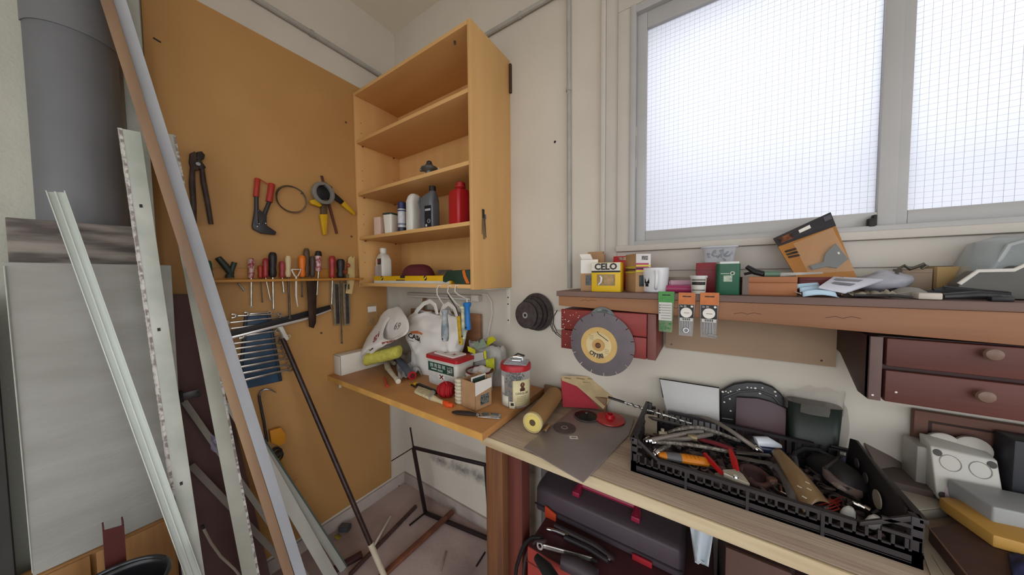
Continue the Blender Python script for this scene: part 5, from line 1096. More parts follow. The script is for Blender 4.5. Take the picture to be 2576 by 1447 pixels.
p = K(570, 330, .075); t = thing('tee_valve', 'small cream tee valve near the carton', 'valve', p); build('body', B().tube([p-V((.01, .004, 0)), p+V((.012, .004, 0))], .006, 8).tube([p+V((0, 0, -.012)), p+V((0, 0, .014))], .005, 8), mat('#b0a68e', .5, .2), t)
# orange and grey folding knife
a, c = K(640, 705, .052), K(1330, 810, .046); d = (c-a).normalized()
t = thing('utility_knife', 'orange and grey utility knife lying in the crate front', 'knife', (a+c)/2-V((0, 0, .014)))
build('body', B().tube([lerp(a, c, .33), lerp(a, c, .5), lerp(a, c, .96), c], [.0155, .016, .0155, .012], 12, True, .75), mat('#d9821c', .4, 0, .06), t)
build('grey_collar', B().tube([lerp(a, c, -.02), lerp(a, c, .335)], [.0135, .0158], 12, True, .75), mat('#6b6a6c', .45), t); build('orange_nose', B().tube([lerp(a, c, -.2), lerp(a, c, -.02)], [.008, .013], 12, True, .75), mat('#d9821c', .4, 0, .06), t)
for k in range(4): build('grip_rib', B().torus(lerp(a, c, .45+.1*k), d, .0128, .0012, 18, 5), mat('#bf6f16', .4), t)
# tin snips with red handles
t = thing('tin_snips', 'tin snips with two bright red handles in the crate', 'snips', K(1700, 1000, .04))
M_rh = mat('#b51a1c', .35, 0, .06); pv = K(1720, 1050, .052)
build('handle', B().tube([K(1270, 670, .058), K(1400, 830, .056), K(1570, 1015, .052)], [.006, .0085, .007], 10, True, .7), M_rh, t); build('handle', B().tube([K(1690, 610, .07), K(1750, 780, .064), K(1800, 990, .054)], [.006, .0085, .007], 10, True, .7), M_rh, t)
build('blade', B().prism([K(1560, 1000, .048), K(1800, 990, .048), K(1900, 1080, .046), K(2015, 1240, .042), K(1880, 1190, .044), K(1700, 1110, .046), K(1580, 1060, .048)], (0, 0, .012)), mat('#c5bfae', .35, .5, .1), t, bevel=.0015)
build('lower_blade', B().prism([K(1430, 1035, .045), K(1640, 1000, .045), K(1800, 1120, .042), K(1640, 1090, .044)], (0, 0, .008)), metal('#a39488', .4), t); build('pivot', B().lathe(K(1780, 1060, .061), (0, 0, 1), [(0, .006), (.004, .005)], 12), M_chrome, t)
t = thing('red_lever', 'dark red lever bar lying behind the snips', 'lever', K(1450, 520, .05)); build('bar', B().tube([K(1150, 420, .062), K(1450, 500, .062), K(1740, 600, .06)], [.007, .009, .008], 10, True, .7), mat('#7d2630', .45, 0, .15), t); build('eye', B().torus(K(1760, 605, .06), (0, 0, 1), .008, .003, 14, 6), M_dsteel, t)
# long auger bits
def auger(label, p, q, r, m):
    t = thing('auger_bit', label, 'drill bit', (p+q)/2-V((0, 0, r)), 'long drill bits'); d = (q-p); n = 60; e1 = d.normalized().cross(V((0, 0, 1))).normalized(); e2 = d.normalized().cross(e1)
    build('core', B().tube([p, q], r*.55, 8), m, t); build('flute', B().tube([p+d*(.25+.75*k/n)+(e1*math.cos(k*.9)+e2*math.sin(k*.9))*r*.6 for k in range(n+1)], r*.5, 6), m, t); build('shank', B().tube([p, p+d*.22], r*.8, 6), M_dsteel, t)
auger('long masonry drill bit poking out over the left crate end', Y(1530, 1001, -.10)+V((0, 0, .002)), Y(1740, 1066, -.10), .0065, metal('#b7b3b0', .3))
t = thing('square_rod', 'dark square steel rod lying under the long drill bit', 'rod', Q(1690, 1062, .05)); build('rod', B().bar(Q(1640, 1052, .075), Q(1728, 1076, .068), .010, .010), metal('#6b6462', .45), t, bevel=.001); build('tapered_end', B().tube([Q(1640, 1052, .075), Q(1632, 1049, .075)], [.005, .003], 8), metal('#8b8482', .4), t)
# white and navy shell
a, c = Q(1898, 1112, .07), Q(1962, 1124, .06); t = thing('plastic_shell', 'glossy white and navy plastic shell at the crate back', 'shell', (a+c)/2-V((0, 0, .015)))
build('white_top', B().tube([a, lerp(a, c, .5)+V((0, 0, .006)), c], [.016, .017, .008], 14, True, 1), mat('#dfe6ee', .2, 0, .02), t); build('navy_base', B().tube([a-V((0, .006, .012)), lerp(a, c, .5)-V((0, .008, .010)), c-V((-.004, .004, .008))], [.015, .016, .010], 14, True, .8), mat('#1c2340', .3), t); build('end_cap', B().tube([a-V((.01, 0, .004)), a+V((.001, 0, 0))], .018, 14), M_black, t)
# rusty clamp ring
p = Q(1896, 1206, .03); t = thing('pipe_clamp', 'rusty round pipe clamp lying among the tools', 'clamp', p-V((0, 0, .01))); build('band', B().ring(p, (.1, -.2, 1), .026, .034, .018, 28), mat('#5a3d38', .7, .3, .3, 40), t, bevel=.001); build('inner_face', B().lathe(p+V((0, 0, .002)), (.1, -.2, 1), [(0, .025), (.003, .025)], 24), mat('#3d2a2c', .8), t); build('lug', B().cb(p+V((.036, -.004, 0)), .02, .014, .02, 30), mat('#6b4a40', .7, .3), t, bevel=.002); build('screw', B().tube([p+V((.036, -.016, .012)), p+V((.036, .014, .012))], .003, 8), M_steel, t)
# amber curved cover
q = [Q(1940, 1138, .075), Q(1975, 1146, .08), Q(2088, 1268, .04), Q(2022, 1292, .028)]
t = thing('amber_cover', 'glossy amber-brown curved plastic cover lying across the crate', 'cover', (q[0]+q[2])/2-V((0, 0, .03)))
build('cover', B().grid(lambda u, v: lerp(lerp(q[0], q[1], u), lerp(q[3], q[2], u), v)+V((0, 0, .016*math.sin(u*math.pi)+.008*math.sin(v*math.pi))), 12, 16), mat('#8a7050', .22, 0, .15, 20), t, solid=.002, ang=70)
for x, y in ((2006, 1222), (2026, 1212), (2030, 1228), (2018, 1248)): a = Q(x, y, .077); build('pale_mark', B().bar(a, a+V((.006, -.005, .0)), .003, .001), mat('#d9d2c0', .2), t)  # short pale bars laid on the cover
t = thing('rubber_strap', 'dark grey rubber strap loop under the amber cover', 'strap', Q(1960, 1230, .03)); P_ = [Q(1934, 1176, .05), Q(1950, 1172, .056), Q(1968, 1190, .055), Q(1982, 1218, .05), Q(1992, 1248, .04), Q(2012, 1270, .03)]
build('band', B().tube(P_, [.008, .010, .010, .011, .010, .008], 10, True, .5), mat('#55504e', .5), t); build('buckle', B().tube([Q(1964, 1224, .045), Q(1966, 1238, .04), Q(1978, 1244, .04)], .0025, 6), M_chrome, t)
# worn wooden block
a, c = Q(2072, 1184, .058), Q(2168, 1240, .04); t = thing('wooden_block', 'worn flat oval wooden block in the right half of the crate', 'block', (a+c)/2-V((0, 0, .015))); d = (c-a).normalized(); s_ = d.cross(V((0, 0, 1))).normalized()
out = []
for k in range(24):
    g = 2*math.pi*k/24; out.append((a+c)/2 + d*math.cos(g)*(c-a).length/2*1.08 + s_*math.sin(g)*.026)
build('block', B().prism([p-V((0, 0, .012)) for p in out], (0, 0, .022)), wood('#7d6a62', '#5d4c48', 'x', .6), t, bevel=.003); build('side_band', B().tube([Q(2076, 1200, .046), Q(2110, 1224, .046), Q(2150, 1242, .036)], [.004, .007, .004], 8), mat('#97887e', .6), t)
# wires, plugs, cable
t = thing('red_wire', 'tangle of thin red wires at the crate front', 'wire', Q(2060, 1270, .03)); random.seed(8)
for k in range(4): build('strand', B().tube([Q(2000+4*k, 1262+2*k, .03), Q(2040+3*k, 1282-3*k, .034), Q(2080, 1290-8*k, .036), Q(2112+2*k, 1280-10*k, .034), Q(2086, 1252+4*k, .04)], .0016, 5), mat('#9c2c26', .5, 0, .2), t)
for x, y, lab in ((2130, 1290, 'white rounded plug standing at the crate front'), (2194, 1312, 'white triangular plug at the right crate front')):
    p = Q(x, y, .03); t = thing('white_plug', lab, 'plug', p-V((0, 0, .015))); build('shell', B().lathe(p-V((0, 0, .014)), (.1, -.2, 1), [(0, .011), (.012, .013), (.026, .010), (.034, .005)], 14, sq=.6), mat('#d2cfca', .4), t, ang=50); build('cable_stub', B().tube([p+V((0, 0, .018)), p+V((.01, .006, .026))], .003, 6), M_black, t)
t = thing('black_cable', 'black rubber cable curled in the rear of the crate', 'cable', Q(2050, 1150, .05)); P_ = [Q(1996, 1162, .06), Q(2000, 1140, .075), Q(2020, 1128, .085), Q(2060, 1132, .085), Q(2100, 1156, .075), Q(2140, 1190, .06), Q(2160, 1215, .05)]
build('cable', B().tube(P_, .0055, 8), M_black, t); build('sheath', B().tube([Q(1998, 1150, .068), Q(2003, 1178, .05)], .007, 8), mat('#3d3a3c', .5), t); build('connector', B().tube([Q(2052, 1152, .064), Q(2064, 1158, .062)], .010, 10), metal('#b3a8a0', .35), t)
t = thing('rubber_pouch', 'black rubber pouch lying against the perforated panel', 'pouch', Q(2100, 1150, .04)); build('body', rloft(B(), (2.06, -.16, BZ+.03), [(0, .06, .12, .02), (.02, .07, .13, .025), (.045, .055, .1, .025), (.052, .03, .06, .014)], 25), mat('#262324', .6), t, ang=60); build('fold', B().tube([(2.03, -.2, BZ+.074), (2.06, -.16, BZ+.084), (2.08, -.11, BZ+.074)], .004, 6), mat('#3a3536', .6), t)
t = thing('chrome_fitting', 'shiny chrome fitting beside the white plugs', 'fitting', Q(2165, 1275, .03))
for k in range(3): build('piece', B().tube([Q(2142+16*k, 1262+6*k, .036), Q(2162+14*k, 1272+6*k, .034)], .005, 8), mat('#b8b0a8', .2, .9), t)
t = thing('steel_strip', 'flat grey steel strip among the hoses', 'strip', Q(1880, 1150, .05)); build('strip', B().bar(Q(1850, 1150, .055), Q(1945, 1168, .055), .014, .003), metal('#8d857c', .4), t); build('strip', B().bar(Q(1850, 1138, .06), Q(1938, 1146, .06), .010, .004), metal('#978f84', .4), t)
# ================================================================== rear and right of the bench
t = thing('leaning_plate', 'pale grey panel with rounded corners leaning behind the crate', 'panel', (1.72, -.05, BZ))
pts = [Y(1659, 953, -.03), Y(1809, 976, -.03), V((Y(1812, 1060, -.06).x, -.062, BZ+.004)), V((Y(1690, 1060, -.06).x, -.062, BZ+.004)), Y(1668, 1000, -.045)]
build('sheet', B().prism(pts, (0, .006, 0)), mat('#c2c1bf', .35, 0, .03), t, bevel=.002); build('dark_edge', B().tube([pts[4], pts[0], pts[1]], .0022, 6), M_dark, t)
t = thing('black_tray', 'black paint-speckled tray standing against the wall behind the crate', 'tray', (1.89, -.03, BZ))
ol = [(1812, 1075), (1812, 985), (1828, 975), (1846, 966), (1880, 961), (1915, 963), (1945, 974), (1966, 992), (1978, 1010), (1986, 1060), (1984, 1095)]
build('tray_body', B().prism([Y(x, y, -.034) if y < 1070 else V((Y(x, y, -.034).x, -.034, BZ+.002)) for x, y in ol], (0, .018, 0)), mat('#2d2c2e', .4, 0, .15, 20), t, bevel=.005, ang=50)
build('rim_ridge', B().tube([Y(x, y, -.036) for x, y in ((1822, 1000), (1860, 985), (1905, 983), (1945, 998), (1960, 1015))], .004, 8), mat('#454446', .35), t)
random.seed(31)
for x, y in ((1826, 985), (1832, 988), (1838, 985), (1856, 984), (1860, 980), (1880, 975), (1890, 976), (1900, 977), (1918, 976), (1912, 990), (1950, 986), (1952, 996), (1836, 1004), (1822, 1012), (1838, 1034), (1818, 986)):
    p = Y(x, y, -.0345); build('paint_speck', B().lathe(p, (0, -1, 0), [(0, .0022+random.random()*.0015), (.0006, .0012)], 8), M_white, t)
build('hang_slot', B().bar(Y(1816, 1052, -.035), Y(1844, 1056, -.035), .0015, .003), mat('#8d8a8a', .4), t)
t = thing('maroon_board', 'smooth dark maroon board propped before the black tray', 'board', (1.92, -.06, BZ))
pts = [Y(1852, 1000, -.05), Y(1905, 1003, -.05), Y(1940, 1012, -.05), Y(1978, 1029, -.05), V((Y(1975, 1112, -.07).x, -.072, BZ+.03)), V((Y(1850, 1080, -.07).x, -.072, BZ+.03))]
b = B().prism(pts, (0, .007, 0)); b.v = b.v
build('board', b, mat('#4a3237', .4, 0, .04), t, bevel=.001); build('foot_strip', B().box((pts[5].x, -.076, BZ+.0005), (pts[4].x, -.062, BZ+.03)), mat('#3f2b30', .5), t)
# green bin with clear bag
p = V((2.04, -.042, BZ)); t = thing('green_bin', 'dark green bin lined with a clear bag behind the crate', 'bin', p)
build('bin_body', rloft(B(), p, [(.0005, .095, .05, .015), (.01, .1, .052, .018), (.19, .118, .058, .022)], 0, 4, True, False), mat('#222b26', .45, 0, .1), t, solid=.002, ang=50)
def bagf(u, v):
    a = 2*math.pi*u; h = .165+.07*v; w = .0625+.004*v; return p + V((math.cos(a)*w*(1+.06*nz((a*2, v*2, 3))), math.sin(a)*.034*(1+.1*nz((a, v, 6))), h+.02*nz((math.cos(a)*2, math.sin(a)*2, 4))*v - .03*v*(math.cos(a) < 0)*abs(math.cos(a))))
build('clear_liner', B().grid(bagf, 36, 8), clear('#b5aca4', .16, .2), t, ang=80, weld=True)
build('liner_drape', B().grid(lambda u, v: p + V((.062+.006*math.sin(v*5+u), -.03+.05*u, .2-.19*v)), 6, 10), clear('#b5aca4', .14, .2), t, ang=80)
# grey pad
q = [Z(2168, 1104, BZ+.09), Z(2265, 1128, BZ+.07), Z(2286, 1168, BZ+.045), Z(2245, 1204, BZ+.03), Z(2206, 1172, BZ+.05)]
t = thing('grey_pad', 'grey-brown padded sheet lying right of the crate', 'pad', (2.2, -.12, BZ)); build('pad', B().prism([p-V((0, 0, .006)) for p in q], (0, 0, .006)), mat('#7d7069', .7, 0, .08, 6), t, bevel=.002); build('under_block', B().box((2.15, -.12, BZ+.0005), (2.24, -.03, BZ+.045)), mat('#5a4d48', .7), t, bevel=.002)
# cream carton
t = thing('cream_carton', 'flat cream carton lying between crate and pine board', 'carton', Z(2320, 1290, BZ)); H_ = .028
top = [Z(2244, 1207, BZ+H_), Z(2298, 1194, BZ+H_), Z(2362, 1242, BZ+H_), Z(2385, 1274, BZ+H_), Z(2306, 1282, BZ+H_)]
build('box', B().prism([p-V((0, 0, H_-.0005)) for p in top], (0, 0, H_-.0005)), mat('#aaa395', .7, 0, .05), t, bevel=.001); build('lid_seam', B().tube([top[4]+V((0, 0, -.004)), top[3]+V((0, 0, -.004))], .0008, 5), mat('#7d766a', .7), t)
# black rail
a, c = Z(2262, 1124, BZ+.055), Z(2398, 1250, BZ+.04); t = thing('guide_rail', 'black slotted rail with a grey edge slanting along the bench', 'rail', (a+c)/2-V((0, 0, .03))); build('rail', B().bar(a, c, .016, .05), mat('#1c1b1f', .45), t, bevel=.002); build('grey_edge', B().bar(a+V((0, 0, .026)), c+V((0, 0, .026)), .006, .004), metal('#7d8082', .4), t)
# electrical junction boxes
def ebox(name, label, o, ex, ey, ez, m, discs=True):
    t = thing(name, label, 'junction box', V(o)+V(ex)/2, 'plastic electrical boxes on the bench'); o, ex, ey, ez = V(o), V(ex), V(ey), V(ez)
    build('shell', B().ob(o, ex, ey, ez), m, t, bevel=.004, seg=3); n = ex.cross(ez).normalized(); n = n if n.dot(CAM-o) > 0 else -n
    f0 = o if (o-CAM).length < (o+ey-CAM).length else o+ey
    if discs:
        for u in (.1, .9):
            for v in (.1, .9): build('screw_well', B().lathe(f0+ex*u+ez*v+n*.0002, n, [(0, .008), (.0008, .008)], 14), mat('#4d4a47', .7), t)
        for u in (.28, .72): build('knockout', B().torus(f0+ex*u+ez*.75+n*.0005, n, .018, .0009, 22, 5), mat('#9d9990', .5), t)
    return t
M_eb = mat('#bcb9b0', .4, 0, .04)
a, c = Y(2340, 1122, -.10), Y(2530, 1162, -.10)
ebox('white_enclosure', 'white square junction box with dark screw wells leaning back', V((a.x, -.135, BZ+.035)), (c.x-a.x, .02, -.012), (0, .05, .012), (0, .035, a.z-BZ-.035), M_eb)
ebox('grey_enclosure', 'grey translucent junction box lying in front of the white one', V((2.275, -.215, BZ+.028)), (.16, .025, -.004), (-.02, .09, .0), (0, 0, .06), mat('#9fa1a2', .3, 0, .05), False)
t = thing('pale_disc', 'pale pink plastic disc leaning on the grey junction box', 'disc', (2.285, -.225, BZ+.02)); p = Z(2418, 1253, BZ+.05); build('disc', B().lathe(p, (-.2, -1, .4), [(0, .026), (.003, .026), (.004, .02)], 24), mat('#a8979a', .5), t); build('boss', B().lathe(p, (-.2, -1, .4), [(.004, .008), (.007, .007)], 14), mat('#98878a', .5), t)
t = thing('clear_box', 'cloudy clear plastic box at the wall behind the white junction box', 'box', (2.24, -.06, BZ)); a, c = Y(2290, 1108, -.06), Y(2335, 1120, -.06); build('shell', B().box((a.x, -.09, BZ+.036), (c.x+.01, -.025, a.z)), clear('#b5b0a8', .5, .2), t, bevel=.003); build('dark_insert', B().box((a.x+.02, -.08, BZ+.036), (c.x, -.04, BZ+.07)), M_dark, t)
for k, (x, y) in enumerate(((2378, 1112), (2452, 1122))):
    p = Y(x, y, -.055); t = thing('box_lid', ['left', 'right'][k]+' of two white round lids behind the junction boxes', 'lid', V((p.x, p.y, BZ))); build('lid', B().lathe(p+V((0, .012, -.012)), (0, -1, .1), [(0, .03), (.008, .03), (.01, .027)], 26), mat('#c5bfb4', .45), t); build('stand', B().box((p.x-.02, p.y-.002, BZ+.036), (p.x+.02, p.y+.01, p.z-.02)), mat('#8d877c', .6), t)
# wooden frame on the wall side
t = thing('grooved_board', 'brown wooden panel with routed grooves leaning under the drawers', 'panel', (2.4, -.04, BZ)); M_pan = wood('#7a4f3c', '#5c3a2e', 'x', .6, 7, 8, .2)
a = Y(2304, 1034, -.03); zt_ = a.z
build('panel', B().box((a.x, -.024, BZ+.036), (2.9, -.006, zt_)), M_pan, t, bevel=.003); build('groove', B().box((a.x+.03, -.0246, zt_-.028), (a.x+.22, -.0236, zt_-.022)), mat('#33201a', .7), t); build('groove', B().box((a.x+.024, -.0246, BZ+.05), (a.x+.03, -.0236, zt_-.022)), mat('#33201a', .7), t)
t = thing('dark_case', 'dark slate case at the right edge before the wooden panel', 'case', (2.42, -.07, BZ)); a = Y(2534, 1098, -.07); build('case', B().box((a.x, -.09, BZ+.0005), (2.7, -.03, a.z)), mat('#33343a', .5, 0, .1), t, bevel=.004); build('window', B().box((a.x+.02, -.0906, BZ+.06), (2.6, -.0898, a.z-.012)), mat('#4f555c', .3), t)
# pine offcut with slot on dark plank
t = thing('dark_plank', 'dark brown plank lying under the pine offcut', 'plank', Z(2450, 1400, BZ)); q = [Z(2336, 1328, BZ+.03), Z(2420, 1312, BZ+.03), V((2.7, -.22, BZ+.03)), V((2.7, -.40, BZ+.03)), Z(2450, 1470, BZ+.03)]
build('plank', B().prism([p-V((0, 0, .0295)) for p in q], (0, 0, .0295)), wood('#5a3d34', '#41302c', 'x', .6, 7), t, bevel=.003); build('rubbed_edge', B().tube([q[0]+V((0, 0, .0005)), q[4]+V((0, 0, .0005))], .0015, 6), mat('#7d5c4c', .7), t)
t = thing('pine_offcut', 'thick yellow pine offcut with a dark knot slot', 'board', Z(2480, 1330, BZ+.03)); zp_ = BZ+.056; q = [Z(2362, 1250, zp_), Z(2388, 1250, zp_), V((2.62, -.16, zp_)), V((2.62, -.27, zp_)), Z(2499, 1346, zp_), Z(2382, 1266, zp_)]
build('board', B().prism([p-V((0, 0, .0255)) for p in q], (0, 0, .0255)), wood('#c69a4e', '#ad8038', 'x', .5, 6, 8, .1), t, bevel=.003); a = Z(2530, 1308, zp_+.0003); build('knot_slot', B().prism([Z(2498, 1296, zp_+.0002), Z(2520, 1297, zp_+.0002), Z(2552, 1313, zp_+.0002), Z(2528, 1309, zp_+.0002)], (0, 0, .0004)), mat('#4a3018', .8), t)
t = thing('paper_sheet', 'cream paper sheet on the bench corner below the crate', 'paper', Z(2370, 1430, BZ)); q = [Z(2314, 1374, BZ+.001), Z(2352, 1382, BZ+.001), Z(2400, 1412, BZ+.001), Z(2430, 1460, BZ+.001), Z(2350, 1470, BZ+.001)]
build('sheet', B().prism(q, (0, 0, .0012)), mat('#b8ad98', .7, 0, .06), t); build('crease', B().tube([Z(2344, 1398, BZ+.0024), Z(2376, 1450, BZ+.0024)], .0005, 5), mat('#8d836f', .8), t)
t = thing('blue_rag', 'dark blue cloth rag at the bottom right corner', 'rag', Z(2560, 1420, BZ+.03)); q = [Z(2536, 1392, BZ+.034), Z(2600, 1392, BZ+.034), Z(2620, 1460, BZ+.034), Z(2548, 1460, BZ+.034)]
build('cloth', B().grid(lambda u, v: lerp(lerp(q[0], q[1], u), lerp(q[3], q[2], u), v)+V((0, 0, .008*nz((u*3, v*3, 1)))), 8, 8), mat('#23284f', .8, 0, .1, 30), t, solid=.002, ang=70)
# ================================================================== things on the window shelf
def shx(px, y): return Y(px, 720, y).x
def cbox(name, label, cat, npx, y, th, wl_, wr, h, m, grp=None):
    """carton turned so its near upright edge shows at picture column npx"""
    t_ = math.radians(th); N = V((shx(npx, y), y, SZ+.0005)); er = V((math.cos(t_), math.sin(t_), 0)); el = V((-math.sin(t_), math.cos(t_), 0))
    t = thing(name, label, cat, N+er*wr/2+el*wl_/2, grp); build('box', B().ob(N, er*wr, el*wl_, (0, 0, h)), m, t, bevel=.0008)
    return t, N, er, el
def fp(N, e, n, x0, x1, z0, z1, o=.0006): return B().prism([N+e*x0+n*o+V((0, 0, z0)), N+e*x1+n*o+V((0, 0, z0)), N+e*x1+n*o+V((0, 0, z1)), N+e*x0+n*o+V((0, 0, z1))], n*.0005)
t, N, er, el = cbox('carton', 'brown carton with a white upper front at the left shelf end', 'carton', 1461, -.205, 12, .075, .062, .118, M_card)
nr = -el; build('white_band', fp(N, er, nr, 0, .062, .066, .117), M_white, t); build('picture_window', fp(N, er, nr, .018, .05, .022, .06), mat('#4d5450', .3, 0, .6, 70), t); build('flap', B().ob(N+el*.03+V((0, 0, .118)), er*.04, el*.02, V((-.01, 0, .022))), M_white, t)
t, N, er, el = cbox('carton', 'plain brown carton with torn flap behind the white-topped one', 'carton', 1478, -.085, 8, .04, .065, .145, M_card); build('flap', B().ob(N+V((0, 0, .145)), er*.06, el*.03, V((.0, .006, .01))), M_card, t)
# CELO box
a, c = shx(1488, -.215), shx(1560, -.215); w = c-a; h = .104; o = V((a, -.215, SZ+.0005)); ex, ey = V((w, .004, 0)), V((-.002, .06, 0)); n = V((0, -1, 0))
t = thing('anchor_box', 'yellow hardware box with a window and CELO on its white top', 'box', o+ex/2); build('box', B().ob(o, ex, ey, (0, 0, h)), mat('#dcb312', .4, 0, .06), t, bevel=.0008)
E_ = ex.normalized(); build('white_band', fp(o, E_, n, .0004, w-.0004, .075, h-.001), mat('#d8d4c4', .4), t); build('dark_stripe', fp(o, E_, n, .0004, w-.0004, .069, .075, .0008), M_black, t)
text('CELO', .031, frame(o+E_*w/2+n*.0016+V((0, 0, .0885)), E_, (0, 0, 1)), M_print, t, sx=1.0, bold=.0012); build('window', fp(o, E_, n, w*.2, w*.82, .022, .062), mat('#9a7a3c', .25, 0, .35, 40), t)
build('window_part', fp(o, E_, n, w*.45, w*.78, .026, .058, .0012), mat('#a8843e', .2, 0, .3, 60), t); build('anchor_piece', B().tube([o+E_*w*.3+n*.002+V((0, 0, .057)), o+E_*w*.36+n*.002+V((0, 0, .05)), o+E_*w*.34+n*.002+V((0, 0, .034)), o+E_*w*.24+n*.002+V((0, 0, .024))], [.002, .004, .003, .002], 8), M_white, t)
t, N, er, el = cbox('striped_carton', 'tall brown carton with yellow and black stripes on its end', 'carton', 1599, -.20, 38, .075, .052, .132, M_card)
nr = -el; nl = -er; build('white_side', fp(N, er, nr, 0, .052, .085, .131), mat('#ded8d6', .5), t); build('pink_patch', fp(N, er, nr, .0, .045, .072, .1, .0009), mat('#b5486a', .5), t)
for k in range(3):
    build('stripe', fp(N, er, nr, 0, .052, .07+.009*k, .075+.009*k, .0016), mat('#d8d02c', .4) if k != 1 else M_black, t); build('stripe', fp(N, el, nl, 0, .074, .066+.009*k, .070+.009*k, .0008), mat('#d8d02c', .4) if k != 1 else M_black, t)
build('picture_window', fp(N, er, nr, .012, .042, .02, .058), mat('#3a4a44', .3, 0, .5, 80), t); build('code_patch', fp(N, er, nr, .02, .042, .11, .124, .0016), mat('#9a938f', .6, 0, .5, 150), t)
a, c = shx(1545, -.03), shx(1630, -.03); t = thing('sticker_strip', 'flat red label box standing behind the striped carton', 'box', ((a+c)/2, -.03, SZ)); z = Y(1590, 658, -.03).z; build('box', B().box((a, -.045, SZ+.0005), (c, -.024, z+.022)), mat('#b81f24', .4, 0, .06), t, bevel=.001); build('print', B().box((a+.02, -.0456, z+.006), (a+.05, -.045, z+.018)), mat('#d9b090', .5, 0, .5, 80), t)
# mug
p = V((shx(1648, -.16), -.16, SZ+.0005)); t = thing('mug', 'white ceramic mug with handle and small black print', 'mug', p)
build('cup', B().lathe(p, (0, 0, 1), [(0, .034), (.003, .038), (.082, .0425), (.083, .041), (.08, .039), (.008, .034)], 32), mat('#d8d9dc', .2, 0, .02), t)
build('handle', B().tube([p+V((.008, -.042, .07)), p+V((.010, -.058, .072)), p+V((.012, -.064, .055)), p+V((.011, -.062, .034)), p+V((.009, -.052, .018)), p+V((.008, -.039, .014))], .0055, 10), mat('#d8d9dc', .2, 0, .02), t)
for z, w_, h_ in ((.03, .018, .026), (.05, .012, .014), (.02, .012, .01)):
    a = math.radians(238); build('black_print', B().cb(p+V((math.cos(a)*.0385, math.sin(a)*.0385, z)), .0025, w_, h_, 238), M_black, t, bevel=.0008)
# pink rolls
y = -.17
for k, (z, x0, x1, r, lab) in enumerate(((.012, 1676, 1742, .0125, 'front pink paper roll lying beside the mug'), (.03, 1684, 1742, .011, 'rear pink paper roll lying on the front one'))):
    a, c = V((shx(x0, y), y+.012*k, SZ+z+.0008)), V((shx(x1, y), y+.03*k+.01, SZ+z+.0008)); t = thing('pink_roll', lab, 'roll', (a+c)/2-V((0, 0, r)), 'pink rolls'); build('roll', B().tube([a, c], r, 16), mat('#b03a6a' if k == 0 else '#c9a0b0', .4, 0, .15), t); build('end', B().tube([a-V((.001, 0, 0)), a+V((.002, 0, 0))], r*.7, 14), mat('#c9a2b3', .5), t)
# small pot
p = V((shx(1757, -.2), -.2, SZ+.0005)); t = thing('small_pot', 'small white pot with a dark printed band and lid', 'pot', p); build('body', B().lathe(p, (0, 0, 1), [(0, .0185), (.05, .021)], 24), mat('#cfcdc4', .4), t); build('lid', B().lathe(p+V((0, 0, .05)), (0, 0, 1), [(0, .0235), (.005, .0235), (.006, .021)], 24), mat('#d6d6d8', .3), t)
for z, h_, cc in ((.028, .009, '#2b2b2b'), (.041, .004, '#77746e'), (.01, .004, '#8d8a80')): build('print_band', B().grid(lambda u, v: p+V((math.cos(-2.5+1.9*u)*(.0195+.002*z/.05+.0004), math.sin(-2.5+1.9*u)*(.0195+.002*z/.05+.0004), z+h_*v)), 10, 1), mat(cc, .5, 0, .3, 150), t, solid=.0003)
# red box and clear tub on it
a, c = shx(1750, -.12), shx(1832, -.12); t = thing('red_box', 'dark red box behind the green tin carrying the clear tub', 'box', ((a+c)/2, -.09, SZ)); hz_ = Y(1790, 661, -.12).z-SZ; build('box', B().box((a, -.12, SZ+.0005), (c, -.04, SZ+hz_)), mat('#8f1f2a', .45, 0, .1, 15), t, bevel=.002); build('lid_line', B().box((a-.0004, -.1205, SZ+hz_*.75), (c+.0004, -.0395, SZ+hz_*.76)), mat('#5d141b', .5), t)
p = V((shx(1806, -.085), -.085, SZ+hz_+.0005)); t = thing('clear_tub', 'clear plastic tub of small parts on the dark red box', 'tub', p); k_ = .86
build('tub', rloft(B(), p, [(0, .088*k_, .062, .014), (.048, .105*k_, .07, .016)], 0, 4, True, False), clear('#d5dbe6', .28, .1), t, ang=50); build('rim', rloft(B(), p, [(.048, .116*k_, .08, .018), (.052, .116*k_, .08, .018)], 0, 4), clear('#d5dbe6', .5, .1), t)
random.seed(6); b = B()
for k in range(20): q = p+V((random.uniform(-.032, .032), random.uniform(-.02, .02), random.uniform(.006, .035))); d = V((random.uniform(-1, 1), random.uniform(-1, 1), random.uniform(0, 1))).normalized(); b.tube([q, q+d*.012], .003, 6)
build('small_parts', b, mat('#6f7078', .4, .3, .4, 60), t, kind='stuff')
# green tin
a, c = shx(1801, -.205), shx(1862, -.205); w = c-a; p = V(((a+c)/2, -.18, SZ+.0005)); h = Y(1830, 664, -.205).z-SZ; t = thing('green_tin', 'green tea tin with a pale logo and silver rim', 'tin', p)
build('tin', rloft(B(), p, [(0, w*.96, .05, .008), (.002, w, .052, .01), (h, w, .052, .01)], 2, 4), mat('#1f5a40', .4, 0, .06), t, ang=50); build('lid_rim', rloft(B(), p, [(h, w*.99, .051, .01), (h+.006, w*.97, .05, .01)], 2, 4), mat('#b5b8b2', .3, .4), t)
f = p+V((-.004, -.0268, 0)); build('logo_panel', B().box(f+V((-w*.12, -.0004, h*.42)), f+V((w*.24, .0006, h*.62))), mat('#b9c7b4', .5, 0, .3, 130), t); build('logo_mark', B().torus(f+V((w*.24, 0, h*.69)), (0, 1, 0), .0045, .0016, 14, 5), mat('#c9d3c4', .5), t); build('print_line', B().box(f+V((-w*.24, -.0004, h*.67)), f+V((w*.12, .0006, h*.69))), mat('#c9d3c4', .5), t)
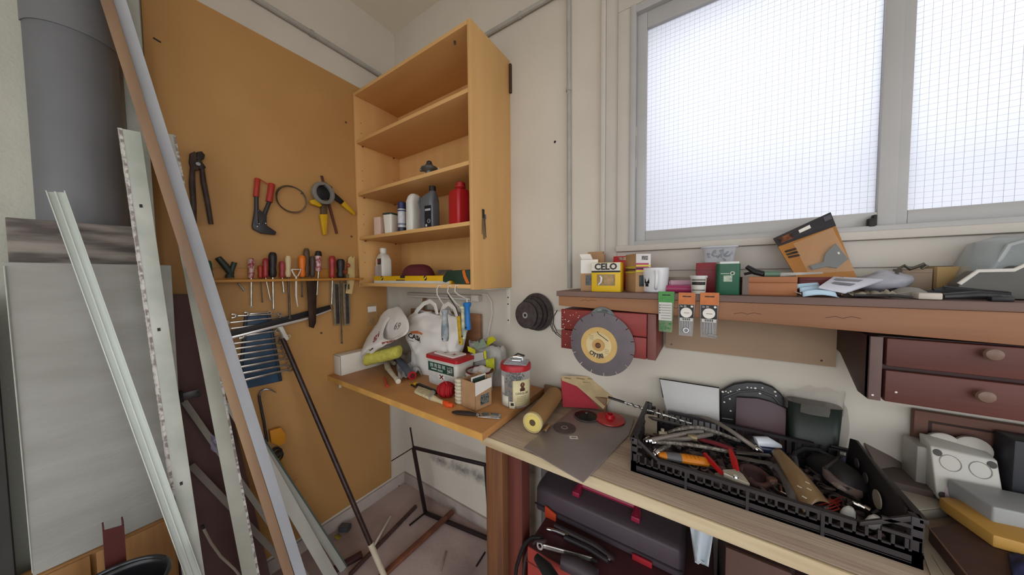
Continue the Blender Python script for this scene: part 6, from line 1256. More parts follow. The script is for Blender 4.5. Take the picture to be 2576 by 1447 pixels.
# wooden cigar box
a, c = shx(1868, -.2), shx(2006, -.2); h = .052; t = thing('wooden_box', 'flat wooden box with a lid line in the shelf middle', 'box', ((a+c)/2, -.16, SZ)); build('box', B().ob((a, -.205, SZ+.0005), (c-a, .004, 0), (-.004, .07, 0), (0, 0, h*.68)), wood('#a66a3e', '#8d5630', 'x', .5), t, bevel=.001); build('lid', B().ob((a, -.205, SZ+h*.7), (c-a, .004, 0), (-.004, .07, 0), (0, 0, h*.3)), wood('#a66a3e', '#8d5630', 'x', .5), t, bevel=.001); build('end_plate', B().ob((a-.001, -.2055, SZ+.001), (.014, 0, 0), (0, .0006, 0), (0, 0, h)), mat('#6d6058', .5), t)
# hand saw with green grip lying on the box
zz = SZ+h+.008; t = thing('pruning_saw', 'folding saw with black and green handle lying on the wooden box', 'saw', ((a+c)/2, -.18, SZ+h)); q = [V((Y(1878, 672, -.17).x, -.17, zz+.022)), V((Y(1900, 684, -.175).x, -.175, zz+.006)), V((Y(1922, 690, -.18).x, -.18, zz))]
build('handle', B().tube(q, [.006, .0085, .008], 10), M_black, t); build('green_grip', B().tube([q[2], V((Y(1962, 688, -.18).x, -.18, zz))], [.009, .008], 10), mat('#5f7d68', .45), t); build('blade', B().prism([V((Y(1960, 688, -.18).x, -.183, zz+.003)), V((Y(2068, 690, -.16).x, -.163, zz+.004)), V((Y(2070, 692, -.16).x, -.163, zz)), V((Y(1960, 692, -.18).x, -.183, zz-.006))], (0, .0015, 0)), metal('#8f8a84', .35), t); build('tang', B().tube([q[1], V((Y(1872, 696, -.17).x, -.17, zz+.0)), ], .004, 8), M_black, t)
# scraper on its hang card
yb = -.075; A_, B_, C_, D_ = Y(1945, 600, yb-.02), Y(2089, 534, yb+.03), Y(2155, 698, yb-.01), Y(2003, 705, yb-.05)
D_.z = max(D_.z, SZ+.05); t = thing('scraper_card', 'orange-brown hang card with a scraper tool propped in the shelf middle', 'packaging', (C_+D_)/2); ex = (B_-A_); ey = (D_-A_); n = ey.cross(ex).normalized(); n = n if n.dot(CAM-A_) > 0 else -n
def cp(u, v, o=.0): return A_*(1-u)*(1-v) + B_*u*(1-v) + C_*u*v + D_*(1-u)*v + n*o
def cpoly(pts, o, th, m, nm): return build(nm, B().prism([cp(u, v, o) for u, v in pts], n*th), m, t)
cpoly([(0, 0), (1, 0), (1, 1), (0, 1)], -.002, .002, mat('#a8702f', .5, 0, .1, 10), 'card'); cpoly([(0, 0), (1, 0), (1, .22), (0, .22)], .0002, .0006, mat('#2b282c', .45), 'header'); cpoly([(.42, .06), (.62, .05), (.62, .11), (.42, .12)], .001, .0006, M_white, 'hang_hole')
cpoly([(.06, .05), (.3, .05), (.3, .17), (.06, .17)], .001, .0005, mat('#8a4a22', .5, 0, .6, 60), 'brand_patch'); cpoly([(.86, .03), (.98, .03), (.98, .1), (.86, .1)], .001, .0005, mat('#5a5560', .5), 'brand_patch')
for k, v in enumerate((.36, .43, .5)): cpoly([(.06, v), (.26, v), (.26, v+.045), (.06, v+.045)], .0004, .0005, mat('#4a3018', .6, 0, .6, 90), 'icon_row')
cpoly([(.3, .78), (.55, .74), (.64, .6), (.86, .48), (.95, .74), (.72, .86), (.58, .82), (.32, .86)], .002, .006, mat('#4d5a66', .4, 0, .1), 'scraper'); cpoly([(.22, .28), (.9, .24), (.97, .92), (.2, .95)], .009, .0008, clear('#e8dcc8', .03, .08), 'blister'); cpoly([(.82, .62), (.85, .62), (.85, .65), (.82, .65)], .0085, .0008, M_white, 'rivet')
a, c = shx(2002, -.09), shx(2110, -.09); t = thing('red_carton', 'low dark red carton under the scraper card', 'carton', ((a+c)/2, -.08, SZ)); build('box', B().box((a, -.125, SZ+.0005), (c, -.04, SZ+.05)), mat('#6d2420', .5, 0, .1), t, bevel=.001); build('lid_line', B().box((a-.0003, -.1253, SZ+.04), (c+.0003, -.125, SZ+.0415)), mat('#451512', .6), t)
# blue face mask
q = [V((shx(2008, -.2), -.175, SZ+.03)), V((shx(2060, -.17), -.14, SZ+.034)), V((shx(2112, -.225), -.229, SZ+.004)), V((shx(2022, -.23), -.231, SZ+.004))]
t = thing('face_mask', 'pale blue pleated face mask hanging at the shelf edge', 'mask', (q[0]+q[2])/2-V((0, 0, .015))); build('cloth', B().grid(lambda u, v: lerp(lerp(q[0], q[1], u), lerp(q[3], q[2], u), v)+V((0, -.004*math.sin(v*18), .004*math.sin(v*18)+.006*math.sin(u*3.1)*v)), 8, 24), mat('#b5cfe0', .8, 0, .05), t, solid=.0008, ang=50); build('ear_loop', B().tube([q[0], q[0]+V((-.012, .01, .006)), q[0]+V((-.014, .0, -.014)), q[3]+V((-.004, .004, .004))], .0012, 5), M_white, t)
# booklet
q = [V((shx(2056, -.2), -.215, SZ+.028)), V((shx(2100, -.13), -.12, SZ+.052)), V((shx(2228, -.13), -.12, SZ+.045)), V((shx(2120, -.2), -.222, SZ+.016))]
t = thing('booklet', 'white folded leaflet with grey panels lying on the shelf', 'booklet', (q[0]+q[2])/2-V((0, 0, .02))); up = (q[1]-q[0]).cross(q[3]-q[0]).normalized(); up = up if up.z > 0 else -up
build('pages', B().prism(q, -up*.006), mat('#d2d4e0', .5, 0, .03), t, bevel=.0005)
def bq(u, v): return lerp(lerp(q[0], q[1], u), lerp(q[3], q[2], u), v)+up*.0004
build('grey_panel', B().prism([bq(.35, .2), bq(.5, .2), bq(.5, .75), bq(.35, .75)], up*.0005), mat('#7d8088', .5), t); build('grey_panel', B().prism([bq(.68, .1), bq(.82, .1), bq(.82, .7), bq(.68, .7)], up*.0005), mat('#8d9096', .5), t)
# crumpled note paper and chain below the booklet
t = thing('crumpled_receipt', 'crumpled cream receipts under the white leaflet', 'paper', (shx(2180, -.2), -.19, SZ)); a, c = shx(2112, -.2), shx(2252, -.2)
build('paper', B().grid(lambda u, v: V((a+(c-a)*u, -.215+.07*v, SZ+.004+.02*abs(nz((u*5, v*3, 3)))*1.6)), 18, 8), mat('#b3aa94', .7, 0, .35, 30), t, solid=.0008, ang=60); build('dark_strip', B().tube([V((a+.02, -.218, SZ+.006)), V((a+.07, -.222, SZ+.009)), V((a+.11, -.217, SZ+.005))], .003, 6), M_dark, t)
# plastic bag with chain
t = thing('film_bag', 'crumpled clear bag with a twisted steel tie on the shelf', 'bag', (shx(2230, -.1), -.09, SZ)); c = V((shx(2222, -.1), -.09, SZ+.03))
build('bag', B().loft([[c+V((-.05+.1*k/6, math.cos(q)*(.024*math.sin((k+.6)/7.2*3.14)+.004)*(1+.3*nz((q, k, 1))), math.sin(q)*(.022*math.sin((k+.6)/7.2*3.14)+.004)*(1+.6*nz((q*2, k*.7, 5)))+.012*k/6)) for q in [2*math.pi*i/20 for i in range(20)]] for k in range(7)]), mat('#cfd0da', .25, 0, .15, 20, .9, 30, trans=.3), t, ang=70)
P_ = [V((Y(x, y, -.09).x, -.09, Y(x, y, -.09).z)) for x, y in ((2255, 690), (2262, 676), (2275, 668), (2290, 678), (2305, 672), (2325, 664), (2332, 668), (2318, 676))]
build('twist_tie', B().tube(P_, .0035, 7), metal('#6f6a62', .4), t); build('dark_clip', B().tube([V((P_[0].x-.008, -.092, SZ+.014)), V((P_[0].x, -.092, SZ+.03)), P_[0]], .006, 8), M_dark, t)
# tan blocks
a, m_, c = shx(2262, -.06), shx(2342, -.06), shx(2432, -.06); h = Y(2380, 671, -.06).z-SZ; t = thing('tan_carton', 'tan cardboard box at the back right of the shelf', 'carton', ((m_+c)/2, -.05, SZ)); build('box', B().box((m_, -.07, SZ+.0005), (c, -.024, SZ+h)), mat('#b39563', .7, 0, .1), t, bevel=.001); build('side_flap', B().box((m_-.001, -.0708, SZ+.002), (m_+.004, -.07, SZ+h-.001)), mat('#8a6c44', .7), t)
t = thing('grey_carton', 'grey-brown cardboard box left of the tan one', 'carton', ((a+m_)/2, -.05, SZ)); build('box', B().box((a, -.072, SZ+.0005), (m_-.003, -.024, SZ+h*.94)), mat('#9a8672', .7, 0, .1), t, bevel=.001); build('lid_line', B().box((a, -.0724, SZ+h*.8), (m_-.003, -.072, SZ+h*.81)), mat('#6d5c4c', .7), t)
# pebble
p = V((shx(2290, -.17), -.165, SZ+.0005)); t = thing('grey_stone', 'smooth grey half-round stone in front of the cartons', 'stone', p); build('stone', B().lathe(p, (0, 0, 1), [(0, .03), (.006, .031), (.016, .026), (.024, .014), (.026, .003)], 24, sq=.6), mat('#8d8880', .6, 0, .15), t, ang=60); build('vein', B().tube([p+V((-.03, -.012, .008)), p+V((0, -.018, .017)), p+V((.028, -.008, .012))], .0008, 5), mat('#a8a298', .6), t)
# clear domed box and lamp glass
a, c = shx(2400, -.06), 2.62; t = thing('clear_dome', 'clear domed plastic cover at the right end of the shelf', 'cover', (2.36, -.07, SZ)); zz = Y(2500, 594, -.07).z; x0 = Y(2400, 660, -.07).x
prof = [(x0, SZ+.04), (x0+.008, SZ+.07), (x0+.03, zz-.012), (x0+.06, zz), (2.6, zz+.004), (2.62, zz-.02), (2.62, SZ+.04)]
rings = [[V((x, yy, z)) for yy, z in ((-.105, SZ+.005), (-.108, (z+SZ)/2), (-.09, z-.006), (-.07, z), (-.04, z-.004), (-.026, (z+SZ)/2), (-.026, SZ+.005))] for x, z in prof]
build('dome', B().loft(rings, True, True, False), clear('#a9b2b4', .42, .12), t, ang=50)
build('edge_band', B().tube([V((x+.03, -.1, z-.012)) for x, z in prof[:5]], .0045, 8), mat('#b5bcbc', .3), t); build('inner_tray', B().box((x0+.06, -.09, SZ+.006), (2.6, -.04, SZ+.05)), mat('#5d5f62', .4), t, bevel=.01)
t = thing('lamp_shade', 'grey tray with a thick white rim at the right shelf end', 'tray', (2.36, -.17, SZ)); q = [Y(2412, 715, -.15), Y(2460, 682, -.15), Y(2550, 680, -.15), Y(2576, 668, -.15)]; q[0].z = max(q[0].z, SZ+.012)
build('white_rim', B().tube(q+[q[3]+V((.12, 0, .0))], .004, 8), M_white, t); build('tray_body', B().prism([q[0], q[1], q[2], q[3], q[3]+V((.12, 0, 0)), V((q[3].x+.12, -.15, SZ+.002)), V((q[0].x, -.15, SZ+.002))], (0, .04, 0)), mat('#65645f', .5, 0, .15, 12), t, bevel=.002)
# flat pen and cables
t = thing('paint_scraper', 'cream-tipped flat scraper lying at the shelf front', 'scraper', (shx(2330, -.2), -.2, SZ)); x0, x1 = shx(2305, -.205), shx(2380, -.205); build('tip', B().prism([(x0, -.215, SZ+.001), (x1-.01, -.22, SZ+.001), (x1, -.195, SZ+.001), (x0, -.185, SZ+.001)], (0, 0, .014)), mat('#d3c8bc', .6), t, bevel=.002); build('handle', B().tube([V((x1-.006, -.207, SZ+.008)), V((shx(2470, -.2), -.19, SZ+.012)), V((shx(2555, -.2), -.185, SZ+.01))], [.007, .009, .007], 10), mat('#2e2d2f', .4), t)
t = thing('black_lead', 'coil of thin black leads at the right shelf front', 'cable', (shx(2450, -.16), -.16, SZ))
for k in range(4): build('lead', B().tube([V((shx(2290+30*k, -.16), -.165+.004*k, SZ+.012+.004*k)), V((shx(2380, -.16), -.15, SZ+.016+.004*k)), V((shx(2470, -.16), -.165, SZ+.02)), V((shx(2540+8*k, -.17), -.17+.01*k, SZ+.016)), V((shx(2500, -.2), -.205, SZ+.006))], .0028, 6), mat('#2b2a2a', .5), t)
build('plug', B().cb((shx(2520, -.215), -.214, SZ+.0005), .03, .012, .01, 8), M_black, t, bevel=.002)
# ================================================================== boards and profiles leaning at the left
zc = X(400, 1304, .215).z      # level the slab stands on
M_zinc = mat('#6f7072', .6, .1, .1, 5, .1, 40)
t = thing('flue_duct', 'thick grey vertical flue duct beside the wall pier', 'duct', (.12, -1.2, FZ))
c = (X(285, 150, .13)+X(100, 150, .13))/2; rr_ = .085
cx_, cy_ = .088, X(205, 150, .12).y-.012
build('duct_body', B().lathe((cx_, cy_, zc+.02), (0, 0, 1), [(0, rr_), (2.13-zc, rr_), (2.14-zc, rr_)], 40), M_zinc, t)
build('duct_collar', B().lathe((cx_, cy_, 2.13), (0, 0, 1), [(0, rr_+.0005), (.0, rr_+.003), (.868, rr_+.003)], 40), mat('#77787a', .6, .1, .1, 5), t)
def leanline(p0, p1, top=None):
    """extend the line p0->p1 down to the floor (and up to the level top)"""
    d = (p1-p0); k = (FZ-p0.z)/d.z; b_ = p0+d*k
    a_ = p0 if top is None else p0+d*((top-p0.z)/d.z)
    return a_, b_
# weathered board and pale slab behind the profiles, standing on a wooden crate
t = thing('pallet_box', 'orange-brown wooden box standing on the floor under the pale slab', 'box', (.12, -1.25, FZ)); M_pal = wood('#a87c48', '#8a6238', 'z', .6, 9, 8, .2)
build('carcass', B().box((.178, -1.75, FZ+.0005), (.235, -1.09, zc-.001)), M_pal, t, bevel=.003)
for k in range(4): build('front_plank', B().box((.2355, -1.745+.165*k, FZ+.02), (.245, -1.59+.165*k, zc-.004)), M_pal, t, bevel=.002)
t = thing('weathered_board', 'weathered grey board showing above the pale slab', 'board', (.185, -1.22, zc)); a, c = X(14, 548, .182), X(340, 572, .182)
build('board', B().prism([(.182, a.y, zc), (.182, c.y, zc), (.182, c.y, c.z), (.182, a.y, a.z)], (.016, 0, 0)), mat('#918a82', .85, 0, 0, 5, .5, 30, '#57504c', (1, 1.2, 7), .36, .62), t, bevel=.002)
build('batten', B().prism([(.174, a.y+.02, zc), (.174, a.y+.06, zc), (.174, a.y+.06, a.z-.03), (.174, a.y+.02, a.z-.03)], (.008, 0, 0)), mat('#6d6660', .85), t)
t = thing('foam_slab', 'large pale grey-white slab leaning under the weathered board', 'slab', (.21, -1.2, zc)); a, c = X(12, 660, .20), X(428, 668, .20)
build('slab', B().prism([(.205, a.y+.005, zc), (.205, c.y, zc), (.20, c.y, c.z), (.20, a.y, a.z)], (.02, 0, 0)), mat('#a3a39d', .9, 0, .06, 3, .35, 35, '#93938c', (1, 1, 4)), t, bevel=.002)
build('rough_edge', B().tube([(.222, a.y, a.z-.01), (.224, a.y+.003, (a.z+zc)/2), (.224, a.y+.005, zc+.01)], .0015, 6), mat('#b5b8ac', .9, 0, .1, 40), t)
t = thing('dark_board', 'dark grey panel at the extreme left edge above the wooden box', 'panel', (.2, -1.5, zc)); build('sheet', B().box((.17, -1.72, zc+.0005), (.19, -1.375, X(5, 740, .19).z)), mat('#4d4b46', .8, 0, .2, 10), t, bevel=.002); build('edge_strip', B().box((.1905, -1.40, zc+.001), (.194, -1.376, X(5, 760, .19).z)), mat('#3d3b38', .8), t)

M_wb = mat('#c3c6bd', .6, 0, .08, 9, .15, 60, '#aab0a6'); M_chip = mat('#8a7f7c', .85, 0, 0, 60, .5, 120, '#cfccc6', lo=.42, hi=.55)
def leaner(name, label, cat, a, xa, c, xc, wpx, th, m, top=None, edge=None, up=None, edge_side=-1, grp='boards and profiles leaning on the left wall'):
    p0, p1 = X(*a, xa), X(*c, xc); w = wpx if wpx < 1 else (mx(p0, wpx)+mx(p1, wpx))/2
    A, Bq = leanline(p0, p1, top); d = (Bq-A).normalized(); n = CAM-(A+Bq)/2 if up is None else V(up); n = (n-d*d.dot(n)).normalized(); Bq = Bq + d*((-FZ+FZ)*0); s = d.cross(n)
    t = thing(name, label, cat, Bq, grp)
    build('board', B().ob(A-s*w/2-n*th/2, Bq-A, s*w, n*th), m, t, bevel=.0015)
    if edge: build('rough_edge', B().ob(A+s*edge_side*w/2-s*.0006-n*th/2, Bq-A, s*.0012, n*th), edge, t); build('chipped_lip', B().ob(A+s*edge_side*(w/2-.004)+n*(th/2)-s*.004, Bq-A, s*.006, n*.0006), edge, t)
    return t, A, Bq, n, s, d
# white batten at the top behind the wooden bar
leaner('white_batten', 'white upright batten at the top left behind the bars', 'batten', (330, 100), .05, (345, 300), .055, 60, .012, M_wb, top=2.9, grp=None)
t, A, Bq, n, s, d = leaner('plank', 'white plank with a chipped dark edge leaning in front', 'plank', (326, 330), .26, (487, 1440), .44, 62, .018, M_wb, edge=M_chip, edge_side=1)
for f in (.12, .32, .57):
    p = lerp(A, Bq, f)+n*.0095; build('hole', B().ob(p-s*.004, d*.010, s*.006, n*.0006), M_dark, t)
# aluminium channel
p0, p1 = X(142, 484, .27), X(395, 1190, .40); A, Bq = leanline(p0, p1); d = (Bq-A).normalized(); n = (CAM-(A+Bq)/2); n = (n-d*d.dot(n)).normalized(); s = d.cross(n)
t = thing('metal_channel', 'white metal channel profile leaning at the far left', 'profile', Bq, 'boards and profiles leaning on the left wall'); w = mx(p0, 48); M_al = mat('#c9d0c8', .4, .2, .05, 6)
build('web', B().ob(A-s*w/2, Bq-A, s*w, n*.002), M_al, t); build('flange', B().ob(A-s*w/2, Bq-A, s*.002, n*.018), M_al, t); build('flange', B().ob(A+s*w/2, Bq-A, s*.002, n*.014), M_al, t); build('centre_rib', B().ob(A+s*w*.02, Bq-A, s*.003, n*.008), M_al, t)
# pale plank behind the bars, its top corner showing above
leaner('plank', 'long pale plank with a chipped right edge behind the wooden bar', 'plank', (418, 338), .10, (630, 1440), .34, 50, .016, mat('#b5b5a8', .7, 0, .08, 10), edge=M_chip, edge_side=-1)
# tan wooden bar and white bar
leaner('wooden_bar', 'long tan wooden bar leaning diagonally across the left', 'bar', (281, 40), .22, (668, 1262), .44, 33, .03, wood('#9a7c5e', '#806653', 'z', .6, 8, 8, .1), top=2.75)
leaner('white_bar', 'long white profile leaning beside the tan wooden bar', 'profile', (318, 60), .20, (742, 1400), .40, 38, .022, mat('#c6cbd2', .45, 0, .05, 8), top=2.72)
# fan of white slats low on the right
leaner('white_lath', 'left of the two white laths fanning out to the floor', 'lath', (640, 1112), .19, (822, 1430), .30, 36, .012, mat('#b9b8ae', .5, 0, .06), top=X(585, 1010, .17).z)
leaner('white_lath', 'right white lath with a dark green edge fanning out to the floor', 'lath', (622, 1062), .15, (860, 1425), .28, 28, .012, mat('#aeb0a6', .5, 0, .06), top=X(585, 1000, .13).z, edge=mat('#4d5a52', .6), edge_side=-1)
# dim laths behind
leaner('thin_lath', 'thin dim lath slanting behind the planks', 'lath', (452, 994), .12, (640, 1262), .2, 18, .01, mat('#8d887c', .7, 0, .1), grp=None)
leaner('thin_lath', 'lower dim lath crossing behind the white profile', 'lath', (480, 1170), .14, (700, 1400), .24, 20, .01, mat('#7d7268', .7, 0, .1), grp=None)
# dark sheet added as the shade behind the leaning stack, then clamp and cable
t = thing('shade_sheet', 'dark brown-purple sheet standing behind the leaning boards', 'sheet', (.1, -.95, FZ)); build('sheet', B().prism([X(425, 740, .04), X(512, 740, .04), V((.13, -.80, FZ+.0005)), V((.13, -1.08, FZ+.0005))], (.008, 0, 0)), mat('#664a48', .7, 0, .12, 8), t); build('edge', B().tube([X(425, 740, .042), V((.135, -1.08, FZ+.01))], .004, 6), mat('#3a2a2c', .7), t)
t = thing('hinge_plate', 'dark metal hinge plate fixed between the leaning boards', 'hinge', X(485, 1010, .16)); build('leaf', B().prism([X(x, y, .16) for x, y in ((457, 990), (500, 978), (508, 988), (504, 998), (462, 1008))], (.004, 0, 0)), M_dsteel, t, bevel=.001); build('pin', B().lathe(X(500, 988, .164), (1, 0, 0), [(0, .005), (.004, .005)], 12), M_black, t); build('knuckle', B().tube([X(455, 985, .16), X(457, 1012, .16)], .006, 8), M_dark, t)
t = thing('cable_loop', 'thin pale cable curving down behind the planks', 'cable', X(590, 1440, .3)); build('cable', B().tube([X(512, 1330, .27), X(530, 1365, .28), X(555, 1400, .29), X(590, 1432, .3), X(620, 1470, .3)], .004, 7), mat('#9a8f80', .6), t); build('ferrule', B().tube([X(512, 1330, .27), X(509, 1322, .27)], .005, 8), M_dsteel, t)
t = thing('plastic_wrap', 'scrap of crumpled bluish plastic hanging low between the planks', 'plastic', X(555, 1150, .2)); build('film', B().grid(lambda u, v: X(530+50*u, 1090+40*v+10*math.sin(u*5), .18+.02*nz((u*3, v*3, 2))), 8, 6), clear('#9a93b5', .4, .2), t, ang=70); build('knot', B().lathe(X(545, 1115, .2), (0, 0, 1), [(0, .004), (.012, .01), (.02, .003)], 8), mat('#8d86a0', .4), t)
# maroon U profile and black rim at the bottom left
t = thing('steel_channel', 'short dark red steel channel standing at the bottom left', 'profile', X(290, 1447, .36)); xq = .36; a, c = X(258, 1335, xq), X(312, 1320, xq); M_mr = mat('#5f2e2c', .5, .2, .15, 12); zf = zc-.25
build('web', B().prism([(xq, a.y, FZ+.0005), (xq, c.y, FZ+.0005), (xq, c.y, c.z), (xq, a.y, a.z)], (.003, 0, 0)), M_mr, t); build('flange', B().ob((xq-.03, a.y, FZ+.0005), (.03, 0, 0), (0, .003, 0), (0, 0, a.z-FZ+.008)), M_mr, t); build('flange', B().ob((xq-.03, c.y-.003, FZ+.0005), (.03, 0, 0), (0, .003, 0), (0, 0, c.z-FZ+.01)), M_mr, t)
p = X(310, 1447, .52); t = thing('black_bucket', 'black bucket whose glossy rim shows at the bottom left edge', 'bucket', V((p.x, p.y-.0, FZ))); zt_ = X(310, 1424, .52+.0).z; c = V((.50, p.y-.03, FZ)); hb = X(300, 1425, .40).z-FZ
build('bucket_body', B().lathe(c, (0, 0, 1), [(.0005, .085), (hb-.02, .105), (hb, .108)], 36, True, False), mat('#1d1d1f', .3), t, solid=.002); build('rim', B().torus(c+V((0, 0, hb)), (0, 0, 1), .108, .005, 40, 8), mat('#29292b', .22), t)
# small orange tag edge between planks
# ================================================================== floor corner and under the bench
M_fr = mat('#2c1f20', .5, .3, .15)
A_, R1, Bp, R2 = X(1040, 1126, .30), Y(1222, 1170, -.06), Z(1070, 1290, FZ+.011), Z(1235, 1358, FZ+.011)
R2.y = min(R2.y, -.03)
t = thing('angle_iron_stand', 'dark angle-iron stool frame standing in the floor corner', 'frame', V((.5, -.1, FZ)))
for nm, a, c, w in (('upright', A_, Bp, .017), ('top_rail', A_, R1, .015), ('bottom_rail', Bp, R2, .017), ('upright', R1, R2, .016), ('side_rail', A_, X(985, 1160, .12), .006), ('side_rail', Bp, Z(1030, 1322, FZ+.008), .008), ('spike', A_, X(1032, 1076, .30), .007)):
    build(nm, B().bar(a, c, w, w, (0, 0, 1) if abs((c-a).normalized().z) < .9 else (0, 1, 0)), M_fr, t, bevel=.001)
def stick(name, label, cat, a, c, w, th, m, za=.0, zc=.0, rnd=False, tipm=None):
    p, q = Z(*a, FZ+th/2+za+.0005), Z(*c, FZ+th/2+zc+.0005); t = thing(name, label, cat, (p+q)/2-V((0, 0, th/2)))
    build('shaft', B().tube([p, q], w/2, 12) if rnd else B().bar(p, q, w, th), m, t, bevel=0 if rnd else .001); d = (q-p).normalized()
    build('end_grain', B().tube([q-d*.001, q+d*.0012], w/2*.9, 12) if rnd else B().bar(q, q+d*.0008, w*.96, th*.96), tipm or mat('#4a3228', .8), t)
    return t
stick('floor_batten', 'long red-brown batten lying over the steel frame rail', 'batten', (950, 1460), (1138, 1288), .026, .018, wood('#7a4a34', '#5c3628', 'x', .6), 0, .02)
stick('round_pole', 'dark brown round pole lying on the floor', 'pole', (880, 1446), (1046, 1274), .022, .022, wood('#4d3330', '#3a2624', 'x', .5), rnd=True)
stick('white_strip', 'thin white strip lying across the round pole', 'strip', (936, 1382), (983, 1298), .012, .004, M_white, .022, .0)
stick('pale_lath', 'short pale lath on the dusty floor', 'lath', (1108, 1440), (1122, 1388), .010, .004, mat('#9a8a80', .7))
stick('dark_rod', 'short dark rod on the floor near the bench leg', 'rod', (1198, 1425), (1220, 1390), .008, .008, M_fr, rnd=True)
stick('maroon_bar', 'dark maroon bar lying behind the pole end at lower left', 'bar', (830, 1440), (910, 1395), .03, .02, mat('#4a2c30', .6))
p = Z(868, 1334, FZ); t = thing('sponge', 'small dark grey sponge on the floor by the panel', 'sponge', p); build('foam', B().cb(p+V((0, 0, .0005)), .06, .04, .028, 30), mat('#4a484c', .9, 0, .2, 40), t, bevel=.006); build('worn_face', B().cb(p+V((0, 0, .0285)), .045, .028, .0008, 30), mat('#5c5a5e', .9), t)
p = Z(850, 1352, FZ); t = thing('yellow_scrap', 'tiny yellow paper scrap on the floor', 'paper', p); build('scrap', B().grid(lambda u, v: p+V((-.02+.04*u, -.012+.024*v, .002+.006*nz((u*3, v*3, 1))**2)), 5, 4), mat('#a8933a', .8), t, solid=.0006); build('fold', B().bar(p+V((-.015, 0, .004)), p+V((.015, .004, .004)), .003, .0008), mat('#8d7a30', .8), t)
p = Z(993, 1223, FZ); t = thing('floor_chip', 'small dark wood chip near the skirting corner', 'chip', p); build('chip', B().cb(p+V((0, 0, .0005)), .05, .014, .01, 35), mat('#4a3a38', .9), t, bevel=.002); build('splinter', B().cb(p+V((.02, .014, .0005)), .02, .005, .004, 10), mat('#5a4844', .9), t)
# pale panels added in place of the lit wall behind the legs
for k, (x0, x1, lab) in enumerate(((1292, 1322, 'left white upright board behind the bench legs'), (1362, 1392, 'right white upright board behind the dark case'))):
    a, c = Y(x0, 1250, -.1), Y(x1, 1250, -.1); t = thing('lit_wall_strip', lab, 'board', ((a.x+c.x)/2, -.1, FZ), 'white boards under the bench'); build('board', B().box((a.x, -.1, FZ+.0005), (c.x, -.085, BZ-.036)), mat('#b9c0c2', .6, 0, .08, 8), t, bevel=.001); build('edge_strip', B().box((a.x, -.1008, FZ+.01), (a.x+.004, -.1, BZ-.04)), mat('#98a0a4', .6), t)
# red tool chest with a dark case on it
cx0, cx1 = 1.275, 1.86; zc0 = .20
y0, y1 = -.27, -.07
zf = Y(1363, 1234, y0).z
x0, x1 = Y(1345, 1260, y0).x, Y(1722, 1400, y0).x
t = thing('tool_case', 'large dark grey tool case with a red handle under the bench', 'tool case', ((x0+x1)/2, (y0+y1)/2, .3))
M_case = mat('#4a3f45', .5, 0, .1, 8)
hb = .453; ct = .450; sec = lambda x, k: [V((x, y0-.004*k, hb)), V((x, y0-.004*k, zf-.06)), V((x, y0, zf)), V((x, y0+.02, zf+.010)), V((x, y1-.02, zf+.012)), V((x, y1, zf)), V((x, y1, hb))]
build('body', B().loft([[p+V((0, .02, -.01)) for p in sec(x0, 0)], sec(x0+.012, 1), sec(x1-.012, 1), [p+V((0, .02, -.01)) for p in sec(x1, 0)]]), M_case, t, bevel=.006, ang=40)
build('lid_groove', B().box((x0+.004, y0-.0062, zf-.062), (x1-.004, y0-.003, zf-.056)), mat('#2c2428', .6), t)
M_hd = mat('#8f1f3c', .4, 0, .08); zh = zf+.013; hx0, hx1 = Z(1458, 1232, zh).x, Z(1604, 1292, zh).x
build('handle', B().tube([V((hx0, -.235, zh+.008)), V((hx0, -.205, zh+.014)), V((hx0+.012, -.192, zh+.016)), V((hx1-.012, -.192, zh+.016)), V((hx1, -.205, zh+.014)), V((hx1, -.235, zh+.008))], .011, 10), M_hd, t)
for x in (hx0, hx1): build('handle_mount', B().box((x-.014, -.245, zh-.002), (x+.014, -.205, zh+.016)), M_hd, t, bevel=.003)
a = Y(1385, 1296, y0-.01); build('latch', B().prism([(a.x-.022, y0-.008, a.z+.03), (a.x+.024, y0-.008, a.z+.014), (a.x+.024, y0-.008, a.z-.03), (a.x-.022, y0-.008, a.z-.035)], (0, -.008, 0)), mat('#b5401f', .4, 0, .06), t, bevel=.002)
a = Y(1615, 1418, y0-.01); build('latch', B().box((a.x-.03, y0-.014, a.z-.03), (a.x+.03, y0-.006, a.z+.02)), mat('#a01c28', .4), t, bevel=.002)
t = thing('tool_chest', 'red metal tool chest standing on the floor under the dark case', 'tool chest', (1.5, -.28, FZ)); M_ch = mat('#a03c34', .4, 0, .1, 10)
build('body', B().box((1.262, -.43, FZ+.0005), (1.80, -.06, ct)), M_ch, t, bevel=.006); build('lid_seam', B().box((1.2615, -.4308, ct-.055), (1.8005, -.43, ct-.05)), mat('#5d1f1c', .6), t)
build('lid', B().box((1.264, -.428, ct+.0005), (1.798, -.062, ct+.0015)), mat('#4a262b', .5, 0, .12, 10), t)  # thin top layer, its dark colour stands in for shadow and clutter
zt_ = ct
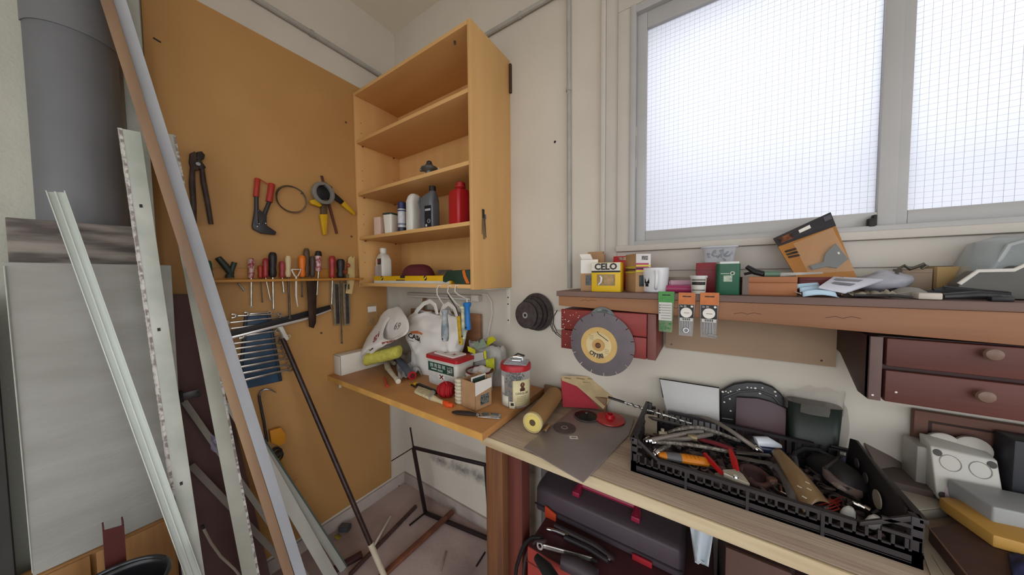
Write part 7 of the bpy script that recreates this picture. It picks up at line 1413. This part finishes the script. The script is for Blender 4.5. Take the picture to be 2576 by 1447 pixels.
# cable hose and pliers lying on the chest front
t = thing('cable_coil', 'black cable looped at the left of the red tool chest', 'cable', (1.27, -.39, ct)); build('loop', B().tube([Y(x, y, -.40) for x, y in ((1362, 1352), (1340, 1352), (1322, 1366), (1310, 1392), (1300, 1425), (1296, 1460))], .007, 8), M_black, t); build('loop', B().tube([Y(x, y, -.41) for x, y in ((1372, 1362), (1350, 1362), (1334, 1376), (1322, 1405), (1316, 1450))], .006, 8), mat('#3a2c2e', .5), t)
t = thing('long_pliers', 'long dark pliers with bright tips lying on the red chest', 'pliers', (1.42, -.38, ct)); yq = -.40
build('jaw', B().tube([Z(1375, 1330, ct+.012), Z(1400, 1336, ct+.012), Z(1430, 1348, ct+.012)], [.004, .006, .008], 8), M_chrome, t)
build('handle', B().tube([Z(1395, 1322, ct+.012), Z(1440, 1345, ct+.012), Z(1500, 1375, ct+.012), Z(1545, 1408, ct+.012)], [.008, .012, .012, .008], 10), mat('#33292c', .5), t); build('handle', B().tube([Z(1420, 1352, ct+.012), Z(1480, 1380, ct+.012), Z(1530, 1412, ct+.012)], [.008, .010, .008], 10), mat('#2c2427', .5), t); build('tip', B().tube([Z(1528, 1402, ct+.012), Z(1542, 1412, ct+.012)], .006, 8), M_chrome, t)
t = thing('flat_spanner', 'bright steel spanner lying slantwise on the red chest', 'spanner', (1.40, -.42, ct)); yq = -.428; build('shank', B().bar(Z(1366, 1374, ct+.012), Z(1490, 1408, ct+.012), .012, .006, (0, -1, .3)), mat('#d0cbc4', .25, .8), t, bevel=.001); build('head', B().ring(Z(1360, 1372, ct+.012), (0, -1, .3), .006, .012, .006, 14), M_chrome, t); build('tail', B().tube([Z(1488, 1408, ct+.012), Z(1502, 1414, ct+.012)], .006, 8), M_dsteel, t)
t = thing('rubber_mallet', 'black rubber tool lying at the front of the red chest', 'mallet', (1.36, -.44, ct-.1)); yq = -.45
build('head', B().tube([Z(1350, 1402, ct+.012), Z(1375, 1432, ct+.012), Z(1396, 1462, ct+.012)], [.012, .02, .018], 12), M_black, t); build('body', B().tube([Z(1412, 1412, ct+.012), Z(1450, 1425, ct+.012), Z(1500, 1455, ct+.012)], [.02, .026, .024], 12), mat('#3d3338', .5), t)
# white cloth and brown cabinets to the right
t = thing('white_rag', 'white cloth rag hanging under the bench edge', 'rag', (1.84, -.40, .6)); yq = -.40
build('cloth', B().grid(lambda u, v: Y(1734+lerp((0, 0, 0), (62, 0, 0), u).x*(1-.45*v)+v*14, 1312+14*u+100*v, yq+.006*math.sin(u*9+v*3)), 10, 12), mat('#b5c0c8', .8, 0, .1, 10), t, solid=.0015, ang=60); build('hem', B().tube([Y(1748+8*k, 1412+6*(k % 2), yq) for k in range(5)], .002, 5), mat('#c9d2d8', .8), t)
t = thing('base_cabinet', 'dark brown base cabinet with upright panels under the bench', 'cabinet', (2.3, -.3, FZ)); M_bc = wood('#5e4036', '#48322c', 'z', .6, 6, 8, .12); xa = max(1.815, Y(1805, 1380, -.38).x)
build('carcass', B().box((xa, -.37, FZ+.0005), (3.0, -.04, .70)), mat('#3a2a28', .7), t)
for k in range(5): build('front_panel', B().box((xa+.13*k, -.385, FZ+.03), (xa+.13*k+.122, -.3705, .70)), M_bc, t, bevel=.002)
